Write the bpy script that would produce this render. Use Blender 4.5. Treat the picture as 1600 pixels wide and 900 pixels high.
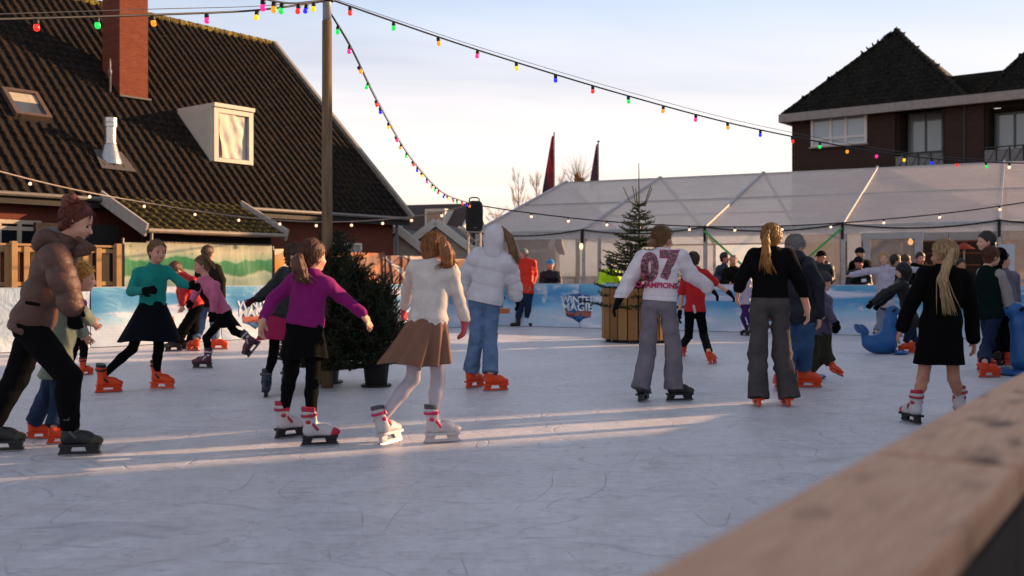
import bpy, bmesh, math, random
import numpy as np
from mathutils import Vector, Matrix
from mathutils.bvhtree import BVHTree
R_ = math.radians
random.seed(7)
for _o in list(bpy.data.objects): bpy.data.objects.remove(_o)
SC = bpy.context.scene
COL = SC.collection
# ---------------------------------------------------------------- camera
FPX, PCX, HOR, CAMH = 1555.6, 800.0, 430.0, 1.2
cam_d = bpy.data.cameras.new('camera'); cam = bpy.data.objects.new('camera', cam_d); COL.objects.link(cam)
cam.location = (0, 0, CAMH); cam.rotation_euler = (R_(90), 0, 0)
cam_d.lens = 35; cam_d.sensor_width = 36; cam_d.shift_y = -20 / 1600.0
cam_d.clip_start = 0.05; cam_d.clip_end = 3000
cam_d.dof.use_dof = True; cam_d.dof.focus_distance = 8.6; cam_d.dof.aperture_fstop = 3.0
SC.camera = cam
# ---------------------------------------------------------------- light
SUN_AZ = R_(67)     # clockwise from +Y (view axis) towards +X
SUN_EL = R_(14)
SUN_DIR = Vector((math.sin(SUN_AZ) * math.cos(SUN_EL), math.cos(SUN_AZ) * math.cos(SUN_EL), math.sin(SUN_EL)))
sun_d = bpy.data.lights.new('sun', 'SUN'); sun_o = bpy.data.objects.new('sun', sun_d); COL.objects.link(sun_o)
sun_d.energy = 5.0; sun_d.angle = R_(0.5); sun_d.color = (1.0, 0.60, 0.31)
sun_o.rotation_euler = (-SUN_DIR).to_track_quat('-Z', 'Y').to_euler(); sun_o.location = (30, 30, 30)
SC.view_settings.view_transform = 'Standard'; SC.view_settings.look = 'None'
SC.view_settings.exposure = 0.95; SC.view_settings.gamma = 1.0; SC.view_settings.use_curve_mapping = False
wd = bpy.data.worlds.new('World'); SC.world = wd; wd.use_nodes = True
def build_world():
    nt = wd.node_tree; nt.nodes.clear()
    N = nt.nodes.new; L = nt.links.new
    out = N('ShaderNodeOutputWorld'); bg = N('ShaderNodeBackground'); bg.inputs['Strength'].default_value = 0.076
    sky = N('ShaderNodeTexSky'); sky.sky_type = 'NISHITA'; sky.sun_disc = False
    sky.sun_elevation = SUN_EL; sky.sun_rotation = SUN_AZ
    sky.air_density = 1.0; sky.dust_density = 1.2; sky.ozone_density = 2.2
    tc = N('ShaderNodeTexCoord'); sep = N('ShaderNodeSeparateXYZ'); L(tc.outputs['Generated'], sep.inputs[0])
    zz = N('ShaderNodeMath'); zz.operation = 'ADD'; zz.inputs[1].default_value = 0.10; L(sep.outputs['Z'], zz.inputs[0])
    dx = N('ShaderNodeMath'); dx.operation = 'DIVIDE'; L(sep.outputs['X'], dx.inputs[0]); L(zz.outputs[0], dx.inputs[1])
    dy = N('ShaderNodeMath'); dy.operation = 'DIVIDE'; L(sep.outputs['Y'], dy.inputs[0]); L(zz.outputs[0], dy.inputs[1])
    cmb = N('ShaderNodeCombineXYZ'); L(dx.outputs[0], cmb.inputs[0]); L(dy.outputs[0], cmb.inputs[1])
    mp = N('ShaderNodeMapping'); mp.inputs['Scale'].default_value = (0.34, 0.95, 1); mp.inputs['Rotation'].default_value = (0, 0, R_(14)); L(cmb.outputs[0], mp.inputs[0])
    n1 = N('ShaderNodeTexNoise'); n1.inputs['Scale'].default_value = 0.75; n1.inputs['Detail'].default_value = 7; n1.inputs['Roughness'].default_value = 0.55; n1.inputs['Distortion'].default_value = 0.5
    L(mp.outputs[0], n1.inputs['Vector'])
    rp = N('ShaderNodeValToRGB'); rp.color_ramp.elements[0].position = 0.36; rp.color_ramp.elements[1].position = 0.66
    rp.color_ramp.elements[0].color = (0.58, 0.58, 0.58, 1); rp.color_ramp.elements[1].color = (0.94, 0.92, 0.92, 1); L(n1.outputs['Fac'], rp.inputs[0])
    # veil of thin high cloud lit by the low sun: the same all the way round, warm and bright low down, thinner overhead
    cr = N('ShaderNodeValToRGB'); e = cr.color_ramp.elements
    for _ in range(2): e.new(0.5)
    for k, (p, c) in enumerate(((0.0, (11.0, 8.3, 6.7)), (0.13, (9.4, 8.1, 7.5)), (0.28, (4.9, 5.9, 7.5)), (0.8, (2.9, 2.9, 3.2)))):
        e[k].position = p; e[k].color = (*c, 1)
    L(sep.outputs['Z'], cr.inputs[0])
    mx = N('ShaderNodeMixRGB'); L(rp.outputs[0], mx.inputs[0]); L(sky.outputs[0], mx.inputs[1]); L(cr.outputs[0], mx.inputs[2])
    L(mx.outputs[0], bg.inputs[0]); L(bg.outputs[0], out.inputs[0])
build_world()
SC.render.engine = 'CYCLES'
SC.cycles.use_denoising = True
SC.cycles.max_bounces = 6; SC.cycles.transparent_max_bounces = 12

# ---------------------------------------------------------------- pixel of the 1600x900 photograph -> place in the world
def W(px, py, d): return Vector(((px - PCX) / FPX * d, d, CAMH + (HOR - py) / FPX * d))
def G(px, py):
    d = CAMH * FPX / (py - HOR); return Vector(((px - PCX) / FPX * d, d, 0.0))
def on_plane(px, py, P, N):
    o = Vector((0, 0, CAMH)); r = Vector(((px - PCX) / FPX, 1, (HOR - py) / FPX))
    return o + r * ((Vector(P) - o).dot(Vector(N)) / r.dot(Vector(N)))

# ---------------------------------------------------------------- object helpers
def srgb(h):
    h = h.lstrip('#'); v = [int(h[i:i + 2], 16) / 255 for i in (0, 2, 4)]
    return tuple(c / 12.92 if c <= 0.04045 else ((c + 0.055) / 1.055) ** 2.4 for c in v)
def tag(o, label=None, cat=None, group=None, kind=None):
    if label: o['label'] = label
    if cat: o['category'] = cat
    if group: o['group'] = group
    if kind: o['kind'] = kind
    return o
def empty(name, loc=(0, 0, 0), label=None, cat=None, group=None, rz=0, kind=None):
    o = bpy.data.objects.new(name, None); COL.objects.link(o); o.location = loc; o.rotation_euler = (0, 0, rz)
    o.empty_display_size = 0.1
    return tag(o, label, cat, group, kind)
def link(name, me, mat, parent=None, loc=None):
    o = bpy.data.objects.new(name, me); COL.objects.link(o)
    if mat is not None and not me.materials: me.materials.append(mat)
    if parent is not None: o.parent = parent
    if loc is not None: o.location = loc
    return o
class MB:
    def __init__(s): s.v = []; s.f = []
    def add(s, vs, fs):
        n = len(s.v); s.v += [tuple(v) for v in vs]; s.f += [tuple(i + n for i in f) for f in fs]; return s
    def obox(s, c, ax, ay, az, hx, hy, hz):
        c = Vector(c); ax = Vector(ax).normalized(); ay = Vector(ay).normalized(); az = Vector(az).normalized(); vs = []
        for k in (-1, 1):
            for j in (-1, 1):
                for i in (-1, 1): vs.append(c + ax * hx * i + ay * hy * j + az * hz * k)
        return s.add(vs, [(0, 2, 3, 1), (4, 5, 7, 6), (0, 1, 5, 4), (2, 6, 7, 3), (0, 4, 6, 2), (1, 3, 7, 5)])
    def box(s, x0, x1, y0, y1, z0, z1):
        return s.obox(((x0 + x1) / 2, (y0 + y1) / 2, (z0 + z1) / 2), (1, 0, 0), (0, 1, 0), (0, 0, 1), (x1 - x0) / 2, (y1 - y0) / 2, (z1 - z0) / 2)
    def bar(s, a, b, w, h=None, up=(0, 0, 1)):
        a = Vector(a); b = Vector(b); d = (b - a); L = d.length; d.normalize(); h = h or w
        u = Vector(up)
        if abs(u.dot(d)) > 0.98: u = Vector((0, 1, 0)) if abs(d.y) < 0.9 else Vector((1, 0, 0))
        sx = d.cross(u).normalized(); uu = sx.cross(d).normalized()
        return s.obox((a + b) / 2, d, sx, uu, L / 2, w / 2, h / 2)
    def tube(s, pts, r, n=8, caps=True):
        pts = [Vector(p) for p in pts]; rs = r if isinstance(r, (list, tuple)) else [r] * len(pts)
        vs = []; fs = []; prev = None
        for i, p in enumerate(pts):
            t = (pts[min(i + 1, len(pts) - 1)] - pts[max(i - 1, 0)]).normalized()
            if prev is None: u = t.orthogonal().normalized()
            else:
                u = prev - t * prev.dot(t)
                u = u.normalized() if u.length > 1e-6 else t.orthogonal().normalized()
            prev = u; w = t.cross(u)
            for k in range(n):
                a = 2 * math.pi * k / n; vs.append(p + (u * math.cos(a) + w * math.sin(a)) * rs[i])
        for i in range(len(pts) - 1):
            for k in range(n):
                fs.append((i * n + k, i * n + (k + 1) % n, (i + 1) * n + (k + 1) % n, (i + 1) * n + k))
        if caps:
            fs.append(tuple(range(n - 1, -1, -1))); b = (len(pts) - 1) * n; fs.append(tuple(range(b, b + n)))
        return s.add(vs, fs)
    def lathe(s, prof, n=16, c=(0, 0, 0)):
        vs = []; fs = []
        for r, z in prof:
            for k in range(n):
                a = 2 * math.pi * k / n; vs.append((c[0] + r * math.cos(a), c[1] + r * math.sin(a), c[2] + z))
        for i in range(len(prof) - 1):
            for k in range(n): fs.append((i * n + k, i * n + (k + 1) % n, (i + 1) * n + (k + 1) % n, (i + 1) * n + k))
        fs.append(tuple(range(n - 1, -1, -1))); b = (len(prof) - 1) * n; fs.append(tuple(range(b, b + n)))
        return s.add(vs, fs)
    def quad(s, a, b, c, d): return s.add([a, b, c, d], [(0, 1, 2, 3)])
    def slab(s, pts, th):
        """polygon given by pts (ordered), thickened along its normal by th downwards"""
        pts = [Vector(p) for p in pts]; n = (pts[1] - pts[0]).cross(pts[2] - pts[0]).normalized(); k = len(pts)
        vs = pts + [p - n * th for p in pts]
        fs = [tuple(range(k)), tuple(range(2 * k - 1, k - 1, -1))] + [(i, i + k, (i + 1) % k + k, (i + 1) % k) for i in range(k)]
        return s.add(vs, fs)
    def mesh(s, name, smooth=False):
        me = bpy.data.meshes.new(name); me.from_pydata(s.v, [], s.f); me.update()
        if smooth: me.polygons.foreach_set('use_smooth', [True] * len(me.polygons))
        return me
    def build(s, name, mat, parent=None, smooth=False, bevel=0):
        me = s.mesh(name, smooth)
        if bevel:
            bm = bmesh.new(); bm.from_mesh(me); bmesh.ops.remove_doubles(bm, verts=bm.verts, dist=1e-5)
            bmesh.ops.bevel(bm, geom=list(bm.edges), offset=bevel, segments=1, affect='EDGES', clamp_overlap=True); bm.to_mesh(me); bm.free()
        if parent is not None and parent.parent is None and parent.type == 'EMPTY':
            me.transform((Matrix.Translation(parent.location) @ Matrix.Rotation(parent.rotation_euler.z, 4, 'Z')).inverted())
        elif parent is not None and parent.parent is not None and parent.parent.type == 'EMPTY':
            p = parent.parent; me.transform((Matrix.Translation(p.location) @ Matrix.Rotation(p.rotation_euler.z, 4, 'Z')).inverted())
        return link(name, me, mat, parent)

# ---------------------------------------------------------------- materials
class NT:
    def __init__(s, name):
        s.m = bpy.data.materials.new(name); s.m.use_nodes = True; s.nt = s.m.node_tree; s.nt.nodes.clear()
        s.out = s.n('ShaderNodeOutputMaterial'); s.tc = s.n('ShaderNodeTexCoord')
    def n(s, t, **kw):
        x = s.nt.nodes.new(t)
        for k, v in kw.items():
            if k in x.inputs: x.inputs[k].default_value = v
            else: setattr(x, k, v)
        return x
    def l(s, a, b): s.nt.links.new(a, b)
    def map(s, scale=(1, 1, 1), rot=(0, 0, 0), src='Object', loc=(0, 0, 0)):
        m = s.n('ShaderNodeMapping'); m.inputs['Scale'].default_value = scale; m.inputs['Rotation'].default_value = rot; m.inputs['Location'].default_value = loc
        s.l(s.tc.outputs[src], m.inputs[0]); return m.outputs[0]
    def noise(s, scale, detail=4, rough=0.55, vec=None, dist=0.0):
        x = s.n('ShaderNodeTexNoise'); x.inputs['Scale'].default_value = scale; x.inputs['Detail'].default_value = detail; x.inputs['Roughness'].default_value = rough; x.inputs['Distortion'].default_value = dist
        s.l(vec if vec is not None else s.tc.outputs['Object'], x.inputs['Vector']); return x.outputs['Fac']
    def ramp(s, fac, stops, interp='LINEAR'):
        r = s.n('ShaderNodeValToRGB'); r.color_ramp.interpolation = interp; e = r.color_ramp.elements
        while len(e) < len(stops): e.new(0.5)
        for i, (p, c) in enumerate(stops):
            e[i].position = p; e[i].color = (*c, 1) if isinstance(c, (tuple, list)) else (c, c, c, 1)
        s.l(fac, r.inputs[0]); return r.outputs[0]
    def mix(s, fac, a, b, mode='MIX'):
        x = s.n('ShaderNodeMixRGB'); x.blend_type = mode
        for i, v in ((0, fac), (1, a), (2, b)):
            if isinstance(v, (int, float)): x.inputs[i].default_value = v if i == 0 else (v, v, v, 1)
            elif isinstance(v, (tuple, list)): x.inputs[i].default_value = (*v[:3], 1)
            else: s.l(v, x.inputs[i])
        return x.outputs[0]
    def math(s, op, a, b=None):
        x = s.n('ShaderNodeMath'); x.operation = op
        for i, v in ((0, a), (1, b)):
            if v is None: continue
            if isinstance(v, (int, float)): x.inputs[i].default_value = v
            else: s.l(v, x.inputs[i])
        return x.outputs[0]
    def sep(s, src='Object'):
        x = s.n('ShaderNodeSeparateXYZ'); s.l(s.tc.outputs[src] if isinstance(src, str) else src, x.inputs[0]); return x.outputs
    def bump(s, h, strength=0.3, dist=0.01):
        b = s.n('ShaderNodeBump'); b.inputs['Strength'].default_value = strength; b.inputs['Distance'].default_value = dist; s.l(h, b.inputs['Height']); return b.outputs[0]
    def bsdf(s, color, rough=0.6, metal=0.0, normal=None, spec=0.5, **kw):
        p = s.n('ShaderNodeBsdfPrincipled')
        for k, v in (('Base Color', color), ('Roughness', rough), ('Metallic', metal), ('Specular IOR Level', spec)):
            if isinstance(v, (int, float)): p.inputs[k].default_value = v
            elif isinstance(v, (tuple, list)): p.inputs[k].default_value = (*v[:3], 1)
            else: s.l(v, p.inputs[k])
        for k, v in kw.items():
            k = k.replace('_', ' ')
            if isinstance(v, (tuple, list)): p.inputs[k].default_value = tuple(v[:3]) if p.inputs[k].type == 'VECTOR' else (*v[:3], 1)
            elif isinstance(v, (int, float)): p.inputs[k].default_value = v
            else: s.l(v, p.inputs[k])
        if normal is not None: s.l(normal, p.inputs['Normal'])
        s.l(p.outputs[0], s.out.inputs[0]); s.p = p; return s.m
_mc = {}
def plain(name, hexc, rough=0.6, metal=0.0, var=0.25, nscale=6, bump=0.15, bscale=60, spec=0.4):
    """painted / plain surface with mottling and fine relief"""
    if name in _mc: return _mc[name]
    t = NT(name); c = srgb(hexc) if isinstance(hexc, str) else hexc
    f = t.noise(nscale, 5, 0.6)
    col = t.ramp(f, [(0.25, tuple(x * (1 - var) for x in c)), (0.75, tuple(min(1, x * (1 + var * 0.6)) for x in c))])
    b = t.bump(t.noise(bscale, 3), bump, 0.004)
    r = t.ramp(t.noise(nscale * 3, 3), [(0.3, max(0, rough - 0.1)), (0.7, min(1, rough + 0.1))])
    _mc[name] = t.bsdf(col, r, metal, b, spec); return _mc[name]
def emissive(name, hexc, strength):
    if name in _mc: return _mc[name]
    t = NT(name); c = srgb(hexc)
    m = t.bsdf(c, 0.25, 0, None, 0.5, Emission_Color=c, Emission_Strength=strength); _mc[name] = m; return m
# ================================================================ SETTING
def V2(x, y, z=0.0): return Vector((x, y, z))
# ---- surfaces
def ice_mat():
    t = NT('ice_surface')
    v = t.map((1, 1, 1))
    big = t.noise(0.35, 5, 0.6, v); mid = t.noise(3.0, 6, 0.65, v, 0.6)
    base = t.ramp(big, [(0.3, (0.65, 0.63, 0.68)), (0.7, (0.78, 0.75, 0.79))])
    frost = t.ramp(mid, [(0.35, 0.80), (0.72, 1.0)])
    col = t.mix(1.0, base, frost, 'MULTIPLY')
    scr = None
    for k, (sc, rz, dist, th, st) in enumerate(((0.5, 0.3, 0.5, 0.010, (1, 2.3, 1)), (0.9, 1.3, 0.4, 0.012, (2.6, 1, 1)), (1.6, 2.2, 0.3, 0.015, (1, 2.2, 1)), (3.4, 0.9, 0.25, 0.017, (1, 3.2, 1)), (5.2, 2.6, 0.2, 0.024, (1, 3.6, 1)))):
        mv = t.map(st, (0, 0, rz))
        nz = t.n('ShaderNodeTexNoise'); nz.inputs['Scale'].default_value = sc; nz.inputs['Detail'].default_value = 1.0; nz.inputs['Distortion'].default_value = dist
        t.l(mv, nz.inputs['Vector'])
        d = t.math('ABSOLUTE', t.math('SUBTRACT', nz.outputs['Fac'], 0.5 + 0.03 * (k - 1)))
        ln = t.ramp(d, [(0.0, 1.0), (th * 0.6, 0.0)])
        brk = t.ramp(t.noise(1.3 + k * 0.6, 2, 0.5, t.map((1, 1, 1), (0, 0, k))), [(0.47, 0.0), (0.58, 1.0)])
        ln = t.math('MULTIPLY', ln, brk)
        scr = ln if scr is None else t.math('MAXIMUM', scr, ln)
    col = t.mix(t.math('MULTIPLY', scr, 0.50), col, (0.28, 0.28, 0.34))
    # straight short blade strokes
    stk = None
    for rz, sc, lo in ((0.35, 1.0, 0.60), (1.25, 1.3, 0.61), (2.3, 0.8, 0.62)):
        s_ = t.ramp(t.noise(1.0, 3, 0.6, t.map((1.3 * sc, 34 * sc, 1), (0, 0, rz)), 0.6), [(lo, 0.0), (lo + 0.06, 1.0)])
        stk = s_ if stk is None else t.math('MAXIMUM', stk, s_)
    brk2 = t.ramp(t.noise(1.1, 3, 0.6, v), [(0.40, 0.12), (0.62, 1.0)])
    stk = t.math('MULTIPLY', stk, brk2)
    col = t.mix(t.math('MULTIPLY', stk, 0.42), col, (0.40, 0.38, 0.44))
    col = t.mix(1.0, col, t.ramp(t.noise(15, 4, 0.7, v), [(0.30, 0.86), (0.70, 1.06)]), 'MULTIPLY')
    # snow dust scraped up by blades
    dust = t.ramp(t.noise(26, 4, 0.7, t.map((1, 3.2, 1), (0, 0, 0.5))), [(0.55, 0.0), (0.72, 0.4)])
    col = t.mix(dust, col, (0.84, 0.82, 0.86))
    h = t.math('ADD', t.math('SUBTRACT', t.math('MULTIPLY', scr, -1.0), t.math('MULTIPLY', stk, 0.6)), t.math('MULTIPLY', t.noise(48, 5, 0.7, t.map((1, 2.0, 1), (0, 0, 0.4))), 0.9))
    nb = t.bump(h, 0.6, 0.012)
    r = t.ramp(mid, [(0.3, 0.30), (0.7, 0.52)])
    return t.bsdf(col, r, 0, nb, 0.4)
def pave_mat():
    t = NT('paving'); br = t.n('ShaderNodeTexBrick'); br.inputs['Scale'].default_value = 4.5
    br.inputs['Color1'].default_value = (*srgb('#5d4f4a'), 1); br.inputs['Color2'].default_value = (*srgb('#6e625c'), 1); br.inputs['Mortar'].default_value = (*srgb('#3a3634'), 1)
    t.l(t.tc.outputs['Object'], br.inputs['Vector'])
    return t.bsdf(t.mix(0.5, br.outputs[0], t.ramp(t.noise(0.8, 5), [(0.3, srgb('#4c4644')), (0.7, srgb('#7a706a'))])), 0.85, 0, t.bump(br.outputs[1], 0.4, 0.01))
# rink outline (barrier lines, world metres)
LD = Vector((0.66, 0.75, 0)).normalized(); FD = Vector((0.885, -0.465, 0)).normalized(); ND = Vector((0.57, 0.82, 0)).normalized()
LC = Vector((-0.48, 23.8, 0))            # corner left run / far run
LA = LC - LD * 27
RC = Vector((11.7, 17.4, 0))             # corner far run / near run
NA = Vector((0.094, 0.73, 0)) - ND * 14
grd = MB().quad((-900, -300, -0.02), (900, -300, -0.02), (900, 1500, -0.02), (-900, 1500, -0.02)).build('ground', pave_mat()); tag(grd, kind='structure', label='paved square around the rink')
ice = MB().add([LA, NA, RC, LC], [(0, 1, 2, 3)]).build('ice_rink', ice_mat()); tag(ice, kind='structure', label='scratched pale ice of the rink')

# ---- rink barrier clad in printed sheets
def banner_mat():
    t = NT('snowy_blue_print'); x, y, z = t.sep('UV')
    v = t.n('ShaderNodeCombineXYZ'); t.l(x, v.inputs[0]); t.l(y, v.inputs[1])
    n = t.noise(0.55, 4, 0.55, v.outputs[0]); n2 = t.noise(1.6, 5, 0.6, v.outputs[0], 0.5)
    hgt = t.math('ADD', y, t.math('MULTIPLY', t.math('SUBTRACT', n, 0.5), 0.9))
    col = t.ramp(hgt, [(0.0, srgb('#a9b9cc')), (0.30, srgb('#b4c4d6')), (0.46, srgb('#93bcd6')), (0.60, srgb('#5597c2')), (0.78, srgb('#3f88b8')), (1.0, srgb('#62a4c6'))])
    mp = t.n('ShaderNodeMapping'); mp.inputs['Scale'].default_value = (0.5, 3.6, 1); t.l(v.outputs[0], mp.inputs[0])
    cl = t.ramp(t.noise(0.9, 3, 0.5, mp.outputs[0]), [(0.52, 0.0), (0.62, 0.75)])
    col = t.mix(cl, col, srgb('#ddd6e2'))
    col = t.mix(t.ramp(n2, [(0.58, 0.0), (0.66, 0.5)]), col, srgb('#f0d9d6'))
    ps = t.n('ShaderNodeMapping'); ps.inputs['Scale'].default_value = (1, 2.5, 1); t.l(v.outputs[0], ps.inputs[0])
    wr = t.noise(2.6, 4, 0.6, ps.outputs[0], 1.0)
    return t.bsdf(col, 0.42, 0, t.bump(wr, 0.5, 0.03), 0.4)
def white_sheet_mat():
    t = NT('white_sheet'); x, y, z = t.sep('UV'); v = t.n('ShaderNodeCombineXYZ'); t.l(x, v.inputs[0]); t.l(y, v.inputs[1])
    col = t.ramp(t.noise(0.6, 4, 0.55, v.outputs[0]), [(0.35, srgb('#8fa9bf')), (0.52, srgb('#b4c4d0')), (0.68, srgb('#cfd2d4'))])
    return t.bsdf(col, 0.45, 0, t.bump(t.noise(2.2, 4, 0.6, v.outputs[0], 1.2), 0.9, 0.06), 0.4)
BANM = banner_mat(); WSM = white_sheet_mat()
BH = 0.985
def sheet_mesh(a, b, z0, z1, out, nu=None, nv=10, amp=0.018, seed=0):
    """a slightly slack printed sheet between two ground points; out = horizontal normal; UV in metres"""
    a = Vector(a); b = Vector(b); L = (b - a).length; d = (b - a) / L; rnd = random.Random(seed)
    nu = nu or max(6, int(L / 0.12)); ph = [rnd.uniform(0, 6.28) for _ in range(8)]
    vs = []; uv = []
    for j in range(nv + 1):
        for i in range(nu + 1):
            u = L * i / nu; w = j / nv; z = z0 + (z1 - z0) * w
            o = amp * (math.sin(u * 2.1 + ph[0] + w * 1.7) + 0.7 * math.sin(u * 3.7 - w * 4 + ph[1]) + 0.5 * math.sin(u * 7.3 + w * 5.5 + ph[2])) * (0.35 + 0.65 * math.sin(math.pi * min(1, w * 1.0)) ** 0.5 if w < 1 else 0.35)
            if w < 0.12: o += 0.05 * (0.12 - w) / 0.12
            if i in (0, nu): o *= 0.3
            p = a + d * u + Vector(out) * (max(o, -0.03) + 0.045); vs.append((p.x, p.y, z)); uv.append((u, w))
    fs = []
    for j in range(nv):
        for i in range(nu):
            q = j * (nu + 1) + i; fs.append((q, q + 1, q + nu + 2, q + nu + 1))
    me = bpy.data.meshes.new('sheet'); me.from_pydata(vs, [], fs); me.update()
    ul = me.uv_layers.new(name='UVMap'); off = rnd.uniform(0, 20)
    for l in me.loops: ul.data[l.index].uv = (uv[l.vertex_index][0] + off, uv[l.vertex_index][1])
    me.polygons.foreach_set('use_smooth', [True] * len(me.polygons))
    return me
WOODR = plain('rail_timber', '#7d644e', 0.75, var=0.25, nscale=3)
DARKP = plain('dark_board_back', '#2b2724', 0.8)
def barrier(label, A, B, inward, panels, name='rink_barrier', mats=None, sheet=True):
    A = Vector(A); B = Vector(B); d = (B - A).normalized(); L = (B - A).length
    t = empty(name, A, label, 'barrier')
    n = panels; seg = L / n
    for i in range(n):
        a = A + d * (i * seg + 0.006); b = A + d * ((i + 1) * seg - 0.006); c = (a + b) / 2
        MB().obox(c - inward * 0.03 + Vector((0, 0, BH / 2)), d, inward, (0, 0, 1), seg / 2 - 0.006, 0.02, BH / 2 - 0.004).build('board', DARKP, t)
        MB().obox(a - inward * 0.09 + Vector((0, 0, BH / 2)), d, inward, (0, 0, 1), 0.03, 0.035, BH / 2 - 0.01).build('post', WOODR, t)
        if sheet:
            me = sheet_mesh(a, b, 0.012, BH + 0.004, inward, seed=i + int(A.x * 7)); me.transform(Matrix.Translation(A).inverted())
            link('printed_sheet', me, mats(i) if mats else BANM, t)
        MB().obox(c - inward * 0.02 + Vector((0, 0, BH + 0.012)), d, inward, (0, 0, 1), seg / 2 - 0.002, 0.05, 0.010).build('top_rail', plain('barrier_cap', '#9fb4c6', 0.5), t)
    return t
LIN = Vector((LD.y, -LD.x, 0)); FIN = Vector((-abs(FD.y), -FD.x, 0)).normalized(); NIN = Vector((-ND.y, ND.x, 0))
barrier('left run of the rink barrier in pale wrinkled printed sheet, below the green fence banner', LA, LC - LD * 0.02, LIN, 11, mats=lambda i: WSM if i < 7 else BANM)
barrier('far run of the rink barrier in blue snow-print sheet in front of the tent', LC + FD * 0.02, RC, FIN, 6)

def text_mesh(body, size=1.0, extrude=0.0, xs=1.0, bold=0.0, spacing=1.0, res=3):
    cu = bpy.data.curves.new('txt', 'FONT'); cu.body = body; cu.size = size; cu.extrude = extrude; cu.align_x = 'CENTER'; cu.align_y = 'CENTER'
    cu.offset = bold; cu.space_character = spacing; cu.resolution_u = res
    o = bpy.data.objects.new('txt', cu); COL.objects.link(o); bpy.context.view_layer.update()
    me = bpy.data.meshes.new_from_object(o.evaluated_get(bpy.context.evaluated_depsgraph_get()))
    bpy.data.objects.remove(o); bpy.data.curves.remove(cu)
    me.materials.clear(); me.transform(Matrix.Diagonal((xs, 1, 1, 1))); return me
def frame(P, ax, az):
    """matrix with local x along ax, local y along az (up), local z = ax x az"""
    ax = Vector(ax).normalized(); az = Vector(az).normalized(); n = ax.cross(az)
    m = Matrix((ax, az, n)).transposed().to_4x4(); m.translation = Vector(P); return m
def poly_prism(pts, th):
    m = MB(); k = len(pts); m.add([(x, y, 0) for x, y in pts] + [(x, y, th) for x, y in pts], [tuple(range(k - 1, -1, -1)), tuple(range(k, 2 * k))] + [(i, (i + 1) % k, (i + 1) % k + k, i + k) for i in range(k)]); return m
INKB = plain('ink_blue', '#24568c', 0.5, var=0.1); INKL = plain('ink_pale', '#e9f2f6', 0.5, var=0.05); INKN = plain('ink_navy', '#16294a', 0.5, var=0.1); INKO = plain('ink_orange', '#c7683a', 0.5, var=0.15); INKR = plain('ink_rust', '#a5543f', 0.5, var=0.2)
def winter_logo(P, ax, s, nm='event_logo'):
    """two lines of lettering on a shield, printed flat on the barrier sheet"""
    t = empty(nm, P, None, None); M = frame((0, 0, 0), ax, (0, 0, 1))
    def put(name, me, mat, z):
        me.transform(M @ Matrix.Translation((0, 0, z)) @ Matrix.Scale(s, 4)); return link(name, me, mat, t)
    put('shield_back', poly_prism([(-0.62, 0.42), (-0.3, 0.50), (0.0, 0.52), (0.35, 0.49), (0.66, 0.40), (0.60, -0.02), (0.55, -0.42), (0.22, -0.50), (0.02, -0.66), (-0.25, -0.50), (-0.55, -0.40), (-0.60, 0.0)], 0.01).mesh('shield'), INKB, 0.0)
    put('scarf_band', poly_prism([(-0.56, -0.16), (0.58, -0.18), (0.53, -0.40), (-0.5, -0.38)], 0.01).mesh('band'), INKR, 0.006)
    a = text_mesh('WINTER', 0.40, 0.004, 1.0, 0.012); a.transform(Matrix.Translation((0, 0.26, 0))); put('lettering', a, INKL, 0.014)
    b = text_mesh('MAGIE', 0.44, 0.004, 1.05, 0.012); b.transform(Matrix.Translation((-0.03, -0.03, 0))); put('lettering', b, INKL, 0.014)
    return t
def on_far(px, py): return on_plane(px, py, LC, FIN)
def on_left(px, py): return on_plane(px, py, LC, LIN)
# logo on the far run, belongs to the barrier: made as its parts
far_b = [o for o in bpy.data.objects if o.name == 'rink_barrier.001'][0]; left_b = bpy.data.objects['rink_barrier']
def adopt(t, owner):
    """turn a helper empty's children into parts of the owner, pressed flat onto its printed sheets"""
    off = t.location - owner.location; inw = LIN if owner == left_b else FIN
    trees = []
    for c in owner.children:
        if c.name.startswith('printed_sheet'): trees.append(BVHTree.FromPolygons([v.co for v in c.data.vertices], [p.vertices[:] for p in c.data.polygons]))
    for k, c in enumerate(t.children):
        bm = bmesh.new(); bm.from_mesh(c.data); bmesh.ops.triangulate(bm, faces=bm.faces); bmesh.ops.subdivide_edges(bm, edges=[e for e in bm.edges if e.calc_length() > 0.12], cuts=2); bm.to_mesh(c.data); bm.free()
        lay = {'shield_back': 0.002, 'scarf_band': 0.006, 'lettering': 0.010, 'orange_button': 0.004}.get(c.name.split('.')[0], 0.004)
        for v in c.data.vertices:
            p = v.co + off; hit = None
            for tr in trees:
                h = tr.ray_cast(p + inw * 0.4, -inw, 0.9)
                if h[0] is not None: hit = h[0]; break
            if hit is not None: v.co = hit + inw * lay - off
    for c in list(t.children):
        c.parent = owner; c.location = c.location + off
    bpy.data.objects.remove(t)
def print_block(P, ax, lines, h, owner):
    t = empty('x', P); M = frame((0, 0, 0), ax, (0, 0, 1)); y = 0
    for ln, hh, mat in lines:
        me = text_mesh(ln, hh, 0.003, 1.0, 0.006); me.transform(Matrix.Translation((0, y, 0))); me.transform(M); link('lettering', me, mat, t); y -= hh * 0.95
    m = poly_prism([(-0.22, -0.06), (0.22, -0.06), (0.22, 0.06), (-0.22, 0.06)], 0.006).mesh('p'); m.transform(M @ Matrix.Translation((0, y + 0.02, 0))); link('orange_button', m, INKO, t)
    adopt(t, owner)
adopt(winter_logo(on_far(905, 479) + FIN * 0.085, FD, 0.56), far_b)
adopt(winter_logo(on_far(1190, 484) + FIN * 0.085, FD, 0.5), far_b)
adopt(winter_logo(on_left(397, 487) + LIN * 0.085, LD, 0.5), left_b)
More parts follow.
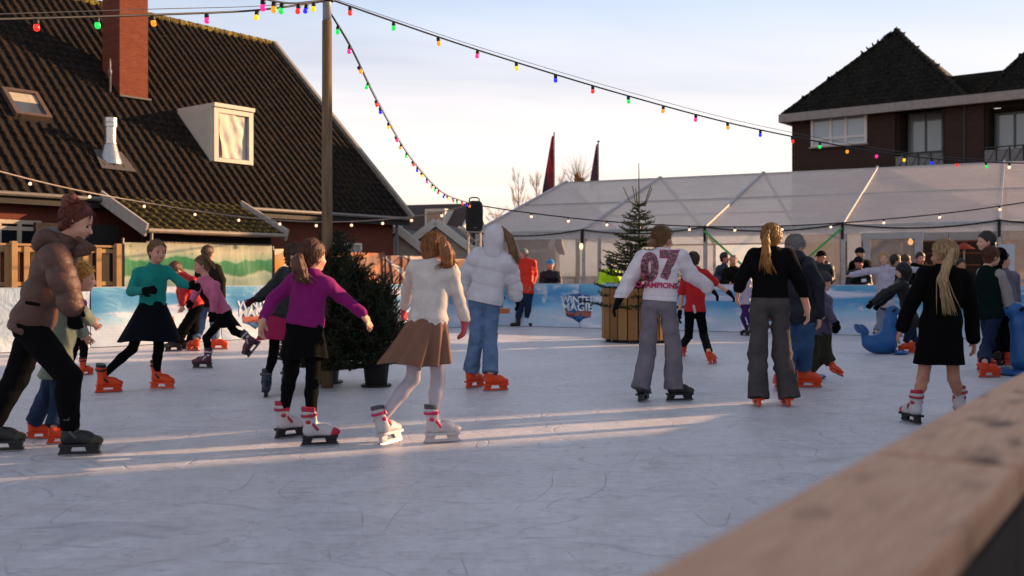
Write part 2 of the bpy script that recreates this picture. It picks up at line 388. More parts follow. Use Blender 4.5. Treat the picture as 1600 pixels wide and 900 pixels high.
print_block(on_far(785, 467) + FIN * 0.085, FD, [('OP', 0.16, INKN), ('S!', 0.16, INKN)], 0.2, far_b)
print_block(on_left(252, 478) + LIN * 0.085, LD, [('OP', 0.14, INKN), ('S!', 0.14, INKN)], 0.2, left_b)

# ---- timber railing in the foreground
def rail_wood():
    t = NT('worn_rail_wood'); v = t.map((1, 1, 1))
    g = t.noise(6, 6, 0.6, t.map((1.5, 26, 1)), 0.4)
    col = t.ramp(g, [(0.3, srgb('#b08468')), (0.55, srgb('#c69a7e')), (0.75, srgb('#d2aa8e'))])
    spots = t.ramp(t.noise(7, 3, 0.5, t.map((1, 2.2, 1))), [(0.56, 0.0), (0.70, 0.85)])
    col = t.mix(spots, col, srgb('#3e2a1e'))
    return t.bsdf(col, 0.7, 0, t.bump(g, 0.3, 0.003), 0.3)
RW = rail_wood()
rail = empty('timber_railing', NA, 'bare timber rail on the near rink barrier, blurred in the right foreground', 'railing', rz=math.atan2(ND.y, ND.x))
# planks end to end; joint crosses the photo at (840,440)-(1500,455 in the 1600 frame)
TOPZ = 0.98; RWID = 0.168
jt = 14 + 0.62
cuts = [0, 4.3, 8.4, 12.4, jt, jt + 3.4, jt + 7.4, jt + 11.4, jt + 15.4, jt + 19.2]
rl = (RC - NA).length - 0.3
for a, b in zip(cuts[:-1], cuts[1:]):
    b = min(b, rl)
    if b <= a: continue
    me = MB().obox((0, 0, 0), (1, 0, 0), (0, 1, 0), (0, 0, 1), (b - a) / 2 - 0.004, RWID / 2, 0.019).mesh('plank')
    bm = bmesh.new(); bm.from_mesh(me); bmesh.ops.bevel(bm, geom=list(bm.edges), offset=0.004, segments=2, affect='EDGES'); bm.to_mesh(me); bm.free()
    o = link('plank', me, RW, rail, ((a + b) / 2, -RWID / 2, TOPZ - 0.019))
    for q in (a + 0.3, (a + b) / 2, b - 0.3):
        me = MB().box(-0.045, 0.045, -0.045, 0.045, 0, TOPZ - 0.038).mesh('post'); link('post', me, plain('post_dark', '#332a25', 0.8), rail, (q, -RWID + 0.05, 0))
    me = MB().box(-(b - a) / 2 + 0.004, (b - a) / 2 - 0.004, -0.02, 0.02, 0.0, TOPZ - 0.04).mesh('side_board'); link('side_board', me, plain('barrier_inner', '#aab7c4', 0.5), rail, ((a + b) / 2, -0.03, 0))
    me = MB().box(-(b - a) / 2 + 0.004, (b - a) / 2 - 0.004, -0.016, 0.016, -0.05, 0.05).mesh('lower_rail'); link('lower_rail', me, plain('post_dark', '#332a25', 0.8), rail, ((a + b) / 2, -RWID + 0.02, TOPZ - 0.10))
# ================================================================ BUILDINGS
def tile_mat(name, c1, c2, lichen, amount):
    t = NT(name)
    g = t.n('ShaderNodeNewGeometry'); 
    base = t.ramp(t.noise(2.2, 4, 0.6), [(0.3, srgb(c1)), (0.7, srgb(c2))])
    vor = t.n('ShaderNodeTexVoronoi'); vor.inputs['Scale'].default_value = 3.1; t.l(t.tc.outputs['Object'], vor.inputs['Vector']); oi = t.n('ShaderNodeObjectInfo')
    base = t.mix(1.0, base, t.ramp(t.math('FRACT', t.math('ADD', t.sep(vor.outputs['Color'])[0], oi.outputs['Random'])), [(0.0, 0.45), (1.0, 1.55)]), 'MULTIPLY')
    base = t.mix(t.ramp(t.noise(0.35, 4, 0.6), [(0.5, 0.0), (0.75, 0.5)]), base, srgb('#2c2414'))
    lich = t.ramp(t.noise(9, 5, 0.7), [(amount, 0.0), (amount + 0.10, 0.8)])
    col = t.mix(lich, base, t.ramp(t.noise(3.1, 2), [(0.4, srgb(lichen)), (0.6, srgb('#5c4a24'))]))
    return t.bsdf(col, 0.75, 0, t.bump(t.noise(40, 4), 0.3, 0.006), 0.18)
def pantile(w, l):
    vs = []; fs = []; n = 10
    prof = []
    for i in range(n + 1):
        x = i / n; z = 0.060 * max(0, math.cos(min(1, abs(x - 0.20) / 0.17) * math.pi / 2)) ** 1.1 - 0.016 * math.sin(max(0, x - 0.4) / 0.6 * math.pi)
        prof.append((x * (w + 0.015), z))
    for x, z in prof: vs.append((x, -0.03, z + 0.020))
    for x, z in prof: vs.append((x, l, z + 0.004))
    for x, z in prof: vs.append((x, -0.03, z - 0.002))
    k = n + 1
    for i in range(n):
        fs.append((i, i + 1, k + i + 1, k + i)); fs.append((2 * k + i, 2 * k + i + 1, i + 1, i))
    return np.array(vs), fs
def tile_field(name, O, along, up, W_, L_, w, l, mat, parent, inside=None, singles=0, seed=1, skip=None):
    """lay pantiles on the plane through O; the nearest ones in view become single tiles, the rest one joined part"""
    O = Vector(O); along = Vector(along).normalized(); up = Vector(up).normalized(); nrm = along.cross(up).normalized(); rnd = random.Random(seed)
    tv, tf = pantile(w, l); nc = int(round(W_ / w)); nr = int(round(L_ / l)); sl = []
    B = np.array((along, up, nrm))
    for r in range(nr):
        for c in range(nc):
            u = c * w; v = r * l
            if inside and not inside(u + w / 2, v + l / 2): continue
            if skip and skip(u + w / 2, v + l / 2): continue
            p = O + along * u + up * v + nrm * rnd.uniform(-0.004, 0.006)
            sx = (p.x / p.y * FPX + PCX); sy = HOR - (p.z - CAMH) / p.y * FPX
            vis = -10 < sx < 1610 and -10 < sy < 905
            sl.append((0 if vis else 1, p.length, p, rnd.uniform(-0.012, 0.012)))
    sl.sort(key=lambda q: (q[0], q[1]))
    pl = parent.location if parent else Vector((0, 0, 0))
    if singles:
        me0 = bpy.data.meshes.new('roof_tile'); me0.from_pydata([tuple(v) for v in tv], [], tf); me0.update(); me0.materials.append(mat)
        me0.polygons.foreach_set('use_smooth', [i % 2 == 0 for i in range(len(me0.polygons))])
        for _, _, p, tw in sl[:singles]:
            o = bpy.data.objects.new('roof_tile', me0); COL.objects.link(o); o.parent = parent
            m = Matrix((along, up, nrm)).transposed().to_4x4() @ Matrix.Rotation(tw, 4, 'Z'); m.translation = p - pl; o.matrix_local = m
    rest = sl[singles:]
    if rest:
        P = np.array([tuple(q[2] - pl) for q in rest]); base = tv @ B
        allv = (P[:, None, :] + base[None]).reshape(-1, 3); k = len(tv); F = np.array(tf)
        allf = (np.arange(len(rest))[:, None, None] * k + F[None]).reshape(-1, 4)
        me = bpy.data.meshes.new(name); me.from_pydata(allv.tolist(), [], allf.tolist()); me.update()
        me.polygons.foreach_set('use_smooth', [i % 2 == 0 for i in range(len(me.polygons))])
        o = link(name, me, mat, parent); o['kind'] = 'stuff'; return o
def brick_mat(name, c1, c2, mort, sc=1.0, plane='XZ'):
    t = NT(name); x, y, z = t.sep('Object'); v = t.n('ShaderNodeCombineXYZ')
    hx = t.math('ADD', t.math('MULTIPLY', x, 0.6135), t.math('MULTIPLY', y, 0.79))
    t.l(hx, v.inputs[0]); t.l(z, v.inputs[1])
    b = t.n('ShaderNodeTexBrick'); b.inputs['Scale'].default_value = 1.0; b.inputs['Brick Width'].default_value = 0.22 * sc; b.inputs['Row Height'].default_value = 0.065 * sc; b.inputs['Mortar Size'].default_value = 0.008
    b.inputs['Color1'].default_value = (*srgb(c1), 1); b.inputs['Color2'].default_value = (*srgb(c2), 1); b.inputs['Mortar'].default_value = (*srgb(mort), 1); b.inputs['Bias'].default_value = -0.1
    t.l(v.outputs[0], b.inputs['Vector'])
    col = t.mix(0.35, b.outputs[0], t.ramp(t.noise(7, 4), [(0.3, srgb(c1)), (0.7, srgb(c2))]))
    return t.bsdf(col, 0.85, 0, t.bump(b.outputs[1], 0.6, -0.008), 0.25)
BRK = brick_mat('red_brick', '#5e2a20', '#74392a', '#5c4a42'); WHITE = plain('white_paint', '#d9d2c8', 0.5, var=0.08, nscale=3); GUT = plain('zinc_gutter', '#77716c', 0.5, 0.3)
def glass_mat(name, tint='#1b2026', rough=0.06):
    if name in _mc: return _mc[name]
    t = NT(name); m = t.bsdf(srgb(tint), rough, 0, t.bump(t.noise(1.3, 2), 0.06, 0.02), 0.8); _mc[name] = m; return m
GLASS = glass_mat('dark_window_glass')
TILE = tile_mat('dark_pantile', '#120b08', '#20130c', '#74471a', 0.58)
# --- house on the left: eave line from E backwards along -HD, roof rises along HN
HE = Vector((-3.73, 36.3, 3.3)); HD = Vector((0.6135, 0.79, 0)).normalized(); HN = Vector((-HD.y, HD.x, 0)); HDEP = 7.82; HRISE = 7.46
HLEN = 30.0; HA = HE - HD * HLEN
UPS = (HN * HDEP + Vector((0, 0, HRISE))).normalized(); SLEN = math.hypot(HDEP, HRISE); RNRM = HD.cross(UPS).normalized()
house = empty('brick_house', (HE.x, HE.y, 0), 'large brick house with steep dark pantile roof behind the fence on the left', 'house')
def on_roof(px, py): return on_plane(px, py, HE, RNRM)
MB().slab([HA, HE, HE + UPS * SLEN, HA + UPS * SLEN], 0.12).build('roof_deck', plain('roof_underlay', '#14100e', 0.9), house)
bk = HE + HN * 2 * HDEP; bka = HA + HN * 2 * HDEP; rg = HE + UPS * SLEN; rga = HA + UPS * SLEN
MB().slab([bka + Vector((0, 0, 0)), rga, rg, bk], -0.12).build('rear_roof', plain('rear_roof_dark', '#1c1715', 0.8), house)
# chimney foot, dormer, skylight positions on the roof
CH0 = on_roof(187, 152); DO = on_roof(332, 252); SK = on_roof(40, 166)
def uv_of(p): q = p - HA; return q.dot(HD), q.dot(UPS)
cu, cv = uv_of(CH0); du, dv = uv_of(DO); su, sv = uv_of(SK)
def skip_main(u, v):
    return (du - 0.1 < u < du + 1.55 and dv < v < dv + 2.5) or (abs(u - su) < 0.55 and abs(v - sv) < 0.62)
tile_field('tile_field', HA, HD, UPS, HLEN, SLEN, 0.30, 0.345, TILE, house, singles=300, skip=skip_main)
rid = MB(); nrid = int(HLEN / 0.4)
RIDM = tile_mat('ridge_tile_moss', '#3a3020', '#5a4a22', '#9a8a2c', 0.45)
for i in range(nrid):
    a = rga + HD * (i * 0.4); b = a + HD * 0.41; vis = (a.x / a.y * FPX + PCX) > -20
    mm = MB().tube([a + Vector((0, 0, -0.02)), b + Vector((0, 0, -0.02))], [0.15, 0.13], 10)
    if vis: mm.build('ridge_tile', RIDM, house)
    else: rid.add(mm.v, mm.f)
# verge boards of the gable that faces the street
MB().bar(HE + HD * 0.06 + RNRM * 0.02 - UPS * 0.1, rg + HD * 0.06 + RNRM * 0.02, 0.16, 0.26, up=RNRM).build('verge_board', plain('pale_verge', '#8f877f', 0.6), house)
MB().bar(bk + HD * 0.06, rg + HD * 0.06, 0.16, 0.24).build('verge_board', plain('pale_verge', '#8f877f', 0.6), house)
# gutters
MB().tube([HA + HN * -0.07 + Vector((0, 0, -0.06)), HE + HN * -0.07 + Vector((0, 0, -0.06))], 0.065, 8).build('gutter', GUT, house)
MB().bar(HA + HN * 0.02 + Vector((0, 0, -0.2)), HE + HN * 0.02 + Vector((0, 0, -0.2)), 0.03, 0.2).build('fascia_board', plain('dark_fascia', '#1d1917', 0.6), house)
# walls
w0 = HN * 0.45
wf = MB().obox((HA + HE) / 2 + w0 + HN * 0.15 + Vector((0, 0, -1.65 - 0.03)) - HD * 0.2, HD, HN, (0, 0, 1), HLEN / 2 - 0.2, 0.15, 1.62).build('front_wall', BRK, house)
gw = MB(); a = HE - HD * 0.45 + HN * 0.8; b = bk - HD * 0.45 - HN * 0.8
gw.slab([Vector((a.x, a.y, 0)), Vector((b.x, b.y, 0)), Vector((b.x, b.y, 3.9)), rg - HD * 0.45 + Vector((0, 0, -0.35)), Vector((a.x, a.y, 3.9))], 0.25).build('gable_wall', BRK, house)
MB().tube([on_plane(620, 346, HE + w0 - HN * 0.1, HN), Vector((*on_plane(620, 346, HE + w0 - HN * 0.1, HN).xy, 0))], 0.055, 8).build('downpipe', plain('grey_pvc', '#6d7076', 0.5), house)
def wall_rect(px0, py0, px1, py1, off, parent, glass=GLASS, fr=WHITE, fw=0.07, mull=(), trans=(), P=None, N=None, D=None, name='window'):
    """a framed window on a vertical wall plane; sizes come from where the photo shows its corners"""
    P = HE + w0 if P is None else P; N = HN if N is None else N; D = HD if D is None else D
    p0 = on_plane(px0, (py0 + py1) / 2, P, N); p1 = on_plane(px1, (py0 + py1) / 2, P, N)
    z1 = on_plane(px0, py0, P, N).z; z0 = on_plane(px0, py1, P, N).z; c = (p0 + p1) / 2; c.z = (z0 + z1) / 2; hw = (p1 - p0).length / 2; hh = (z1 - z0) / 2
    f = MB()
    out = -N
    for sx in (-1, 1): f.obox(c + D * sx * (hw - fw / 2) + out * 0.03, D, N, (0, 0, 1), fw / 2, 0.06, hh)
    for sz in (-1, 1): f.obox(c + Vector((0, 0, sz * (hh - fw / 2))) + out * 0.03, D, N, (0, 0, 1), hw - fw - 0.001, 0.058, fw / 2)
    for m in mull: f.obox(c + D * (hw * (2 * m - 1)) + out * 0.03, D, N, (0, 0, 1), fw / 2, 0.052, hh - fw)
    for m in trans: f.obox(c + Vector((0, 0, hh * (2 * m - 1))) + out * 0.03, D, N, (0, 0, 1), hw - fw, 0.047, fw / 2)
    fo = f.build(name, fr, parent)
    ms = [0] + sorted(mull) + [1]
    for a_, b_ in zip(ms[:-1], ms[1:]):
        MB().obox(c + D * (hw * (a_ + b_ - 1)) + out * 0.02, D, N, (0, 0, 1), max(0.05, hw * (b_ - a_) - 0.04), 0.012, hh - fw * 0.8).build('pane', glass, fo)
    MB().obox(c + Vector((0, 0, -hh - 0.03)) + out * 0.08, D, N, (0, 0, 1), hw + 0.06, 0.09, 0.03).build('sill', plain('stone_sill', '#857c74', 0.7), fo)
    return fo
wall_rect(-40, 341, 62, 390, 0, house, fr=plain('cream_frame', '#b8aa98', 0.5), fw=0.10, mull=(0.35, 0.66), trans=(0.72,))
wall_rect(500, 378, 563, 402, 0, house, glass=plain('white_shutter', '#a9a29a', 0.6))
# chimney
CW = 0.0
c_r = on_roof(230, 157); wr = (c_r - CH0).dot(HD)
lft = on_plane(160, 140, CH0, HD)   # left visible face is square to the ridge line
wl = min(1.2, max(0.5, (lft - CH0).dot(HN)))
cc = CH0 + HD * wr / 2 + HN * wl / 2
chb = MB().obox(Vector((cc.x, cc.y, (CH0.z - 0.4 + 12.4) / 2)), HD, HN, (0, 0, 1), wr / 2, wl / 2, (12.4 - CH0.z + 0.4) / 2).build('chimney', brick_mat('chimney_brick', '#6e3424', '#84452e', '#5a3c30'), house)
MB().obox(Vector((cc.x, cc.y, 12.45)), HD, HN, (0, 0, 1), wr / 2 + 0.08, wl / 2 + 0.08, 0.06).build('chimney_cap', plain('stone_sill', '#857c74', 0.7), chb)
MB().bar(CH0 - HN * 0.06 - HD * 0.05 + Vector((0, 0, 0.05)), CH0 - HN * 0.06 + HD * (wr + 0.05) + Vector((0, 0, 0.05)), 0.12, 0.06).build('lead_flashing', plain('lead', '#544f4c', 0.6), chb)
# dormer
dw = (on_roof(391, 256) - DO).dot(HD); dh = on_plane(332, 167, DO, HN).z - DO.z
DW = plain('dormer_white', '#cfc4b4', 0.5, var=0.1, nscale=2)
def dpt(u, v, z): return DO + HD * u - HN * (-v) + Vector((0, 0, z))
dep = dh / (HRISE / HDEP) + 0.15
dm = MB()
dm.slab([dpt(0, 0, -0.05), dpt(0, 0, dh), dpt(0, dep, dh)], -0.08); dm.slab([dpt(dw, 0, -0.05), dpt(dw, 0, dh), dpt(dw, dep, dh)], 0.08)
dor = dm.build('dormer', DW, house)
MB().obox(dpt(dw / 2, dep / 2 - 0.06, dh + 0.07), HD, HN, (0, 0, 1), dw / 2 + 0.03, dep / 2 + 0.10, 0.06).build('dormer_roof', DW, dor)
fm = MB(); fr = 0.16
for a_, b_, c_, d_ in ((0, fr, 0, dh), (dw - fr, dw, 0, dh), (fr + .001, dw - fr - .001, 0, fr * 0.8), (fr + .001, dw - fr - .001, dh - fr, dh)):
    fm.obox(dpt((a_ + b_) / 2, -0.03, (c_ + d_) / 2), HD, HN, (0, 0, 1), (b_ - a_) / 2, 0.07, (d_ - c_) / 2)
fm.build('dormer_frame', DW, dor)
MB().obox(dpt(dw / 2, 0.02, dh / 2), HD, HN, (0, 0, 1), dw / 2 - fr, 0.01, dh / 2 - fr * 0.8).build('pane', glass_mat('pale_pane', '#8a8f98', 0.15), dor)
# sheet hung behind the dormer pane, in front of it for the camera: draped folds
vs = []; fs = []; nx, nz = 26, 26
for j in range(nz + 1):
    for i in range(nx + 1):
        x = i / nx; z = j / nz
        sag = 0.05 * math.sin(7 * (x * 0.7 + (1 - z) * 1.4)) + 0.035 * math.sin(13 * (x - 0.6 * (1 - z)) + 1) + 0.02 * math.sin(22 * (x * z) + 2)
        p = dpt(fr + 0.02 + (dw - 2 * fr - 0.16) * (0.5 + (x - 0.5) * (0.72 + 0.28 * z)), -0.03 - 0.02 - 0.5 * max(-0.06, min(0.06, sag)), fr * 0.8 + 0.02 + (dh - 1.8 * fr - 0.04) * z); vs.append(p)
for j in range(nz):
    for i in range(nx): q = j * (nx + 1) + i; fs.append((q, q + 1, q + nx + 2, q + nx + 1))
MB().add(vs, fs).build('hung_sheet', plain('cotton_sheet', '#d8cdbd', 0.8, var=0.06), dor, smooth=True)
# skylight
def rpt(u, v, n): return HA + HD * u + UPS * v + RNRM * n
sk = MB(); a_ = 0.50; b_ = 0.60
for du_, dv_, hu, hv in ((-a_ + .05, 0, .06, b_), (a_ - .05, 0, .06, b_), (0, -b_ + .05, a_ - .111, .06), (0, b_ - .05, a_ - .111, .06)):
    sk.obox(rpt(su + du_, sv + dv_, 0.06), HD, UPS, RNRM, hu, hv, 0.09)
sko = sk.build('skylight', plain('skylight_frame', '#5e4c42', 0.5), house)
MB().obox(rpt(su, sv, 0.07), HD, UPS, RNRM, a_ - 0.11, b_ - 0.11, 0.02).build('pane', glass_mat('sky_pane', '#4a525c', 0.1), sko)
MB().obox(rpt(su, sv + 0.26, 0.095), HD, UPS, RNRM, a_ - 0.13, 0.20, 0.003).build('blind', plain('blind_cream', '#b7ab96', 0.6), sko)
# flue and vent pipe
fl = on_roof(172, 248); STEEL = plain('steel_flue', '#b9b4b2', 0.28, 0.9, var=0.1)
fz = 1.2
MB().lathe([(0.36, -0.2), (0.33, -0.05), (0.19, 0.50), (0.195, 0.52), (0.195, 0.56), (0.175, 0.57), (0.175, 1.12), (0.21, 1.13), (0.21, 1.26), (0.19, 1.27), (0.205, 1.29), (0.205, 1.45), (0.12, 1.46)], 28).build('flue', STEEL, None)
_f = bpy.data.objects['flue']; _f.parent = house; _f.location = fl - house.location; _f.scale = (0.95, 0.95, 0.80)
MB().slab([fl - HD * 0.5 - UPS * 0.55 + RNRM * 0.07, fl + HD * 0.55 - UPS * 0.6 + RNRM * 0.07, fl + HD * 0.45 + UPS * 0.3 + RNRM * 0.07, fl - HD * 0.4 + UPS * 0.3 + RNRM * 0.07], 0.02).build('flue_flashing', plain('lead', '#544f4c', 0.6), house)
vp = on_roof(172, 147)
MB().lathe([(0.035, -0.1), (0.035, 0.62), (0.055, 0.64), (0.055, 0.72), (0.03, 0.78), (0.028, 1.0), (0.008, 1.12)], 10, vp).build('vent_pipe', plain('vent_grey', '#807d80', 0.5), house, smooth=True)

# --- low extension with its own pantile roof
XA = Vector((-9.4, 25.6, 2.4)); XL = 4.45; XB = XA + HD * XL; XUP = (HN * 2.06 + Vector((0, 0, 0.9))).normalized(); XS = math.hypot(2.06, 0.9); XN = HD.cross(XUP).normalized()
ext = empty('lean_to_extension', (XA.x, XA.y, 0), 'low lean-to with mossy pantile eave and pale slatted wall behind the green banner', 'shed')
MB().slab([XA, XB, XB + XUP * XS, XA + XUP * XS], 0.1).build('roof_deck', plain('roof_underlay', '#14100e', 0.9), ext)
tile_field('tile_field', XA + XN * 0.01, HD, XUP, XL, XS, 0.30, 0.345, tile_mat('mossy_pantile', '#2a211d', '#43341f', '#a08a2a', 0.50), ext, singles=110, seed=4)
for p, q in ((XA - HD * 0.05, 0), (XB + HD * 0.05, 1)):
    MB().bar(p - XUP * 0.1 + XN * 0.0, p + XUP * (XS + 0.05), 0.06, 0.34, up=XN).build('barge_board', plain('white_barge', '#b5aca4', 0.5), ext)
MB().tube([XA - HN * 0.07 + Vector((0, 0, -0.05)), XB - HN * 0.07 + Vector((0, 0, -0.05))], 0.06, 8).build('gutter', plain('pale_gutter', '#93877a', 0.5), ext)
MB().tube([XA - HN * 0.04 + HD * 0.12 + Vector((0, 0, -0.1)), Vector((XA.x, XA.y, 0)) - HN * 0.04 + HD * 0.12], 0.04, 8).build('downpipe', plain('pale_gutter', '#93877a', 0.5), ext)
SLT = plain('slat_beige', '#8d7c6a', 0.7)
ns = 34
for i in range(ns):
    c = XA + HD * (0.2 + (XL - 0.4) * (i + 0.5) / ns) + HN * 0.35
    MB().obox(Vector((c.x, c.y, 1.05)), HD, HN, (0, 0, 1), (XL - 0.4) / ns / 2 - 0.006, 0.02 + 0.006 * (i % 2), 1.05).build('slat', SLT, ext)
MB().obox(Vector(((XA + XB) / 2 + HN * 0.45).to_tuple()[:2] + (1.15,)), HD, HN, (0, 0, 1), XL / 2 - 0.15, 0.05, 1.15).build('back_wall', plain('dark_shadow_wall', '#1b1715', 0.9), ext)  # plain dark wall behind the slats
# dark porch wall left of the extension
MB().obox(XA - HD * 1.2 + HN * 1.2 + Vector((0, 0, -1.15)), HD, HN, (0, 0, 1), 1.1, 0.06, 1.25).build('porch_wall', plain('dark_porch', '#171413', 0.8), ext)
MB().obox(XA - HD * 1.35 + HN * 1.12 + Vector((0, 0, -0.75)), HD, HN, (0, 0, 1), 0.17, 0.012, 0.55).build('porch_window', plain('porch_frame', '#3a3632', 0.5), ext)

# --- right-hand building with pyramid roofs
BO = Vector((12.75, 47.0, 8.75)); BD = Vector((0.788, -0.616, 0)).normalized(); BN = Vector((-BD.y, BD.x, 0)); S8 = 8.1
bld = empty('apartment_building', (BO.x, BO.y, 0), 'dark brick apartment building with mossy pyramid roofs behind the tent on the right', 'building')
RT = tile_mat('mossy_roof_tile', '#0e0d0c', '#171614', '#2c3414', 0.56)
BWALL = brick_mat('brown_brick', '#33241f', '#3e2d27', '#3a322e')
def pyramid(k0, roof_name, S8, rise):
    P = [BO + BD * k0, BO + BD * (k0 + S8), BO + BD * (k0 + S8) + BN * S8, BO + BD * k0 + BN * S8]; ap = BO + BD * (k0 + S8 / 2) + BN * S8 / 2 + Vector((0, 0, rise))
    r = MB()
    for i in range(4): r.add([P[i], P[(i + 1) % 4], ap], [(0, 1, 2)])
    r.add(P, [(3, 2, 1, 0)]); ro = r.build(roof_name, plain('roof_underlay', '#14100e', 0.9), bld)
    for i in (0, 3):
        a, b = P[i], P[(i + 1) % 4]; al = (b - a).normalized(); mid = (a + b) / 2; up = (ap - mid); sl = up.length; up.normalize()
        tile_field('tile_field', a + al.cross(up) * 0.01, al, up, S8, sl, 0.3, 0.33, RT, bld, inside=lambda u, v: v / sl < 1 - abs(2 * u / S8 - 1) + 0.02, seed=9)
    for i in range(4):
        n = 20
        for j in range(n):
            if i == 2: continue
            a = P[i].lerp(ap, j / n); b = P[i].lerp(ap, (j + 1.1) / n); MB().tube([a, b], [0.13, 0.11], 6).build('hip_tile', RT, ro)
    return ap
ap1 = pyramid(0, 'pyramid_roof', S8, 4.15); ap2 = pyramid(S8 + 0.55, 'pyramid_roof', 4.6, 2.8)
BL = S8 + 0.55 + 4.6
# connecting roof behind
MB().slab([BO + BD * 6 + BN * 1.2 + Vector((0, 0, 1.15)), BO + BD * 10 + BN * 1.2 + Vector((0, 0, 1.15)), BO + BD * 10 + BN * 4.4 + Vector((0, 0, 1.15)), BO + BD * 6 + BN * 4.4 + Vector((0, 0, 1.15))], 1.1).build('link_roof', RT, bld)
FASC = plain('fascia_pale', '#8e8580', 0.5)
mid = BO + BD * BL / 2
MB().obox(mid + Vector((0, 0, -0.16)) - BN * 0.02, BD, BN, (0, 0, 1), BL / 2 + 0.12, 0.12, 0.19).build('fascia', FASC, bld)
MB().obox(BO + BN * S8 / 2 + Vector((0, 0, -0.16)) - BD * 0.02, BN, BD, (0, 0, 1), S8 / 2 + 0.1, 0.1, 0.19).build('fascia', FASC, bld)
BW0 = BO + BN * 0.4
# front wall in pieces round the balcony recesses
def bw(px, py): return on_plane(px, py, BW0, BN)
def kk(px): return (bw(px, 200) - BW0).dot(BD)
r1a, r1b = kk(1398), kk(1476); r2a, r2b = kk(1537), kk(1622)
zt = 8.4
def wseg(a, b, z0, z1, off=0.0): MB().obox(BW0 + BD * (a + b) / 2 + BN * (0.15 + off) + Vector((0, 0, (z0 + z1) / 2 - 8.75)), BD, BN, (0, 0, 1), (b - a) / 2, 0.15, (z1 - z0) / 2).build('wall', BWALL, bld)
zb = 5.55
wseg(0.35, r1a, 0, zt); wseg(r1b, r2a, 0, zt); wseg(r2b, BL - 0.3, 0, zt)
for a, b in ((r1a, r1b), (r2a, r2b)):
    wseg(a + .002, b - .002, 0, zb); wseg(a + .002, b - .002, zb, zt - 0.02, 1.4)
    for s_, e_ in ((a, 1), (b, -1)): MB().obox(BW0 + BD * (s_ + e_ * 0.05) + BN * 1.0 + Vector((0, 0, (zb + zt) / 2 - 8.75)), BD, BN, (0, 0, 1), 0.05, 0.7, (zt - zb) / 2 - 0.01).build('recess_cheek', BWALL, bld)
    MB().obox(BW0 + BD * (a + b) / 2 + BN * 0.75 + Vector((0, 0, zb - 0.06 - 8.75)), BD, BN, (0, 0, 1), (b - a) / 2 + 0.12, 0.95, 0.1).build('balcony_slab', FASC, bld)
MB().obox(BO + BD * 0.45 + BN * S8 / 2 + Vector((0, 0, -4.6)), BD, BN, (0, 0, 1), 0.15, S8 / 2 - 0.45, 4.3).build('side_wall', BWALL, bld)
MB().obox(BO + BD * (BL - 0.45) + BN * 2.3 + Vector((0, 0, -4.6)), BD, BN, (0, 0, 1), 0.15, 2.3 - 0.45, 4.3).build('side_wall', BWALL, bld)
MB().obox(BO + BD * S8 / 2 + BN * (S8 - 0.4) + Vector((0, 0, -4.6)), BD, BN, (0, 0, 1), S8 / 2 - 0.6, 0.15, 4.3).build('rear_wall', BWALL, bld)
MB().obox(BO + BD * (S8 - 0.45) + BN * 6.2 + Vector((0, 0, -4.6)), BD, BN, (0, 0, 1), 0.15, 1.4, 4.3).build('side_wall', BWALL, bld)
MB().obox(BO + BD * (S8 + 2.5) + BN * 4.2 + Vector((0, 0, -4.6)), BD, BN, (0, 0, 1), 2.3, 0.15, 4.3).build('rear_wall', BWALL, bld)
BG = glass_mat('building_glass', '#8e98a2', 0.08); WF = plain('window_white', '#c9c4c2', 0.5, var=0.05)  # pale glass tint stands in for reflected sky
wall_rect(1268, 176, 1355, 231, 0, bld, glass=BG, fr=WF, fw=0.12, mull=(0.36, 0.63), trans=(0.22,), P=BW0, N=BN, D=BD)
for x0, x1 in ((1420, 1475), (1555, 1618)):
    wall_rect(x0, 178, x1, 243, 0, bld, glass=BG, fr=plain('teal_frame', '#5d6e6c', 0.5), fw=0.09, mull=(0.5,), P=BW0 + BN * 1.4, N=BN, D=BD, name='balcony_door')
IRON = plain('dark_iron', '#1f1f20', 0.5)
def balcony_rail(a, b):
    z0 = zb + 0.05; z1 = zb + 1.0; h = Vector((0, 0, -8.75)); o = BW0 - BN * 0.12
    n = 4
    ro = MB().bar(o + BD * a + h + Vector((0, 0, z1)), o + BD * b + h + Vector((0, 0, z1)), 0.05).build('balcony_railing', IRON, bld)
    MB().bar(o + BD * a + h + Vector((0, 0, z0)), o + BD * b + h + Vector((0, 0, z0)), 0.05).build('bottom_rail', IRON, ro)
    for i in range(n + 1):
        x = a + (b - a) * i / n; MB().bar(o + BD * x + h + Vector((0, 0, z0)), o + BD * x + h + Vector((0, 0, z1)), 0.035).build('bar', IRON, ro)
        if i < n:
            x2 = a + (b - a) * (i + 1) / n; MB().bar(o + BD * x + h + Vector((0, 0, z0)), o + BD * x2 + h + Vector((0, 0, z1)), 0.02).build('brace', IRON, ro)
balcony_rail(r1a, r1b); balcony_rail(r2a, r2b)
for a, b in ((r1a, r1b), (r2a, r2b)): MB().obox(BW0 + BD * (a + b) / 2 - BN * 0.06 + Vector((0, 0, zb + 0.5 - 8.75)), BD, BN, (0, 0, 1), (b - a) / 2 - 0.05, 0.01, 0.40).build('balcony_panel', plain('frosted_panel', '#6c6e70', 0.4), bld)
MB().tube([bw(1507, 158), Vector((*bw(1507, 158).xy, 0))], 0.07, 8).build('downpipe', IRON, bld)
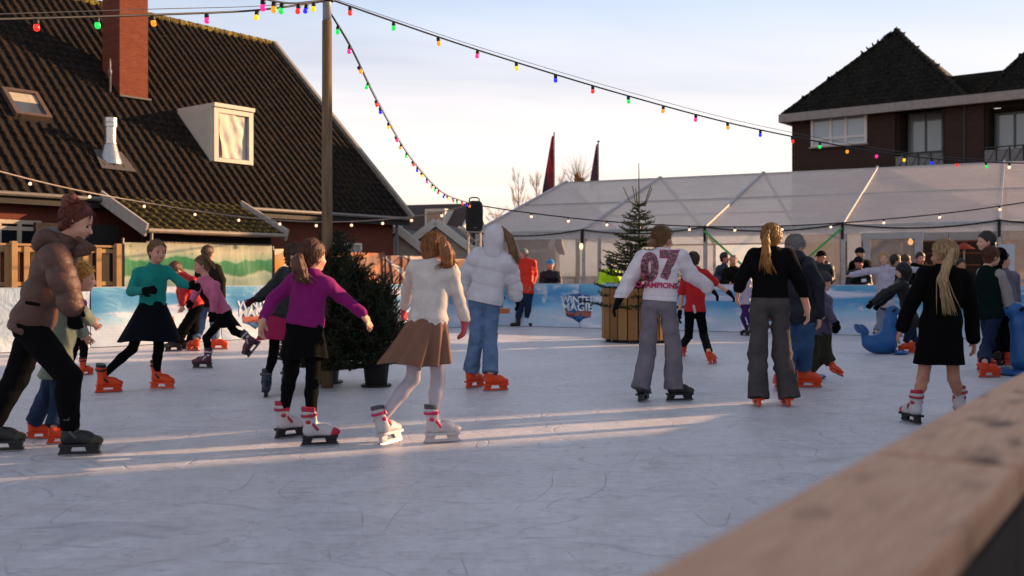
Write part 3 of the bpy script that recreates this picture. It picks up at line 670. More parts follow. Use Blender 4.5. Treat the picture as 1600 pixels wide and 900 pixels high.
# birds on the hip of the pyramid roof
BIRD = plain('bird_dark', '#1b1a1c', 0.7)
def small_bird(p, yaw, label):
    t = empty('bird', p, label, 'bird', 'birds perched on the roof hip', rz=yaw); t.scale = (0.55,) * 3
    vs_ = [(0, -0.17, 0.03, .01), (0, -0.08, 0.09, .05), (0, 0.02, 0.13, .08), (0, 0.09, 0.18, .065), (0, 0.13, 0.25, .05), (0, 0.16, 0.29, .035), (0, 0.22, 0.28, .006)]
    me = MB().tube([v[:3] for v in vs_], [v[3] for v in vs_], 8).mesh('body', True); link('body', me, BIRD, t)
    me = MB().tube([(0, -0.10, 0.07), (0, -0.24, 0.0), (0, -0.30, -0.03)], [0.04, 0.03, 0.02], 6).mesh('tail', True); link('tail', me, BIRD, t)
    for s in (-1, 1): link('leg', MB().tube([(s * 0.03, 0.0, 0.1), (s * 0.03, 0.01, -0.03)], 0.008, 5).mesh('leg'), BIRD, t)
hipA, hipB = BO.copy(), ap1
for i, f in enumerate((0.70, 0.745, 0.79, 0.83, 0.885, 0.93, 0.99)):
    small_bird(hipA.lerp(hipB, f) + Vector((0, 0, 0.10)), 1.0 + 0.7 * i, 'small dark bird, number %s up the left hip of the pyramid roof' % ('one two three four five six seven'.split()[i]) if i < 6 else 'small dark bird perched on the very peak of the pyramid roof')

# --- small houses in the distance between left house and tent
def far_house(loc, yaw, L, Wd, eave, rise, label, roofc, wallm, extra=None):
    t = empty('distant_house', loc, label, 'house', rz=yaw); h = L / 2; w = Wd / 2
    def lb(m, name, mat, par=None):
        me = m.mesh(name); return link(name, me, mat, par or t)
    lb(MB().box(-h + .2, h - .2, -w + .3, w - .3, 0, eave), 'wall', wallm)
    r = MB(); r.slab([(-h, -w, eave), (h, -w, eave), (h, 0, eave + rise), (-h, 0, eave + rise)], 0.12); r.slab([(h, w, eave), (-h, w, eave), (-h, 0, eave + rise), (h, 0, eave + rise)], 0.12)
    ro = lb(r, 'roof', roofc)
    for sx in (-h + .25, h - .25): lb(MB().slab([(sx, -w + .3, eave), (sx, w - .3, eave), (sx, 0, eave + rise - .25)], 0.1), 'gable', wallm)
    for sx in (-h, h):
        for sy in (-1, 1):
            m = MB().bar((sx, sy * w, eave), (sx, 0, eave + rise), 0.12, 0.3); lb(m, 'barge_board', WHITE, ro)
    m = MB().bar((-h, -w - .05, eave - .05), (h, -w - .05, eave - .05), 0.12); lb(m, 'gutter', WHITE, ro)
    if extra: extra(t, lb, h, w)
    return t
RBR = plain('brown_far_roof', '#4a3a36', 0.7); RDK = plain('dark_far_roof', '#2a282b', 0.7)
def ex1(t, lb, h, w):
    d = lb(MB().box(0.3, 1.4, -w * 0.55, 0.2, 3.6, 4.55), 'dormer', WHITE); lb(MB().box(0.42, 1.28, -w * 0.55 - 0.02, -w * 0.55 + 0.02, 3.72, 4.42), 'pane', glass_mat('warm_pane', '#a59a84', 0.2), d)
    s = lb(MB().slab([(-1.5, -w * .7, 3.28), (-0.9, -w * .7, 3.28), (-0.9, -w * .3, 4.24), (-1.5, -w * .3, 4.24)], 0.05), 'skylight', glass_mat('sky_pane', '#4a525c', 0.1))
p = G(700, 470); 
far_house(W(676, 430, 52) * 1.0 - Vector((0, 0, 1.2)), math.atan2(-0.35, 1), 4.9, 6, 2.5, 2.4, 'distant house with brown tiled roof and white box dormer behind the loudspeaker', RBR, BRK, ex1)
def ex2(t, lb, h, w):
    lb(MB().box(-h + .18, -h + .2, -0.8, 0.8, 0.2, 2.0), 'door', plain('grey_door', '#6f6d70', 0.6))
    for yy in (-1.6, 1.6): lb(MB().box(-h + .17, -h + .2, yy - 0.5, yy + 0.5, 1.0, 1.9), 'pane', GLASS)
WGAB = plain('pale_render', '#b8ac9c', 0.7)
far_house(W(702, 430, 43) - Vector((0, 0, 1.2)), math.atan2(1, 0.12), 6.0, 4.6, 1.6, 1.75, 'small low shed with bright white gable boards below the brown roofed house', RDK, WGAB, ex2)
far_house(W(640, 430, 41) - Vector((0, 0, 1.2)), math.atan2(1, 0.12), 5.0, 4.4, 1.35, 1.7, 'pale shed with one sunlit white gable board beside the brick house wall', RDK, WGAB, ex2)
def ex3(t, lb, h, w):
    for xx in (-1.5, 1.2): lb(MB().box(xx - 0.9, xx + 0.9, -w + .27, -w + .3, 0.05, 2.1), 'garage_door', plain('grey_door', '#6f6d70', 0.6))
far_house(W(745, 430, 46) - Vector((0, 0, 1.2)), math.atan2(-0.2, 1), 7.5, 4.5, 2.3, 1.0, 'low grey garage with dark roof under the loudspeaker', RDK, plain('grey_render', '#77727a', 0.7), ex3)
# ================================================================ TENT
TB = 4.0; T0 = Vector((112 / FPX * 32, 32, 0)); TD = Vector((0.8895, -0.4569, 0)).normalized(); TNm = Vector((0.4569, 0.8895, 0)).normalized()
TE = 2.64; TR = 4.98; TH = 7.6
def pvc(name, col, alpha_tr, transl=0.45, rough=0.35):
    """coated tent cloth: lets light through; wrinkled"""
    t = NT(name); n = t.noise(0.8, 4, 0.6, t.map((1, 1, 1)), 1.2); n2 = t.noise(2.6, 4, 0.55, t.map((2.0, 0.5, 1)), 0.8)
    c = t.ramp(n, [(0.3, tuple(x * 0.86 for x in col)), (0.7, col)])
    nb = t.bump(t.math('ADD', n, t.math('MULTIPLY', n2, 0.8)), 0.8, 0.12)
    d = t.n('ShaderNodeBsdfPrincipled'); t.l(c, d.inputs['Base Color']); d.inputs['Roughness'].default_value = rough; t.l(nb, d.inputs['Normal'])
    tr = t.n('ShaderNodeBsdfTranslucent'); t.l(c, tr.inputs['Color'])
    m1 = t.n('ShaderNodeMixShader'); m1.inputs[0].default_value = transl; t.l(d.outputs[0], m1.inputs[1]); t.l(tr.outputs[0], m1.inputs[2])
    tp = t.n('ShaderNodeBsdfTransparent'); m2 = t.n('ShaderNodeMixShader'); m2.inputs[0].default_value = alpha_tr; t.l(m1.outputs[0], m2.inputs[1]); t.l(tp.outputs[0], m2.inputs[2])
    t.l(m2.outputs[0], t.out.inputs[0]); return t.m
ROOFC = pvc('tent_roof_cloth', (0.96, 0.87, 0.83), 0.10, 0.5); REARC = pvc('rear_roof_cloth', (0.95, 0.85, 0.78), 0.38, 0.75); WALLC = pvc('clear_tent_wall', (0.66, 0.57, 0.52), 0.48, 0.4, 0.18); VALC = pvc('tent_valance_cloth', (0.74, 0.73, 0.76), 0.0, 0.35)
ALU = plain('aluminium', '#9a9a9e', 0.35, 0.7)
tent = empty('marquee_tent', T0, 'long white marquee with clear side walls and pitched translucent roof', 'tent')
def tp_(n, s=0.0, z=0.0): return T0 + TD * (n * TB) + TNm * s + Vector((0, 0, z))
NB0, NB1 = -1, 4
def cloth_quad(a, b, c, d, nu, nv, sag, name, mat, seed):
    rnd = random.Random(seed); vs = []; fs = []; nrm = (b - a).cross(d - a).normalized(); ph = [rnd.uniform(0, 6.3) for _ in range(4)]
    for j in range(nv + 1):
        for i in range(nu + 1):
            u = i / nu; v = j / nv; p = a.lerp(b, u).lerp(d.lerp(c, u), v)
            o = -sag * 4 * u * (1 - u) * 4 * v * (1 - v) * 0.6 + sag * 0.25 * math.sin(u * 9 + v * 5 + ph[0]) * math.sin(math.pi * u) * math.sin(math.pi * v)
            vs.append(p + nrm * o)
    for j in range(nv):
        for i in range(nu): q = j * (nu + 1) + i; fs.append((q, q + 1, q + nu + 2, q + nu + 1))
    return MB().add(vs, fs).build(name, mat, tent, smooth=True)
for n in range(NB0, NB1):
    for side in (0, 1):
        for h in (0, 1):
            def rp_(k, f):
                s = TH * f if side == 0 else 2 * TH - TH * f
                return tp_(k, s, TE + (TR - TE) * f)
            f0, f1 = h * 0.5, h * 0.5 + 0.5
            a, b, c, d = rp_(n, f0), rp_(n + 1, f0), rp_(n + 1, f1), rp_(n, f1)
            ca, cb = a.lerp(b, 0.012), b.lerp(a, 0.012); cc_, cd = c.lerp(d, 0.012), d.lerp(c, 0.012)
            if side: ca, cb, cc_, cd = cb, ca, cd, cc_
            cloth_quad(ca, cb, cc_, cd, 14, 10, 0.10, 'roof_panel', REARC if side else ROOFC, n * 7 + side * 3 + h)
    # front valance and walls
    cloth_quad(tp_(n, -0.06, TE - 0.27), tp_(n + 1, -0.06, TE - 0.27), tp_(n + 1, -0.05, TE + 0.02), tp_(n, -0.05, TE + 0.02), 12, 3, 0.03, 'valance', VALC, n + 40)
    if n != 2:
        cloth_quad(tp_(n + 0.02, 0, 0.05), tp_(n + 0.98, 0, 0.05), tp_(n + 0.98, 0, TE - 0.2), tp_(n + 0.02, 0, TE - 0.2), 16, 8, 0.10, 'clear_wall', WALLC, n + 60)
    if n in (-1, 1, 3): cloth_quad(tp_(n + 0.98, 2 * TH, 0.05), tp_(n + 0.02, 2 * TH, 0.05), tp_(n + 0.02, 2 * TH, TE), tp_(n + 0.98, 2 * TH, TE), 12, 6, 0.08, 'rear_wall', WALLC, n + 80)
for n in range(NB0, NB1 + 1):
    for s in (0, 2 * TH):
        MB().bar(tp_(n, s, 0), tp_(n, s, TE), 0.12, 0.09).build('leg', ALU, tent)
    MB().bar(tp_(n, 0, TE + 0.02), tp_(n, TH, TR + 0.02), 0.07, 0.12).build('rafter', plain('rafter_pale', '#b2aeb4', 0.45), tent); MB().bar(tp_(n, 2 * TH, TE + 0.02), tp_(n, TH, TR + 0.02), 0.07, 0.12).build('rafter', plain('rafter_pale', '#b2aeb4', 0.45), tent)
    MB().bar(tp_(n, 0, TE - 0.45), tp_(n, 0.9, TE + 0.2), 0.05).build('knee_brace', ALU, tent)
    # black ratchet strap hanging from the leg head
    MB().bar(tp_(n, -0.09, TE), tp_(n, -0.09, TE - 0.42), 0.07, 0.03).build('black_strap', plain('strap_black', '#151416', 0.6), tent)
for f in (0.0, 0.5):
    for side in (0, 1):
        s = TH * f if not side else 2 * TH - TH * f
        MB().bar(tp_(NB0, s, TE + (TR - TE) * f - 0.03), tp_(NB1, s, TE + (TR - TE) * f - 0.03), 0.08, 0.08).build('purlin', ALU, tent)
MB().bar(tp_(NB0, TH, TR - 0.03), tp_(NB1, TH, TR - 0.03), 0.09, 0.09).build('ridge_beam', ALU, tent)
# gable ends
for n, sg in ((NB0, 0.0), (NB1, 0.0)):
    MB().add([tp_(n, 0, TE), tp_(n, 2 * TH, TE), tp_(n, TH, TR)], [(0, 1, 2)]).build('gable_panel', ROOFC, tent)
    for s in (4.0, 11.2): MB().bar(tp_(n, s, 0), tp_(n, s, TE + (TR - TE) * (min(s, 2 * TH - s) / TH)), 0.1).build('gable_post', ALU, tent)
    cloth_quad(tp_(n, 0.05, 0.05), tp_(n, 2 * TH - 0.05, 0.05), tp_(n, 2 * TH - 0.05, TE), tp_(n, 0.05, TE), 16, 6, 0.06, 'end_wall', WALLC, n + 95)
fl_ = MB().slab([tp_(NB0, 0.1, 0.03), tp_(NB1, 0.1, 0.03), tp_(NB1, 2 * TH - 0.1, 0.03), tp_(NB0, 2 * TH - 0.1, 0.03)], 0.04).build('tent_floor', plain('tent_floorboards', '#a8855e', 0.7), tent)  # floor added in tan to bounce warm light inside the tent
# green tension straps
GRN = plain('green_strap', '#3fae5c', 0.6)
MB().bar(tp_(1, -0.16, TE - 0.1), tp_(1.36, -0.16, 1.25), 0.012, 0.06).build('green_strap', GRN, tent); MB().bar(tp_(2, -0.16, TE - 0.1), tp_(1.64, -0.16, 1.25), 0.012, 0.06).build('green_strap', GRN, tent)
# white door frame in the bay with the entrance
DRW = plain('door_white', '#a9a6a8', 0.45, var=0.08)
def tk(px): q = on_plane(px, 400, T0, TNm); return (q - T0).dot(TD) / TB
k1, k2 = tk(1348), tk(1443)
dfr = MB().obox(tp_((k1 + k2) / 2, -0.02, 2.30), TD, TNm, (0, 0, 1), (k2 - k1) * TB / 2, 0.06, 0.09).build('door_frame', DRW, tent)
for k in (k1 + 0.03, k2 - 0.03): MB().obox(tp_(k, -0.02, 1.105), TD, TNm, (0, 0, 1), 0.10, 0.06, 1.1).build('door_post', DRW, dfr)
MB().obox(tp_((k1 + k2) / 2, 0.0, 1.12), TD, TNm, (0, 0, 1), (k2 - k1) * TB / 2 - 0.2, 0.012, 1.08).build('door_pane', pvc('door_film', (0.45, 0.40, 0.38), 0.55, 0.3, 0.1), dfr)
cloth_quad(tp_(2.03, 0, 0.05), tp_(k1 - 0.01, 0, 0.05), tp_(k1 - 0.01, 0, TE - 0.2), tp_(2.03, 0, TE - 0.2), 6, 6, 0.05, 'pvc_panel', pvc('opaque_tent_wall', (0.62, 0.60, 0.62), 0.0, 0.3), 5)
MB().obox(tp_(tk(1566), -0.03, 1.60), TD, TNm, (0, 0, 1), 0.30, 0.006, 0.42).build('notice_sheet', plain('paper_white', '#b9c0cc', 0.7, var=0.04), tent)
MB().bar(tp_(2.999, 0.0, 1.05), tp_(4, 0.0, 1.05), 0.05, 0.08).build('sill_beam', ALU, tent)
# things inside the tent seen through the clear walls
BARW = plain('bar_wood', '#7a4c2c', 0.6)
bar = empty('bar_counter', tp_(2.9, 6.0), 'long wooden bar counter with back shelves inside the tent', 'bar')
MB().obox(tp_(2.6, 6.0, 0.55), TD, TNm, (0, 0, 1), 3.4, 0.35, 0.54).build('counter', BARW, bar)
MB().obox(tp_(2.6, 5.95, 1.12), TD, TNm, (0, 0, 1), 3.5, 0.45, 0.03).build('counter_top', plain('bar_top', '#3c2619', 0.4), bar)
for z in (1.55, 1.95, 2.35): MB().obox(tp_(2.6, 7.4, z), TD, TNm, (0, 0, 1), 3.3, 0.16, 0.02).build('shelf', BARW, bar)
for k in (-3.3, -1.1, 1.1, 3.3): MB().obox(tp_(2.6, 7.4, 1.25) + TD * k, TD, TNm, (0, 0, 1), 0.03, 0.17, 1.24).build('upright', BARW, bar)
def table(n, s, label):
    t = empty('standing_table', tp_(n, s), label, 'table', 'standing tables inside the tent')
    link('table_top', MB().lathe([(0.01, 1.08), (0.36, 1.08), (0.38, 1.095), (0.36, 1.11), (0.01, 1.11)], 18).mesh('t'), BARW, t); link('stem', MB().lathe([(0.035, 0.03), (0.03, 1.08)], 8).mesh('s'), IRON, t); link('foot', MB().lathe([(0.26, 0.0), (0.24, 0.02), (0.04, 0.04)], 14).mesh('f'), IRON, t)
table(0.45, 2.2, 'round standing table inside the tent, left of the planted fir'); table(1.6, 2.6, 'round standing table inside the tent behind the capped spectator')
table(-0.4, 3.0, 'round standing table inside the tent behind the blue-hatted man')
# warm lamps hanging inside over the bar
LAMP = emissive('warm_lamp', '#ffb46a', 1.4)
for i, (n, s) in enumerate(((2.35, 4.2), (2.62, 4.6), (2.95, 4.3), (3.3, 4.6))):
    t = empty('pendant_lamp', tp_(n, s, 2.15), '%s warm pendant lamp hanging over the tent bar' % ('leftmost', 'second', 'third', 'rightmost')[i], 'lamp', 'pendant lamps over the bar')
    link('bulb', MB().lathe([(0.02, 0.0), (0.07, 0.04), (0.085, 0.10), (0.05, 0.17), (0.025, 0.2)], 12).mesh('b', True), LAMP, t); link('cord', MB().tube([(0, 0, 0.2), (0, 0, 1.0)], 0.008, 5).mesh('c'), IRON, t)
hs = empty('red_parasol_heater', tp_(2.75, 3.0), 'red topped standing heater inside the tent entrance', 'heater')
link('cone', MB().lathe([(0.30, 1.98), (0.28, 2.0), (0.02, 2.18)], 16).mesh('c'), plain('heater_red', '#b03a2a', 0.5), hs); link('pole', MB().lathe([(0.03, 0.02), (0.03, 2.0)], 8).mesh('p'), ALU, hs); link('base', MB().lathe([(0.25, 0), (0.25, 0.4), (0.05, 0.45)], 14).mesh('b'), ALU, hs)
# dark garland cable along the eave, hung from leg to leg
gp = []
BLK = plain('cable_black', '#0e0e10', 0.5)
gar = empty('eave_cable', tp_(NB0, -0.12, TE), 'thick black cable sagging along the tent eave from leg to leg', 'cable')
for n in range(NB0, NB1):
    pts = [tp_(n + i / 12, -0.14, TE + 0.02 - 0.30 * 4 * (i / 12) * (1 - i / 12) * 0.55) for i in range(13)]; MB().tube(pts, 0.022, 6).build('cable', BLK, gar)
    if n in (0,):
        pass
ll = empty('eave_lamp', tp_(0, -0.2, TE - 0.62), 'small glass lamp hanging at the tent leg beside the fir tree', 'lamp')
link('bulb', MB().lathe([(0.02, 0), (0.055, 0.05), (0.06, 0.12), (0.03, 0.2)], 10).mesh('b', True), emissive('dim_warm', '#ffd9a8', 0.9), ll); link('holder', MB().lathe([(0.03, 0.2), (0.035, 0.28), (0.01, 0.6)], 8).mesh('h'), BLK, ll)

# ================================================================ FENCE LINE BEHIND THE LEFT BARRIER
FO = -LIN * 1.5     # offset outwards
def fl_pt(px):      # point on the fence line under a photo column
    return on_plane(px, 430, LC + FO, LIN).xy.to_3d()
FWOOD = plain('fence_timber', '#a98458', 0.75, var=0.22, nscale=4)
fa, fb = fl_pt(-420), fl_pt(186)
fen = empty('timber_fence', fa, 'sunlit pale timber board fence behind the barrier at the far left', 'fence')
FL = (fb - fa).length; nbd = int(FL / 0.155)
for i in range(nbd):
    c = fa + LD * (i + 0.5) * FL / nbd; back = i % 2; rnd = random.Random(i)
    MB().obox(c + LIN * (0.03 if back else -0.03) + Vector((0, 0, 0.86 + rnd.uniform(-.008, .008))), LD, LIN, (0, 0, 1), 0.05 if back else 0.066, 0.009, 0.84).build('board', FWOOD, fen, bevel=0.003)
for z in (0.35, 1.05, 1.64): MB().obox((fa + fb) / 2 + Vector((0, 0, z)), LD, LIN, (0, 0, 1), FL / 2, 0.018, 0.035).build('cross_rail', FWOOD, fen)
MB().obox((fa + fb) / 2 + Vector((0, 0, 1.725)), LD, LIN, (0, 0, 1), FL / 2, 0.06, 0.018).build('cap_rail', FWOOD, fen)
for px in (-420, -330, -250, -180, -110, -45, 19, 75, 130, 182):
    c = fl_pt(px); MB().obox(c + LIN * 0.05 + Vector((0, 0, 0.89)), LD, LIN, (0, 0, 1), 0.05, 0.05, 0.89).build('post', FWOOD, fen, bevel=0.006)
def cloth_mat(name, stops, sc=0.8, second=None, wob=0.5, leaves=None):
    t = NT(name); x, y, z = t.sep('UV'); v = t.n('ShaderNodeCombineXYZ'); t.l(x, v.inputs[0]); t.l(y, v.inputs[1])
    h = t.math('ADD', y, t.math('MULTIPLY', t.math('SUBTRACT', t.noise(sc, 4, 0.6, v.outputs[0]), 0.5), wob))
    col = t.ramp(h, [(p, srgb(c)) for p, c in stops])
    if second:
        ux = t.math('SUBTRACT', t.math('FRACT', t.math('MULTIPLY', x, 0.5)), 0.5); ang = t.n('ShaderNodeMath'); ang.operation = 'ARCTAN2'; t.l(ux, ang.inputs[0]); t.l(t.math('SUBTRACT', 1.05, y), ang.inputs[1])
        ray = t.math('SINE', t.math('ADD', t.math('MULTIPLY', ang.outputs[0], 9.0), t.math('MULTIPLY', t.noise(1.5, 3, 0.5, v.outputs[0]), 2.0)))
        col = t.mix(t.ramp(ray, [(0.55, 0.0), (0.72, 0.9)]), col, srgb(second[0]))
    if leaves:
        col = t.mix(t.ramp(t.noise(6, 5, 0.7, v.outputs[0], 1.0), [(0.62, 0.0), (0.68, 0.85)]), col, srgb(leaves))
    mp2 = t.n('ShaderNodeMapping'); mp2.inputs['Rotation'].default_value = (0, 0, 0.7); mp2.inputs['Scale'].default_value = (3, 0.8, 1); t.l(v.outputs[0], mp2.inputs[0])
    return t.bsdf(col, 0.5, 0, t.bump(t.noise(1.5, 3, 0.55, mp2.outputs[0], 0.8), 0.22, 0.05), 0.35)
GREENB = cloth_mat('green_landscape_print', [(0.0, '#6f8b78'), (0.50, '#7f968a'), (0.57, '#97a894'), (0.61, '#1c7048'), (0.77, '#267e50'), (0.80, '#94a88c'), (0.90, '#b4b298'), (1.0, '#98977e')], 1.0, None, 0.40, '#5d7a52')
ORB = cloth_mat('orange_white_print', [(0.0, '#6a5a2c'), (0.5, '#a8661c'), (0.75, '#b87a28'), (1.0, '#a8977a')], 1.2, ('#d9c8ac', 0.8), 0.6)
REDB = cloth_mat('red_collage_print', [(0.0, '#7a3420'), (0.45, '#8a2f20'), (0.75, '#6e3a30'), (1.0, '#866454')], 1.1, ('#b0602a', -0.8), 0.9, '#3a1c1a')
DRB = cloth_mat('dark_red_print', [(0.0, '#3a1a1a'), (0.5, '#641e1e'), (0.8, '#7c4238'), (1.0, '#8e6c60')], 1.0, ('#c4bab4', 0.85), 0.7, '#2a1c1c')
TANB = cloth_mat('tan_print', [(0.0, '#8a6440'), (0.5, '#9c7452'), (0.8, '#8c6048'), (1.0, '#7e5440')], 1.4, ('#b89a78', 0.5), 0.9, '#7a4632')
STEELP = plain('fence_pipe', '#6f6a68', 0.45, 0.6)
def fence_banner(px0, px1, top0, top1, mat, label, extra=None):
    a, b = fl_pt(px0), fl_pt(px1); za = W(px0, top0, a.y).z; zb_ = W(px1, top1, b.y).z
    t = empty('fence_banner', a, label, 'banner', 'printed banners on the site fence')
    me = sheet_mesh(a, b, 0.35, (za + zb_) / 2, LIN, nv=12, amp=0.02, seed=px0); me.transform(Matrix.Translation(-a)); link('printed_cloth', me, mat, t)
    for p, z in ((a, za), (b, zb_)): MB().tube([p - LIN * 0.02, p - LIN * 0.02 + Vector((0, 0, z + 0.05))], 0.022, 8).build('fence_post', STEELP, t)
    for z in (0.25, (za + zb_) / 2 - 0.02): MB().tube([a - LIN * 0.02 + Vector((0, 0, z)), b - LIN * 0.02 + Vector((0, 0, z))], 0.016, 6).build('fence_tube', STEELP, t)
    return t
fence_banner(193, 423, 376, 387, GREENB, 'green and cream landscape banner on the fence behind the teal-topped girl')
fence_banner(427, 498, 388, 391, ORB, 'orange and white rayed banner beside the green landscape banner')
fence_banner(501, 598, 392, 397, REDB, 'rust red collage banner on the fence behind the dark spruce')
fence_banner(601, 688, 398, 402, DRB, 'dark red banner with pale diagonal stripes behind the cream sweater girl')
fence_banner(691, 741, 403, 406, TANB, 'crumpled tan banner beside the loudspeaker stand')
# ================================================================ POLE, STRING LIGHTS, SPEAKER
def pole_mat():
    t = NT('pole_timber'); g = t.noise(5, 5, 0.6, t.map((9, 9, 0.5)), 0.3)
    return t.bsdf(t.ramp(g, [(0.3, srgb('#5a4a3a')), (0.7, srgb('#80694f'))]), 0.8, 0, t.bump(g, 0.5, 0.01), 0.2)
PB = G(511, 606); PTOP = W(513, -4, PB.y).z
pole = empty('light_pole', PB, 'tall timber pole with pale steel top rising from the ice behind the spruce', 'pole')
zj = W(511, 33, PB.y).z
MB().tube([PB, PB + Vector((0, 0, zj))], [0.062, 0.052], 14).build('timber_post', pole_mat(), pole, smooth=True)
MB().tube([PB + Vector((0, 0, zj - 0.02)), PB + Vector((0, 0, PTOP + 0.25))], [0.047, 0.046], 14).build('steel_top', plain('steel_pale', '#a5a3a4', 0.5, 0.4), pole, smooth=True)
MB().lathe([(0.05, -0.05), (0.075, -0.04), (0.075, 0.02), (0.05, 0.03)], 12, PB + Vector((0, 0, PTOP))).build('cable_clamp', BLK, pole)
BULBC = {'r': '#ff2a1e', 'g': '#18d858', 'o': '#ff9416', 'p': '#ff2c8c', 'b': '#2626ff', 'y': '#ffc814', 'w': '#ffd2b0'}
BM = {k: emissive('bulb_' + k, v, 0.5 if k != 'w' else 0.8) for k, v in BULBC.items()}
_bulb = {}
def bulb_meshes(kind):
    if kind in _bulb: return _bulb[kind]
    if kind == 'big': b = MB().lathe([(0.012, 0.0), (0.021, -0.008), (0.0245, -0.025), (0.024, -0.04), (0.017, -0.053), (0.006, -0.058)], 10).mesh('bulb', True); s = MB().lathe([(0.010, 0.042), (0.021, 0.038), (0.022, 0.0), (0.019, -0.004)], 8).mesh('socket', True)
    else: b = MB().lathe([(0.010, 0.0), (0.022, -0.012), (0.028, -0.030), (0.022, -0.046), (0.006, -0.055)], 8).mesh('bulb', True); s = MB().lathe([(0.008, 0.035), (0.016, 0.03), (0.016, -0.002)], 8).mesh('socket', True)
    s.materials.append(BLK); _bulb[kind] = (b, s, {}); return _bulb[kind]
def light_string(name, pts, spots, cols, label, cat='string lights', cable=0.010, kind='big', carrier=0.0, cmat=None, tilt=0.5, sc=1.0, seed=3):
    """pts: world polyline of the cable; spots: fractions along it that carry a bulb"""
    pts = [Vector(p) for p in pts]; t = empty(name, pts[0], label, cat, 'festoon light strings'); rnd = random.Random(seed)
    seg = [0]
    for a, b in zip(pts[:-1], pts[1:]): seg.append(seg[-1] + (b - a).length)
    def at(f):
        s = f * seg[-1]
        for i in range(len(pts) - 1):
            if s <= seg[i + 1] + 1e-9: return pts[i].lerp(pts[i + 1], (s - seg[i]) / (seg[i + 1] - seg[i]))
        return pts[-1]
    MB().tube(pts, cable, 6).build('cable', cmat or BLK, t)
    if carrier: MB().tube([p + Vector((0, 0, carrier * (0.3 + 0.7 * math.sin(math.pi * i / (len(pts) - 1))))) for i, p in enumerate(pts)], 0.0035, 5).build('steel_wire', plain('wire_grey', '#4a4a50', 0.5), t)
    b0, s0, cache = bulb_meshes(kind)
    for i, f in enumerate(spots):
        c = cols[i % len(cols)]
        if c not in cache: m = b0.copy(); m.materials.clear(); m.materials.append(BM[c]); cache[c] = m
        o = bpy.data.objects.new('bulb', cache[c]); COL.objects.link(o); o.parent = t; o.location = at(f) - pts[0] + Vector((0, 0, -0.045 * sc)); o.rotation_euler = (rnd.uniform(-tilt, tilt), rnd.uniform(-tilt, tilt), 0); o.scale = (sc,) * 3
        s = bpy.data.objects.new('socket', s0); COL.objects.link(s); s.parent = o
    return t
def curve_px(knots, n=40):
    """smooth world curve through (px, py, depth) knots"""
    P = [W(*k) for k in knots]; out = []
    for i in range(len(P) - 1):
        p0 = P[max(i - 1, 0)]; p1 = P[i]; p2 = P[i + 1]; p3 = P[min(i + 2, len(P) - 1)]; m = max(3, n // (len(P) - 1))
        for j in range(m):
            t = j / m; out.append(0.5 * ((2 * p1) + (-p0 + p2) * t + (2 * p0 - 5 * p1 + 4 * p2 - p3) * t * t + (-p0 + 3 * p1 - 3 * p2 + p3) * t ** 3))
    out.append(P[-1]); return out
PD = PB.y
def fr(curve, pxs):
    """fractions along a curve nearest to given photo columns"""
    acc = [0]
    for a, b in zip(curve[:-1], curve[1:]): acc.append(acc[-1] + (b - a).length)
    sx = [p.x / p.y * FPX + PCX for p in curve]; out = []
    for q in pxs:
        for i in range(len(curve) - 1):
            if (sx[i] - q) * (sx[i + 1] - q) <= 0: out.append((acc[i] + (acc[i + 1] - acc[i]) * abs((q - sx[i]) / (sx[i + 1] - sx[i] + 1e-9))) / acc[-1]); break
    return out
c = curve_px([(519, 0, PD), (746, 78, PD + 1.3), (982, 150, PD + 2.7), (1188, 203, PD + 4.0), (1413, 243, PD + 5.4), (1600, 255, PD + 6.6), (1800, 250, PD + 8)])
light_string('light_string', c, fr(c, [547, 615, 685, 746, 807, 868, 926, 982, 1036, 1087, 1137, 1188, 1238, 1281, 1324, 1370, 1413, 1456, 1495, 1541, 1577, 1620, 1660]), 'rgopybrgopobrgopybrgw', 'coloured bulb string running from the pole top across the sky to the right', carrier=0.06, tilt=0.15)
SPK = W(741, 362, 24.2)
c = curve_px([(516, 20, PD), (551, 80, PD + 1.2), (590, 160, PD + 3.6), (640, 245, PD + 7.3), (690, 300, PD + 10.8), (735, 318, 24.0)])
light_string('light_string', c, fr(c, [528, 546, 562, 574, 588, 594, 607, 619, 626, 635, 645, 652, 659, 667, 675, 680, 685, 694, 699, 708, 714, 722, 729, 734]), 'gpogrbypogrbypogrbyrgrboy', 'coloured bulb string dropping steeply from the pole top to the loudspeaker', carrier=0.04, tilt=0.5)
c = curve_px([(505, 2, PD), (400, 16, PD - 0.8), (240, 23, PD - 1.8), (0, 30, PD - 3), (-120, 30, PD - 3.6)])
light_string('light_string', c, fr(c, [478, 401, 323, 239, 152, 57, -40]), 'bypogrb', 'coloured bulb string running level from the pole top to the left edge', carrier=0.05, tilt=0.2, seed=8)
c = curve_px([(508, 0, PD), (466, 5, PD - 1.2), (430, 2, PD - 2.2), (380, -12, PD - 3.4), (250, -50, PD - 5.0)])
light_string('light_string', c, fr(c, [490, 466, 440, 428, 411]), 'yrgop', 'coloured bulb string leaving the pole top towards the viewer, cut by the top edge', tilt=0.2, seed=5)
WIRE = plain('white_wire', '#8d8078', 0.5)
c = curve_px([(-60, 252, 19.6), (0, 268, 20.4), (75, 287, 21.6), (150, 303, 23.2), (235, 318, 24.5), (330, 333, 25.2), (420, 343, 25.4), (510, 347, 25.2), (600, 343, 24.9), (680, 333, 24.6), (733, 320, 24.3)], 60)
light_string('light_string', c, fr(c, [47, 140, 225, 305, 373, 437, 494, 549, 598, 643, 690]), 'w', 'pale bulb string along the house eaves from the left edge to the loudspeaker', cable=0.016, kind='small', cmat=WIRE, carrier=0.0, tilt=0.1, sc=1.3)
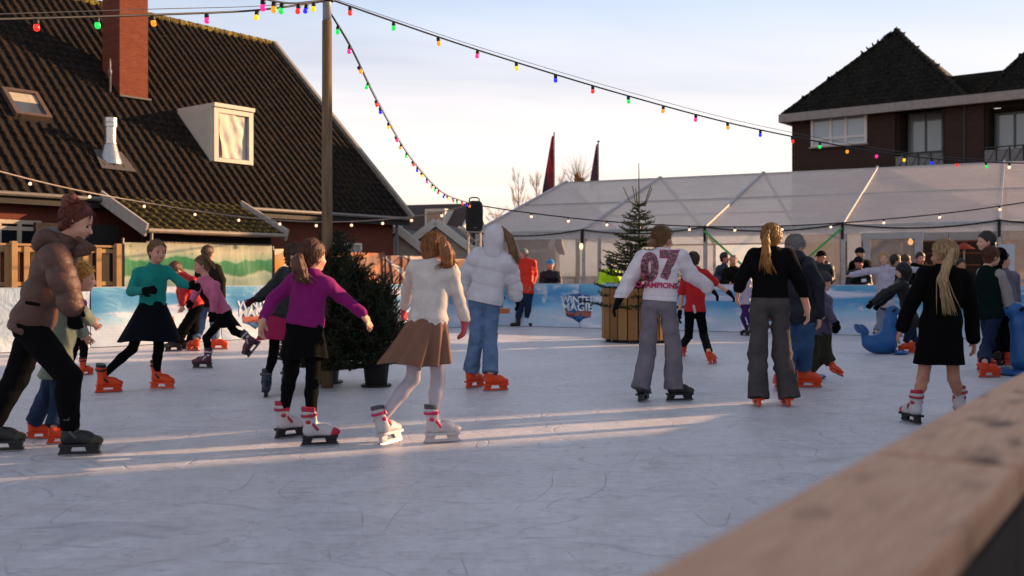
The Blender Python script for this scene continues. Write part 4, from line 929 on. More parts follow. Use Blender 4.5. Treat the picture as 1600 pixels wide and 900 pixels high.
c = curve_px([(749, 321, 24.2), (830, 333, 24.3), (950, 346, 24.4), (1100, 354, 24.6), (1250, 352, 24.7), (1400, 341, 24.8), (1520, 328, 24.8), (1640, 310, 24.8)], 60)
light_string('light_string', c, fr(c, [830, 888, 948, 1000, 1077, 1148, 1222, 1298, 1381, 1468, 1562]), 'w', 'pale bulb string stretched from the loudspeaker along the tent front', cable=0.015, kind='small', tilt=0.1, sc=1.2)
# loudspeaker on lattice stand
sp = empty('loudspeaker', SPK, 'black loudspeaker on top of the lattice stand beside the tent corner', 'loudspeaker', rz=R_(8))
sw, sh, sd = 0.20, 0.36, 0.19
prof = [(-sw * 0.80, 0.0), (sw * 0.80, 0.0), (sw * 0.96, 0.10), (sw, 0.30), (sw * 0.98, 0.55), (sw * 0.86, 0.70), (sw * 0.55, 0.74), (-sw * 0.55, 0.74), (-sw * 0.86, 0.70), (-sw * 0.98, 0.55), (-sw, 0.30), (-sw * 0.96, 0.10)]
m = poly_prism(prof, 2 * sd); me = m.mesh('cabinet'); me.transform(Matrix.Translation((0, sd, 0)) @ Matrix.Rotation(R_(90), 4, 'X'))
bm = bmesh.new(); bm.from_mesh(me); bmesh.ops.bevel(bm, geom=list(bm.edges), offset=0.018, segments=2, affect='EDGES'); bm.to_mesh(me); bm.free()
link('cabinet', me, plain('speaker_black', '#121214', 0.55), sp)
me = poly_prism([(x * 0.86, 0.05 + z * 0.86) for x, z in prof], 0.012).mesh('grille'); me.transform(Matrix.Translation((0, -sd + 0.006, 0)) @ Matrix.Rotation(R_(90), 4, 'X')); link('grille', me, plain('grille_black', '#0b0b0c', 0.7, bump=0.8, bscale=300), sp)
me = MB().tube([(-0.12, 0, 0.735), (-0.12, 0, 0.80), (-0.06, 0, 0.83), (0.06, 0, 0.83), (0.12, 0, 0.80), (0.12, 0, 0.735)], 0.018, 8).mesh('handle', True); link('handle', me, plain('speaker_black', '#121214', 0.55), sp)
me = MB().box(-0.03, 0.03, -sd - 0.012, -sd - 0.008, 0.085, 0.10).mesh('badge'); link('badge', me, plain('badge_grey', '#77777c', 0.4), sp)
st = empty('lattice_stand', (SPK.x, SPK.y, 0), 'aluminium lattice truss stand carrying the loudspeaker', 'stand'); hz = SPK.z - 0.02
TR_ = plain('truss_alu', '#a79a90', 0.35, 0.7)
cs = [(-0.145, -0.145), (0.145, -0.145), (0.145, 0.145), (-0.145, 0.145)]
for x, y in cs: link('upright', MB().tube([(x, y, 0.02), (x, y, hz)], 0.024, 8).mesh('u'), TR_, st)
nz_ = 8
for i in range(nz_):
    for k in range(4):
        a, b = cs[k], cs[(k + 1) % 4]; z0, z1 = 0.05 + (hz - 0.1) * i / nz_, 0.05 + (hz - 0.1) * (i + 1) / nz_
        if i % 2: a, b = b, a
        link('brace', MB().tube([(a[0], a[1], z0), (b[0], b[1], z1)], 0.010, 5).mesh('b'), TR_, st)
link('base_plate', MB().box(-0.35, 0.35, -0.35, 0.35, 0, 0.018).mesh('bp'), TR_, st)
link('top_plate', MB().box(-0.19, 0.19, -0.19, 0.19, hz, hz + 0.015).mesh('tp'), TR_, st)

# ================================================================ FLAGS, BARE TREES
def flag(px, top, bot, d, label, red, w0, w1):
    base = W(px, 430, d); base.z = 0; t = empty('flag', base, label, 'flag'); zt = W(px, top, d).z
    link('flagpole', MB().tube([(0, 0, 0), (0, 0, zt)], [0.06, 0.035], 8).mesh('p'), plain('pole_white', '#8a8488', 0.4), t)
    if red: link('finial', MB().lathe([(0.09, 0), (0.1, 0.05), (0.03, 0.1)], 10, (0, 0, zt)).mesh('f'), ALU, t)
    else: link('finial', MB().lathe([(0.05, 0), (0.06, 0.05), (0.02, 0.1)], 10, (0, 0, zt)).mesh('f'), ALU, t)
    zb_ = W(px, bot, d).z; vs = []; fs = []; nu, nv = 10, 22
    for j in range(nv + 1):
        v = j / nv; wd_ = (w0 + (w1 - w0) * v) * (1 - 0.35 * max(0, v - 0.85) / 0.15)
        for i in range(nu + 1):
            u = i / nu; vs.append((-0.04 - wd_ * u, 0.12 * math.sin(u * 7 + v * 3) * u, zt - 0.05 - (zt - zb_) * v - 0.5 * u * (0.3 + v)))
    for j in range(nv):
        for i in range(nu): q = j * (nu + 1) + i; fs.append((q, q + 1, q + nu + 2, q + nu + 1))
    tt = NT('flag_cloth_' + str(px)); x, y, z = tt.sep('Object')
    col = tt.ramp(tt.noise(0.9, 3, 0.5, tt.map((1, 1, 0.5))), [(0.42, srgb('#4a3340')), (0.55, srgb('#a82a34' if not red else '#5a3c48')), (0.7, srgb('#3c2a38'))])
    link('flag_cloth', MB().add(vs, fs).mesh('c', True), tt.bsdf(col, 0.8, 0, None, 0.2), t)
flag(866, 209, 298, 56, 'tall furled red and purple flag behind the tent, left of the pollard tree', False, 0.12, 0.75)
flag(935, 222, 280, 58, 'furled dark purple flag on a capped pole, right of the pollard tree', True, 0.1, 0.55)
BARK = plain('bare_bark', '#9a8470', 0.85, var=0.3)
def bare_tree(px, top, d, label, spread, seed, upright=True, pollard=False):
    base = W(px, 430, d); base.z = 0; t = empty('bare_tree', base, label, 'tree', 'leafless trees behind the tent'); rnd = random.Random(seed); H = W(px, top, d).z
    pts = [Vector((0, 0, H * i / 8)) + Vector((rnd.uniform(-.1, .1), rnd.uniform(-.1, .1), 0)) * (i / 8) for i in range(9)]
    m = MB()
    if pollard:
        kn = H * 0.70; pts = [p for p in pts if p.z <= kn]
        link('trunk', MB().tube(pts, [0.17 - 0.012 * i for i in range(len(pts))], 8).mesh('t', True), BARK, t)
        heads = []
        for k in range(6):
            a = rnd.uniform(0, 6.28); z = kn * (0.86 + 0.028 * k); L = rnd.uniform(0.25, 0.8) * (1 - k * 0.08); e = Vector((math.cos(a) * L, math.sin(a) * L, z + L * 0.5)); heads.append(e)
            m.tube([(0, 0, z - 0.1), e * 0.5 + Vector((0, 0, z * 0.5)), e], [0.09, 0.08, 0.11], 6); m.lathe([(0.05, -0.12), (0.17, -0.04), (0.19, 0.06), (0.1, 0.16)], 7, e)
        heads.append(Vector((0, 0, kn))); m.lathe([(0.1, -0.2), (0.24, -0.05), (0.22, 0.12), (0.1, 0.2)], 8, (0, 0, kn))
        link('knuckle_limbs', m.mesh('k', True), plain('pollard_bark', '#8a6a3c', 0.85), t)
        tw = MB()
        for h in heads:
            for q in range(16):
                a = rnd.uniform(0, 6.28); el = rnd.uniform(0.3, 1.4); L = rnd.uniform(0.8, 1.9); dv = Vector((math.cos(a) * math.cos(el), math.sin(a) * math.cos(el), math.sin(el)))
                tw.tube([h, h + dv * L * 0.5 + Vector((0, 0, 0.05)), h + dv * L + Vector((0, 0, 0.2))], [0.011, 0.008, 0.004], 4, False)
        o = link('crown', tw.mesh('c'), plain('twig_brown', '#8a7458', 0.85), t); return
    link('trunk', MB().tube(pts, [0.22 * (1 - 0.11 * i) for i in range(9)], 7).mesh('t', True), BARK, t)
    tw = MB()
    for i in range(60):
        z = H * rnd.uniform(0.22, 0.97); a = rnd.uniform(0, 6.28); L = spread * (0.35 + 0.65 * (1 - z / H)) * rnd.uniform(0.5, 1.1); rise = L * (2.2 if upright else 0.7)
        p0 = Vector((0, 0, z)); p1 = p0 + Vector((math.cos(a) * L * 0.6, math.sin(a) * L * 0.6, rise * 0.35)); p2 = p0 + Vector((math.cos(a) * L, math.sin(a) * L, rise)); tw.tube([p0, p1, p2], [0.04, 0.022, 0.006], 4, False)
        for q in range(6):
            f = rnd.uniform(0.3, 1); b = p1.lerp(p2, f); a2 = a + rnd.uniform(-1.2, 1.2); l2 = L * rnd.uniform(0.3, 0.6); e = b + Vector((math.cos(a2) * l2 * 0.7, math.sin(a2) * l2 * 0.7, l2 * (1.3 if upright else 0.5))); tw.tube([b, e], [0.016, 0.005], 4, False)
            for _ in range(2):
                e2 = e + Vector((rnd.uniform(-.3, .3), rnd.uniform(-.3, .3), rnd.uniform(0.1, 0.5))); tw.tube([b.lerp(e, 0.5), e2], [0.009, 0.004], 3, False)
    link('crown', tw.mesh('c'), plain('twig_tan', '#b59c86', 0.85), t)  # twigs paled in colour to imitate backlight on the far trees
bare_tree(903, 205, 62, 'pollarded bare tree with knobbly head showing above the tent ridge', 1, 3, pollard=True)
bare_tree(810, 272, 125, 'slender bare poplar just right of the loudspeaker, the tallest of the far row', 1.7, 5)
bare_tree(838, 275, 125, 'slender bare poplar beside the left flag', 1.5, 6)
bare_tree(872, 285, 110, 'faint bare poplar directly behind the left flag', 2.0, 7)
bare_tree(776, 330, 110, 'low spreading bare tree behind the tent corner beside the loudspeaker', 2.6, 8, upright=False)

# ================================================================ CONIFERS
def needle_mat(name, c1, c2):
    t = NT(name); oi = t.n('ShaderNodeObjectInfo')
    return t.bsdf(t.ramp(t.noise(3.5, 3, 0.6), [(0.3, srgb(c1)), (0.7, srgb(c2))]), 0.6, 0, None, 0.3)
NEED = needle_mat('fir_needles', '#1f2f1c', '#3a4a2a'); NEED2 = needle_mat('spruce_needles', '#141f15', '#26331f'); TWIG = plain('conifer_bark', '#4d4028', 0.85)
def conifer(P, H, r0, mat, label, parent_name='fir_tree', seed=1, first=0.12, whorl=0.17, leader=0.0, dens=1.0, tops=1, zb=0.0, up=0.12, bush=False, nw=0.003, nk=1.0):
    """branches in whorls, each branch a comb of flat needle sprays"""
    t = empty(parent_name, P, label, 'tree'); rnd = random.Random(seed)
    link('trunk', MB().tube([(0, 0, zb), (0.01, 0, H * 0.5), (0, 0.01, H)], [0.035 + H * 0.008, 0.022, 0.006], 8).mesh('t', True), TWIG, t)
    V = []; F = []; tw = MB()
    def needles(a, b, ln, n):
        d = (b - a); L = d.length; d.normalize(); s = d.cross(Vector((0, 0, 1)))
        s = s.normalized() if s.length > 1e-3 else Vector((1, 0, 0)); u = s.cross(d)
        n = int(n * nk)
        for i in range(n):
            p = a.lerp(b, (i + rnd.random()) / n); ang = rnd.uniform(0, 6.28); o = (s * math.cos(ang) + u * math.sin(ang) * 0.75 + d * rnd.uniform(0.5, 1.1)).normalized() * ln * rnd.uniform(0.7, 1.15)
            w = d.cross(o); w = w.normalized() * nw if w.length > 1e-6 else s * nw
            k = len(V); V.extend([tuple(p - w), tuple(p + w), tuple(p + o)]); F.append((k, k + 1, k + 2))
    z = zb + first * H; body = H * (1 - leader)
    while z < body:
        f = (z - zb) / (body - zb); rr = r0 * (1 - f) ** (0.8 if not bush else 0.55) + 0.05; nb = int((7 if f < 0.7 else 5) * dens + rnd.random()); a0 = rnd.uniform(0, 6.28)
        for k in range(nb):
            a = a0 + 6.28 * k / nb + rnd.uniform(-.25, .25); L = rr * rnd.uniform(0.78, 1.12); lift = up * (0.4 + f) * L
            p0 = Vector((0, 0, z + rnd.uniform(-.05, .05))); p1 = p0 + Vector((math.cos(a) * L * 0.55, math.sin(a) * L * 0.55, lift * 0.2 - 0.02 * L)); p2 = p0 + Vector((math.cos(a) * L, math.sin(a) * L, lift))
            tw.tube([p0, p1, p2], [0.010, 0.007, 0.003], 4, False); needles(p0.lerp(p1, 0.3), p1, 0.028, int(26 * L / 0.5) + 4); needles(p1, p2, 0.026, int(40 * L / 0.5) + 6)
            ns = max(3, int(L / 0.055))
            for q in range(1, ns + 1):
                g = q / (ns + 0.3); b = p0.lerp(p1, g / 0.55) if g < 0.55 else p1.lerp(p2, (g - 0.55) / 0.45); l2 = (1 - g) * L * 0.42 + 0.05
                for sd_ in (-1, 1):
                    a2 = a + sd_ * rnd.uniform(0.6, 1.0); e = b + Vector((math.cos(a2) * l2, math.sin(a2) * l2, rnd.uniform(-.02, .05) + lift * 0.2)); tw.tube([b, e], [0.004, 0.002], 3, False); needles(b, e, 0.026, int(34 * l2 / 0.25) + 4)
                    if bush and l2 > 0.1:
                        e2 = b.lerp(e, 0.6) + Vector((rnd.uniform(-.05, .05), rnd.uniform(-.05, .05), rnd.uniform(0.05, 0.14))); needles(b.lerp(e, 0.6), e2, 0.026, 16)
        z += whorl * (1 - 0.45 * f) * rnd.uniform(0.85, 1.15)
    if leader:
        needles(Vector((0, 0, body - 0.1)), Vector((0, 0, H)), 0.022, 60)
        for k in range(5):
            a = 6.28 * k / 5 + 0.4; p0 = Vector((0, 0, body * 0.985)); p1 = p0 + Vector((math.cos(a) * 0.16, math.sin(a) * 0.16, 0.10)); p2 = p0 + Vector((math.cos(a) * 0.28, math.sin(a) * 0.28, 0.36)); tw.tube([p0, p1, p2], [0.012, 0.010, 0.008], 5); needles(p0, p1, 0.022, 14); needles(p1, p2, 0.022, 26)
    for k in range(tops - 1):
        a = rnd.uniform(0, 6.28); q = Vector((math.cos(a) * r0 * 0.4, math.sin(a) * r0 * 0.4, H * rnd.uniform(0.5, 0.62)))
        e = q + Vector((0, 0, H * rnd.uniform(0.2, 0.34))); tw.tube([q, e], [0.012, 0.005], 5); needles(q, e, 0.03, 60)
        for w_ in range(9):
            b = q.lerp(e, w_ / 9); l2 = 0.20 * (1 - w_ / 10)
            for j in range(6):
                a2 = 6.28 * j / 6 + w_; needles(b, b + Vector((math.cos(a2) * l2, math.sin(a2) * l2, 0.07)), 0.027, 16)
    link('branches', tw.mesh('b'), TWIG, t)
    me = bpy.data.meshes.new('needles'); me.from_pydata(V, [], F); me.update(); o = link('needles', me, mat, t); o['kind'] = 'stuff'
    return t
# planted fir in a round slatted planter
PC = G(1003, 536); PC.y += 0.42
ztop = W(1003, 255, PC.y).z
pr = 0.5
conifer(PC, ztop, 0.98, NEED, 'young fir tree with bare candelabra tip standing in the round timber planter', seed=11, zb=0.55, first=0.02, whorl=0.175, leader=0.235, dens=1.25, nw=0.006, nk=1.5, up=0.16)
pl = empty('timber_planter', PC, 'round planter of upright pine slats holding the fir tree', 'planter')
PINE = plain('pine_slat', '#8a5f30', 0.6, var=0.2, nscale=5)
PINES = [PINE, plain('pine_slat_b', '#7a5229', 0.6, var=0.2, nscale=5), plain('pine_slat_c', '#946a3a', 0.6, var=0.2, nscale=5)]
nsl = 22; prr = (1060 - 947) / 2 / FPX * PC.y; zt_ = W(1003, 451, PC.y - prr).z
for i in range(nsl):
    a = 6.2832 * (i + 0.5) / nsl; c_ = Vector((math.cos(a) * prr, math.sin(a) * prr, 0)); tx = Vector((-math.sin(a), math.cos(a), 0)); rx = Vector((math.cos(a), math.sin(a), 0))
    me = MB().obox(c_ + Vector((0, 0, 0.06 + (zt_ - 0.06) / 2)), tx, rx, (0, 0, 1), math.pi * prr / nsl - 0.009, 0.013, (zt_ - 0.06) / 2).mesh('slat')
    bm = bmesh.new(); bm.from_mesh(me); bmesh.ops.bevel(bm, geom=list(bm.edges), offset=0.004, segments=1, affect='EDGES'); bm.to_mesh(me); bm.free(); link('slat', me, PINES[(i * 7) % 3], pl)
for z in (0.16, zt_ - 0.12): link('hoop', MB().tube([(math.cos(6.2832 * k / 32) * (prr - 0.035), math.sin(6.2832 * k / 32) * (prr - 0.035), z) for k in range(33)], 0.018, 6).mesh('h'), plain('hoop_dark', '#2a241e', 0.7), pl)
link('soil', MB().lathe([(0.01, zt_ - 0.10), (prr - 0.03, zt_ - 0.10), (prr - 0.03, zt_ - 0.14), (0.01, zt_ - 0.14)], 24).mesh('s'), plain('soil', '#2a1f16', 0.95, bump=0.8), pl)
link('liner', MB().lathe([(prr - 0.05, 0.05), (prr - 0.05, zt_ - 0.13)], 24).mesh('l'), plain('liner_dark', '#15120f', 0.9), pl)
for k in range(6): a = 6.2832 * k / 6 + 0.2; link('foot', MB().box(-0.04, 0.04, -0.04, 0.04, 0, 0.06).mesh('f'), plain('hoop_dark', '#2a241e', 0.7), pl, (math.cos(a) * (prr - 0.08), math.sin(a) * (prr - 0.08), 0))
# dark potted spruces around the pole
def pot(P, r, h, label, col='#131313'):
    t = empty('plant_pot', P, label, 'pot'); m_ = plain('pot_' + col[1:], col, 0.5)
    link('bowl', MB().lathe([(r * 0.78, 0.0), (r * 0.8, 0.01), (r * 0.98, h - 0.05), (r * 1.06, h - 0.045), (r * 1.06, h), (r * 0.95, h), (r * 0.93, h - 0.06), (0.01, h - 0.06)], 24).mesh('p', True), m_, t); link('soil', MB().lathe([(0.01, h - 0.05), (r * 0.93, h - 0.05)], 20).mesh('s'), plain('soil', '#2a1f16', 0.95), t)
    link('saucer', MB().lathe([(r * 0.9, 0.0), (r * 1.12, 0.004), (r * 1.15, 0.025), (r * 1.1, 0.025)], 24).mesh('s'), m_, t)
P1 = G(585, 606) + Vector((0, 0.14, 0)); P2 = G(508, 607) + Vector((-0.1, 0.55, 0)); P3 = G(528, 600) + Vector((0, -0.35, 0))
pot(P1, 0.145, 0.30, 'black plastic pot under the right-hand spruce')
pot(P2, 0.17, 0.30, 'grey pot at the foot of the pole', '#4d4a48')
conifer(P1, W(592, 440, P1.y).z, 0.36, NEED2, 'small bushy spruce in the black pot, right of the pole', 'spruce_tree', 21, 0.02, 0.10, 0.0, 1.5, 12, 0.26, 0.8, True, 0.004, 1.7)
conifer(P2 + Vector((0.12, -0.3, 0)), W(528, 375, P2.y).z, 0.68, NEED2, 'large dark spruce around the pole behind the girl in magenta', 'spruce_tree', 22, 0.04, 0.105, 0.0, 1.5, 14, 0.16, 0.4, True, 0.004, 1.7)
# ================================================================ FIGURES: one continuous surface from a signed distance field
f32 = np.float32
def A3(v): return np.array(tuple(v), dtype=f32)
def smin(a, b, k):
    if k <= 0: return np.minimum(a, b)
    h = np.clip(0.5 + 0.5 * (b - a) / k, 0, 1); return b + (a - b) * h - k * h * (1 - h)
class Cone:
    def __init__(s, a, b, ra, rb, quilt=None, flat=False): s.a = A3(a); s.b = A3(b); s.ra = ra; s.rb = rb; s.q = quilt; s.flat = flat
    def bb(s): r = max(s.ra, s.rb); return np.minimum(s.a, s.b) - r, np.maximum(s.a, s.b) + r
    def __call__(s, p):
        ba = s.b - s.a; L2 = max(float(ba @ ba), 1e-9); pa = p - s.a; hr = pa @ ba / L2; h = np.clip(hr, 0, 1)
        if s.flat:
            L = math.sqrt(L2); h2 = np.clip(hr, 0, 1 + s.rb / L); q = pa - h2[:, None] * ba; return np.maximum(np.sqrt(np.einsum('ij,ij->i', q, q)) - (s.ra + (s.rb - s.ra) * h), (hr - 1) * L)
        q = pa - h[:, None] * ba; r = s.ra + (s.rb - s.ra) * h
        if s.q: r = r + s.q[1] * np.sqrt(np.abs(np.sin(np.pi * (h * math.sqrt(L2) / s.q[0] + s.q[2]))) + 1e-4)
        return np.sqrt(np.einsum('ij,ij->i', q, q)) - r
class Ell:
    def __init__(s, c, R, r): s.c = A3(c); s.R = np.array(R, dtype=f32); s.r = np.array(r, dtype=f32)
    def bb(s): m = float(s.r.max()); return s.c - m, s.c + m
    def __call__(s, p):
        q = (p - s.c) @ s.R.T; k0 = np.sqrt(np.sum((q / s.r) ** 2, 1)); k1 = np.sqrt(np.sum((q / s.r ** 2) ** 2, 1)) + 1e-9; return k0 * (k0 - 1) / k1
class Shape:
    """ordered list of (op, primitive, blend); optional displacement and cuts"""
    def __init__(s): s.i = []; s.cuts = []; s.disp = None; s.soft = []
    def add(s, prim, k=0.02): s.i.append((0, prim, k)); return s
    def sub(s, prim, k=0.01): s.i.append((1, prim, k)); return s
    def cut(s, P, N): s.cuts.append((A3(P), A3(Vector(N).normalized()))); return s     # keeps the side opposite N
    def __call__(s, p):
        d = None
        for op, pr, k in s.i:
            e = pr(p)
            if d is None: d = e
            elif op == 0: d = smin(d, e, k)
            else: d = -smin(-d, e, k)
        if s.disp is not None: d = d - s.disp(p)
        for P, N in s.cuts: d = np.maximum(d, (p - P) @ N)
        return d
    def blocks(s, pts, cen, rad):
        """distance on (blocks, points, 3); each primitive is only evaluated in the blocks it can reach"""
        C = np.stack([pr(cen) for op, pr, k in s.i], 1); add = np.array([op == 0 for op, pr, k in s.i]); dm = C[:, add].min(1); d = np.full(pts.shape[:2], 9.0, f32)
        for j, (op, pr, k) in enumerate(s.i):
            m = C[:, j] < (dm + rad + k + 0.01 if op == 0 else rad + k + 0.01)
            if not m.any(): continue
            n = pts.shape[1]; e = pr(pts[m].reshape(-1, 3)).reshape(-1, n); cur = d[m]
            d[m] = (np.where(cur > 8, e, smin(cur, e, k)) if op == 0 else -smin(-cur, e, k)).astype(f32)
        P = pts.reshape(-1, 3)
        if s.disp is not None: d = d - s.disp(P).reshape(d.shape)
        for Q, N in s.cuts: d = np.maximum(d, ((P - Q) @ N).reshape(d.shape))
        return d
    def bb(s):
        lo = np.min([pr.bb()[0] for op, pr, k in s.i if op == 0], 0); hi = np.max([pr.bb()[1] for op, pr, k in s.i if op == 0], 0); return lo - 0.05, hi + 0.05
def surface(shape, vox, name='m', smooth=True):
    """sparse surface nets"""
    lo, hi = shape.bb(); BS = 6; bsz = BS * vox
    nb = np.maximum(1, np.ceil((hi - lo) / bsz).astype(int)); gi = np.stack(np.meshgrid(*[np.arange(n) for n in nb], indexing='ij'), -1).reshape(-1, 3)
    cen = (lo + (gi + 0.5) * bsz).astype(f32); act = np.abs(shape(cen)) < bsz * 0.87 * 1.35 + 0.012; gi = gi[act]
    if len(gi) == 0: return bpy.data.meshes.new(name)
    loc = np.stack(np.meshgrid(*[np.arange(BS + 1)] * 3, indexing='ij'), -1).reshape(-1, 3)
    pts = (lo + (gi[:, None, :] * BS + loc[None]) * vox).astype(f32)
    D = shape.blocks(pts, cen[act], bsz * 0.87 * 2.3).reshape(-1, BS + 1, BS + 1, BS + 1); S = D < 0
    tot = nb * BS + 2
    def cid(ix): return (ix[:, 0].astype(np.int64) + 1) * (tot[1] + 2) * (tot[2] + 2) + (ix[:, 1] + 1) * (tot[2] + 2) + ix[:, 2] + 1
    c8 = [(i, j, k) for i in (0, 1) for j in (0, 1) for k in (0, 1)]
    cnt = sum(S[:, i:BS + i, j:BS + j, k:BS + k].astype(np.int8) for i, j, k in c8); mixed = (cnt > 0) & (cnt < 8)
    b, x, y, z = np.nonzero(mixed)
    V8 = np.stack([D[b, x + i, y + j, z + k] for i, j, k in c8], 1); off = np.array(c8, f32)
    acc = np.zeros((len(b), 3), f32); n = np.zeros(len(b), f32)
    for p in range(8):
        for q in range(p + 1, 8):
            if bin(p ^ q).count('1') != 1: continue
            a_, b_ = V8[:, p], V8[:, q]; m = (a_ < 0) != (b_ < 0); t = np.where(m, a_ / np.where(m, a_ - b_, 1), 0)
            acc += np.where(m[:, None], off[p] + t[:, None] * (off[q] - off[p]), 0); n += m
    gl = gi[b] * BS + np.stack([x, y, z], 1); vert = lo + (gl + acc / n[:, None]) * vox
    ids = cid(gl); order = np.argsort(ids); ids = ids[order]; vert = vert[order]
    faces = []
    for ax in range(3):
        sl0 = [slice(0, BS)] * 3; sl1 = list(sl0); sl1[ax] = slice(1, BS + 1)
        s0 = S[(slice(None), *sl0)]; s1 = S[(slice(None), *sl1)]; bb_, ex, ey, ez = np.nonzero(s0 != s1)
        if len(bb_) == 0: continue
        g = gi[bb_] * BS + np.stack([ex, ey, ez], 1); flip = s0[bb_, ex, ey, ez]; u, v = (ax + 1) % 3, (ax + 2) % 3; quad = []
        ok = np.ones(len(g), bool)
        for du, dv in ((0, 0), (1, 0), (1, 1), (0, 1)):
            h = g.copy(); h[:, u] -= du; h[:, v] -= dv; key = cid(h); pos = np.searchsorted(ids, key); pos = np.minimum(pos, len(ids) - 1); ok &= ids[pos] == key; quad.append(pos)
        Q = np.stack(quad, 1)[ok]; flip = flip[ok]; Q[~flip] = Q[~flip][:, ::-1]; faces.append(Q)
    F = np.concatenate(faces); me = bpy.data.meshes.new(name)
    me.vertices.add(len(vert)); me.vertices.foreach_set('co', vert.astype(f32).ravel()); me.loops.add(F.size); me.loops.foreach_set('vertex_index', F.ravel().astype(np.int32))
    me.polygons.add(len(F)); me.polygons.foreach_set('loop_start', (np.arange(len(F)) * 4).astype(np.int32)); me.update(calc_edges=True); me.validate()
    if smooth: me.polygons.foreach_set('use_smooth', np.ones(len(me.polygons), bool))
    return me
def folds(amp, seed, freq=26.0, vert=0.5):
    """cloth creases: a few warped waves"""
    r = np.random.RandomState(seed); K = r.normal(size=(4, 3)); K[:, 2] *= vert; K = (K / np.linalg.norm(K, axis=1)[:, None] * freq * np.array([0.55, 0.8, 1.15, 1.7])[:, None]).astype(f32); ph = r.uniform(0, 6.28, 8)
    def fn(p):
        w = 0.7 * np.sin(p @ K[1] * 0.5 + ph[4]) ; s = 0
        for i, a in enumerate((0.9, 0.7, 0.5, 0.3)):
            s = s + a * (1 - 2 * np.abs(np.sin(0.5 * (p @ K[i] + ph[i]) + w))) 
        return (amp * 0.6 * s).astype(f32)
    return fn
def both(*fs): return lambda p: sum(f(p) for f in fs)
def torso_quilt(U, O, sp, amp):
    U = A3(U); O = A3(O)
    return lambda p: (amp * np.sqrt(np.abs(np.sin(np.pi * ((p - O) @ U) / sp)) + 1e-4)).astype(f32)
def strands(C, U, amp, n=26):
    """combed hair: fine grooves running down from the crown"""
    U = Vector(U).normalized(); X = U.orthogonal().normalized(); Y = U.cross(X); C = A3(C); X = A3(X); Y = A3(Y); U = A3(U)
    def fn(p):
        q = p - C; a = np.arctan2(q @ Y, q @ X); h = q @ U
        return (amp * (np.sin(a * n + 14 * h) + 0.6 * np.sin(a * n * 1.9 - 9 * h + 1))).astype(f32)
    return fn
# ---------------------------------------------------------------- cloth and skin materials
def cloth(name, hexc, rough=0.9, var=0.16, weave=420, sheen=0.04, bump=0.25):
    if name in _mc: return _mc[name]
    t = NT(name); c = srgb(hexc)
    col = t.ramp(t.noise(9, 4, 0.6), [(0.3, tuple(x * (1 - var) for x in c)), (0.7, tuple(min(1, x * (1 + var * 0.7)) for x in c))])
    nb = t.bump(t.math('ADD', t.noise(weave, 2), t.math('MULTIPLY', t.noise(34, 4, 0.6), 1.6)), bump, 0.004)
    m = t.bsdf(col, rough, 0, nb, 0.25 if max(c) > 0.02 else 0.06, Sheen_Weight=sheen if max(c) > 0.02 else 0.0); _mc[name] = m; return m
def denim(name, hexc, light):
    if name in _mc: return _mc[name]
    t = NT(name); col = t.ramp(t.noise(5, 5, 0.62), [(0.3, srgb(hexc)), (0.72, srgb(light))])
    m = t.bsdf(col, 0.88, 0, t.bump(t.math('ADD', t.noise(500, 2), t.math('MULTIPLY', t.noise(30, 4), 1.8)), 0.3, 0.004), 0.15); _mc[name] = m; return m
def nylon(name, hexc, rough=0.5):
    if name in _mc: return _mc[name]
    t = NT(name); c = srgb(hexc); col = t.ramp(t.noise(7, 4), [(0.3, tuple(x * 0.88 for x in c)), (0.7, tuple(min(1, x * 1.08) for x in c))])
    m = t.bsdf(col, rough, 0, t.bump(t.math('ADD', t.noise(24, 5, 0.65, None, 0.8), t.math('MULTIPLY', t.noise(70, 3), 0.4)), 0.5, 0.012), 0.3); _mc[name] = m; return m
def skin(name, hexc):
    if name in _mc: return _mc[name]
    t = NT(name); c = srgb(hexc); col = t.ramp(t.noise(14, 4), [(0.35, c), (0.7, (c[0] * 1.06, c[1] * 0.86, c[2] * 0.82))])
    m = t.bsdf(col, 0.5, 0, t.bump(t.noise(160, 3), 0.08, 0.002), 0.4, Subsurface_Weight=0.15, Subsurface_Radius=(0.012, 0.005, 0.003), Subsurface_Scale=1.0)
    _mc[name] = m; return m
def hairm(name, hexc, light):
    if name in _mc: return _mc[name]
    t = NT(name); v = t.map((60, 60, 7)); col = t.ramp(t.noise(1.6, 4, 0.6, v), [(0.32, srgb(hexc)), (0.68, srgb(light))])
    m = t.bsdf(col, 0.45, 0, t.bump(t.noise(3.5, 4, 0.6, v), 0.7, 0.01), 0.45); _mc[name] = m; return m
SK = {'fair': skin('skin_fair', '#c89a84'), 'tan': skin('skin_tan', '#b07f66'), 'rosy': skin('skin_rosy', '#c08a78')}
HAIR = {'ginger': hairm('hair_ginger', '#5a3018', '#a8682e'), 'curl': hairm('hair_curlgold', '#8a5418', '#e0a448'), 'auburn': hairm('hair_auburn', '#34120a', '#7c3218'), 'red': hairm('hair_redbrown', '#32180c', '#68381c'), 'brown': hairm('hair_brown', '#2a1a10', '#52341f'), 'blond': hairm('hair_blond', '#7a5a34', '#b8935c'), 'golden': hairm('hair_golden', '#6a431a', '#a8742e'), 'dkblond': hairm('hair_darkblond', '#4c321c', '#825c34'), 'black': hairm('hair_black', '#0e0b0a', '#221a16'), 'grey': hairm('hair_grey', '#5a5654', '#8a8583'), 'pale': hairm('hair_pale', '#7a6142', '#b8996e')}
EYEM = plain('eye_dark', '#1a1210', 0.25, var=0.05); LIPM = plain('lip', '#9a4e48', 0.45, var=0.08); BLKCLOTH = cloth('black_cloth', '#0d0d0f'); WARMBLK = cloth('black_knit', '#131114', weave=260)
_eye = MB().lathe([(0.001, -0.012), (0.009, -0.008), (0.0125, 0), (0.009, 0.008), (0.001, 0.012)], 8).mesh('eye', True)
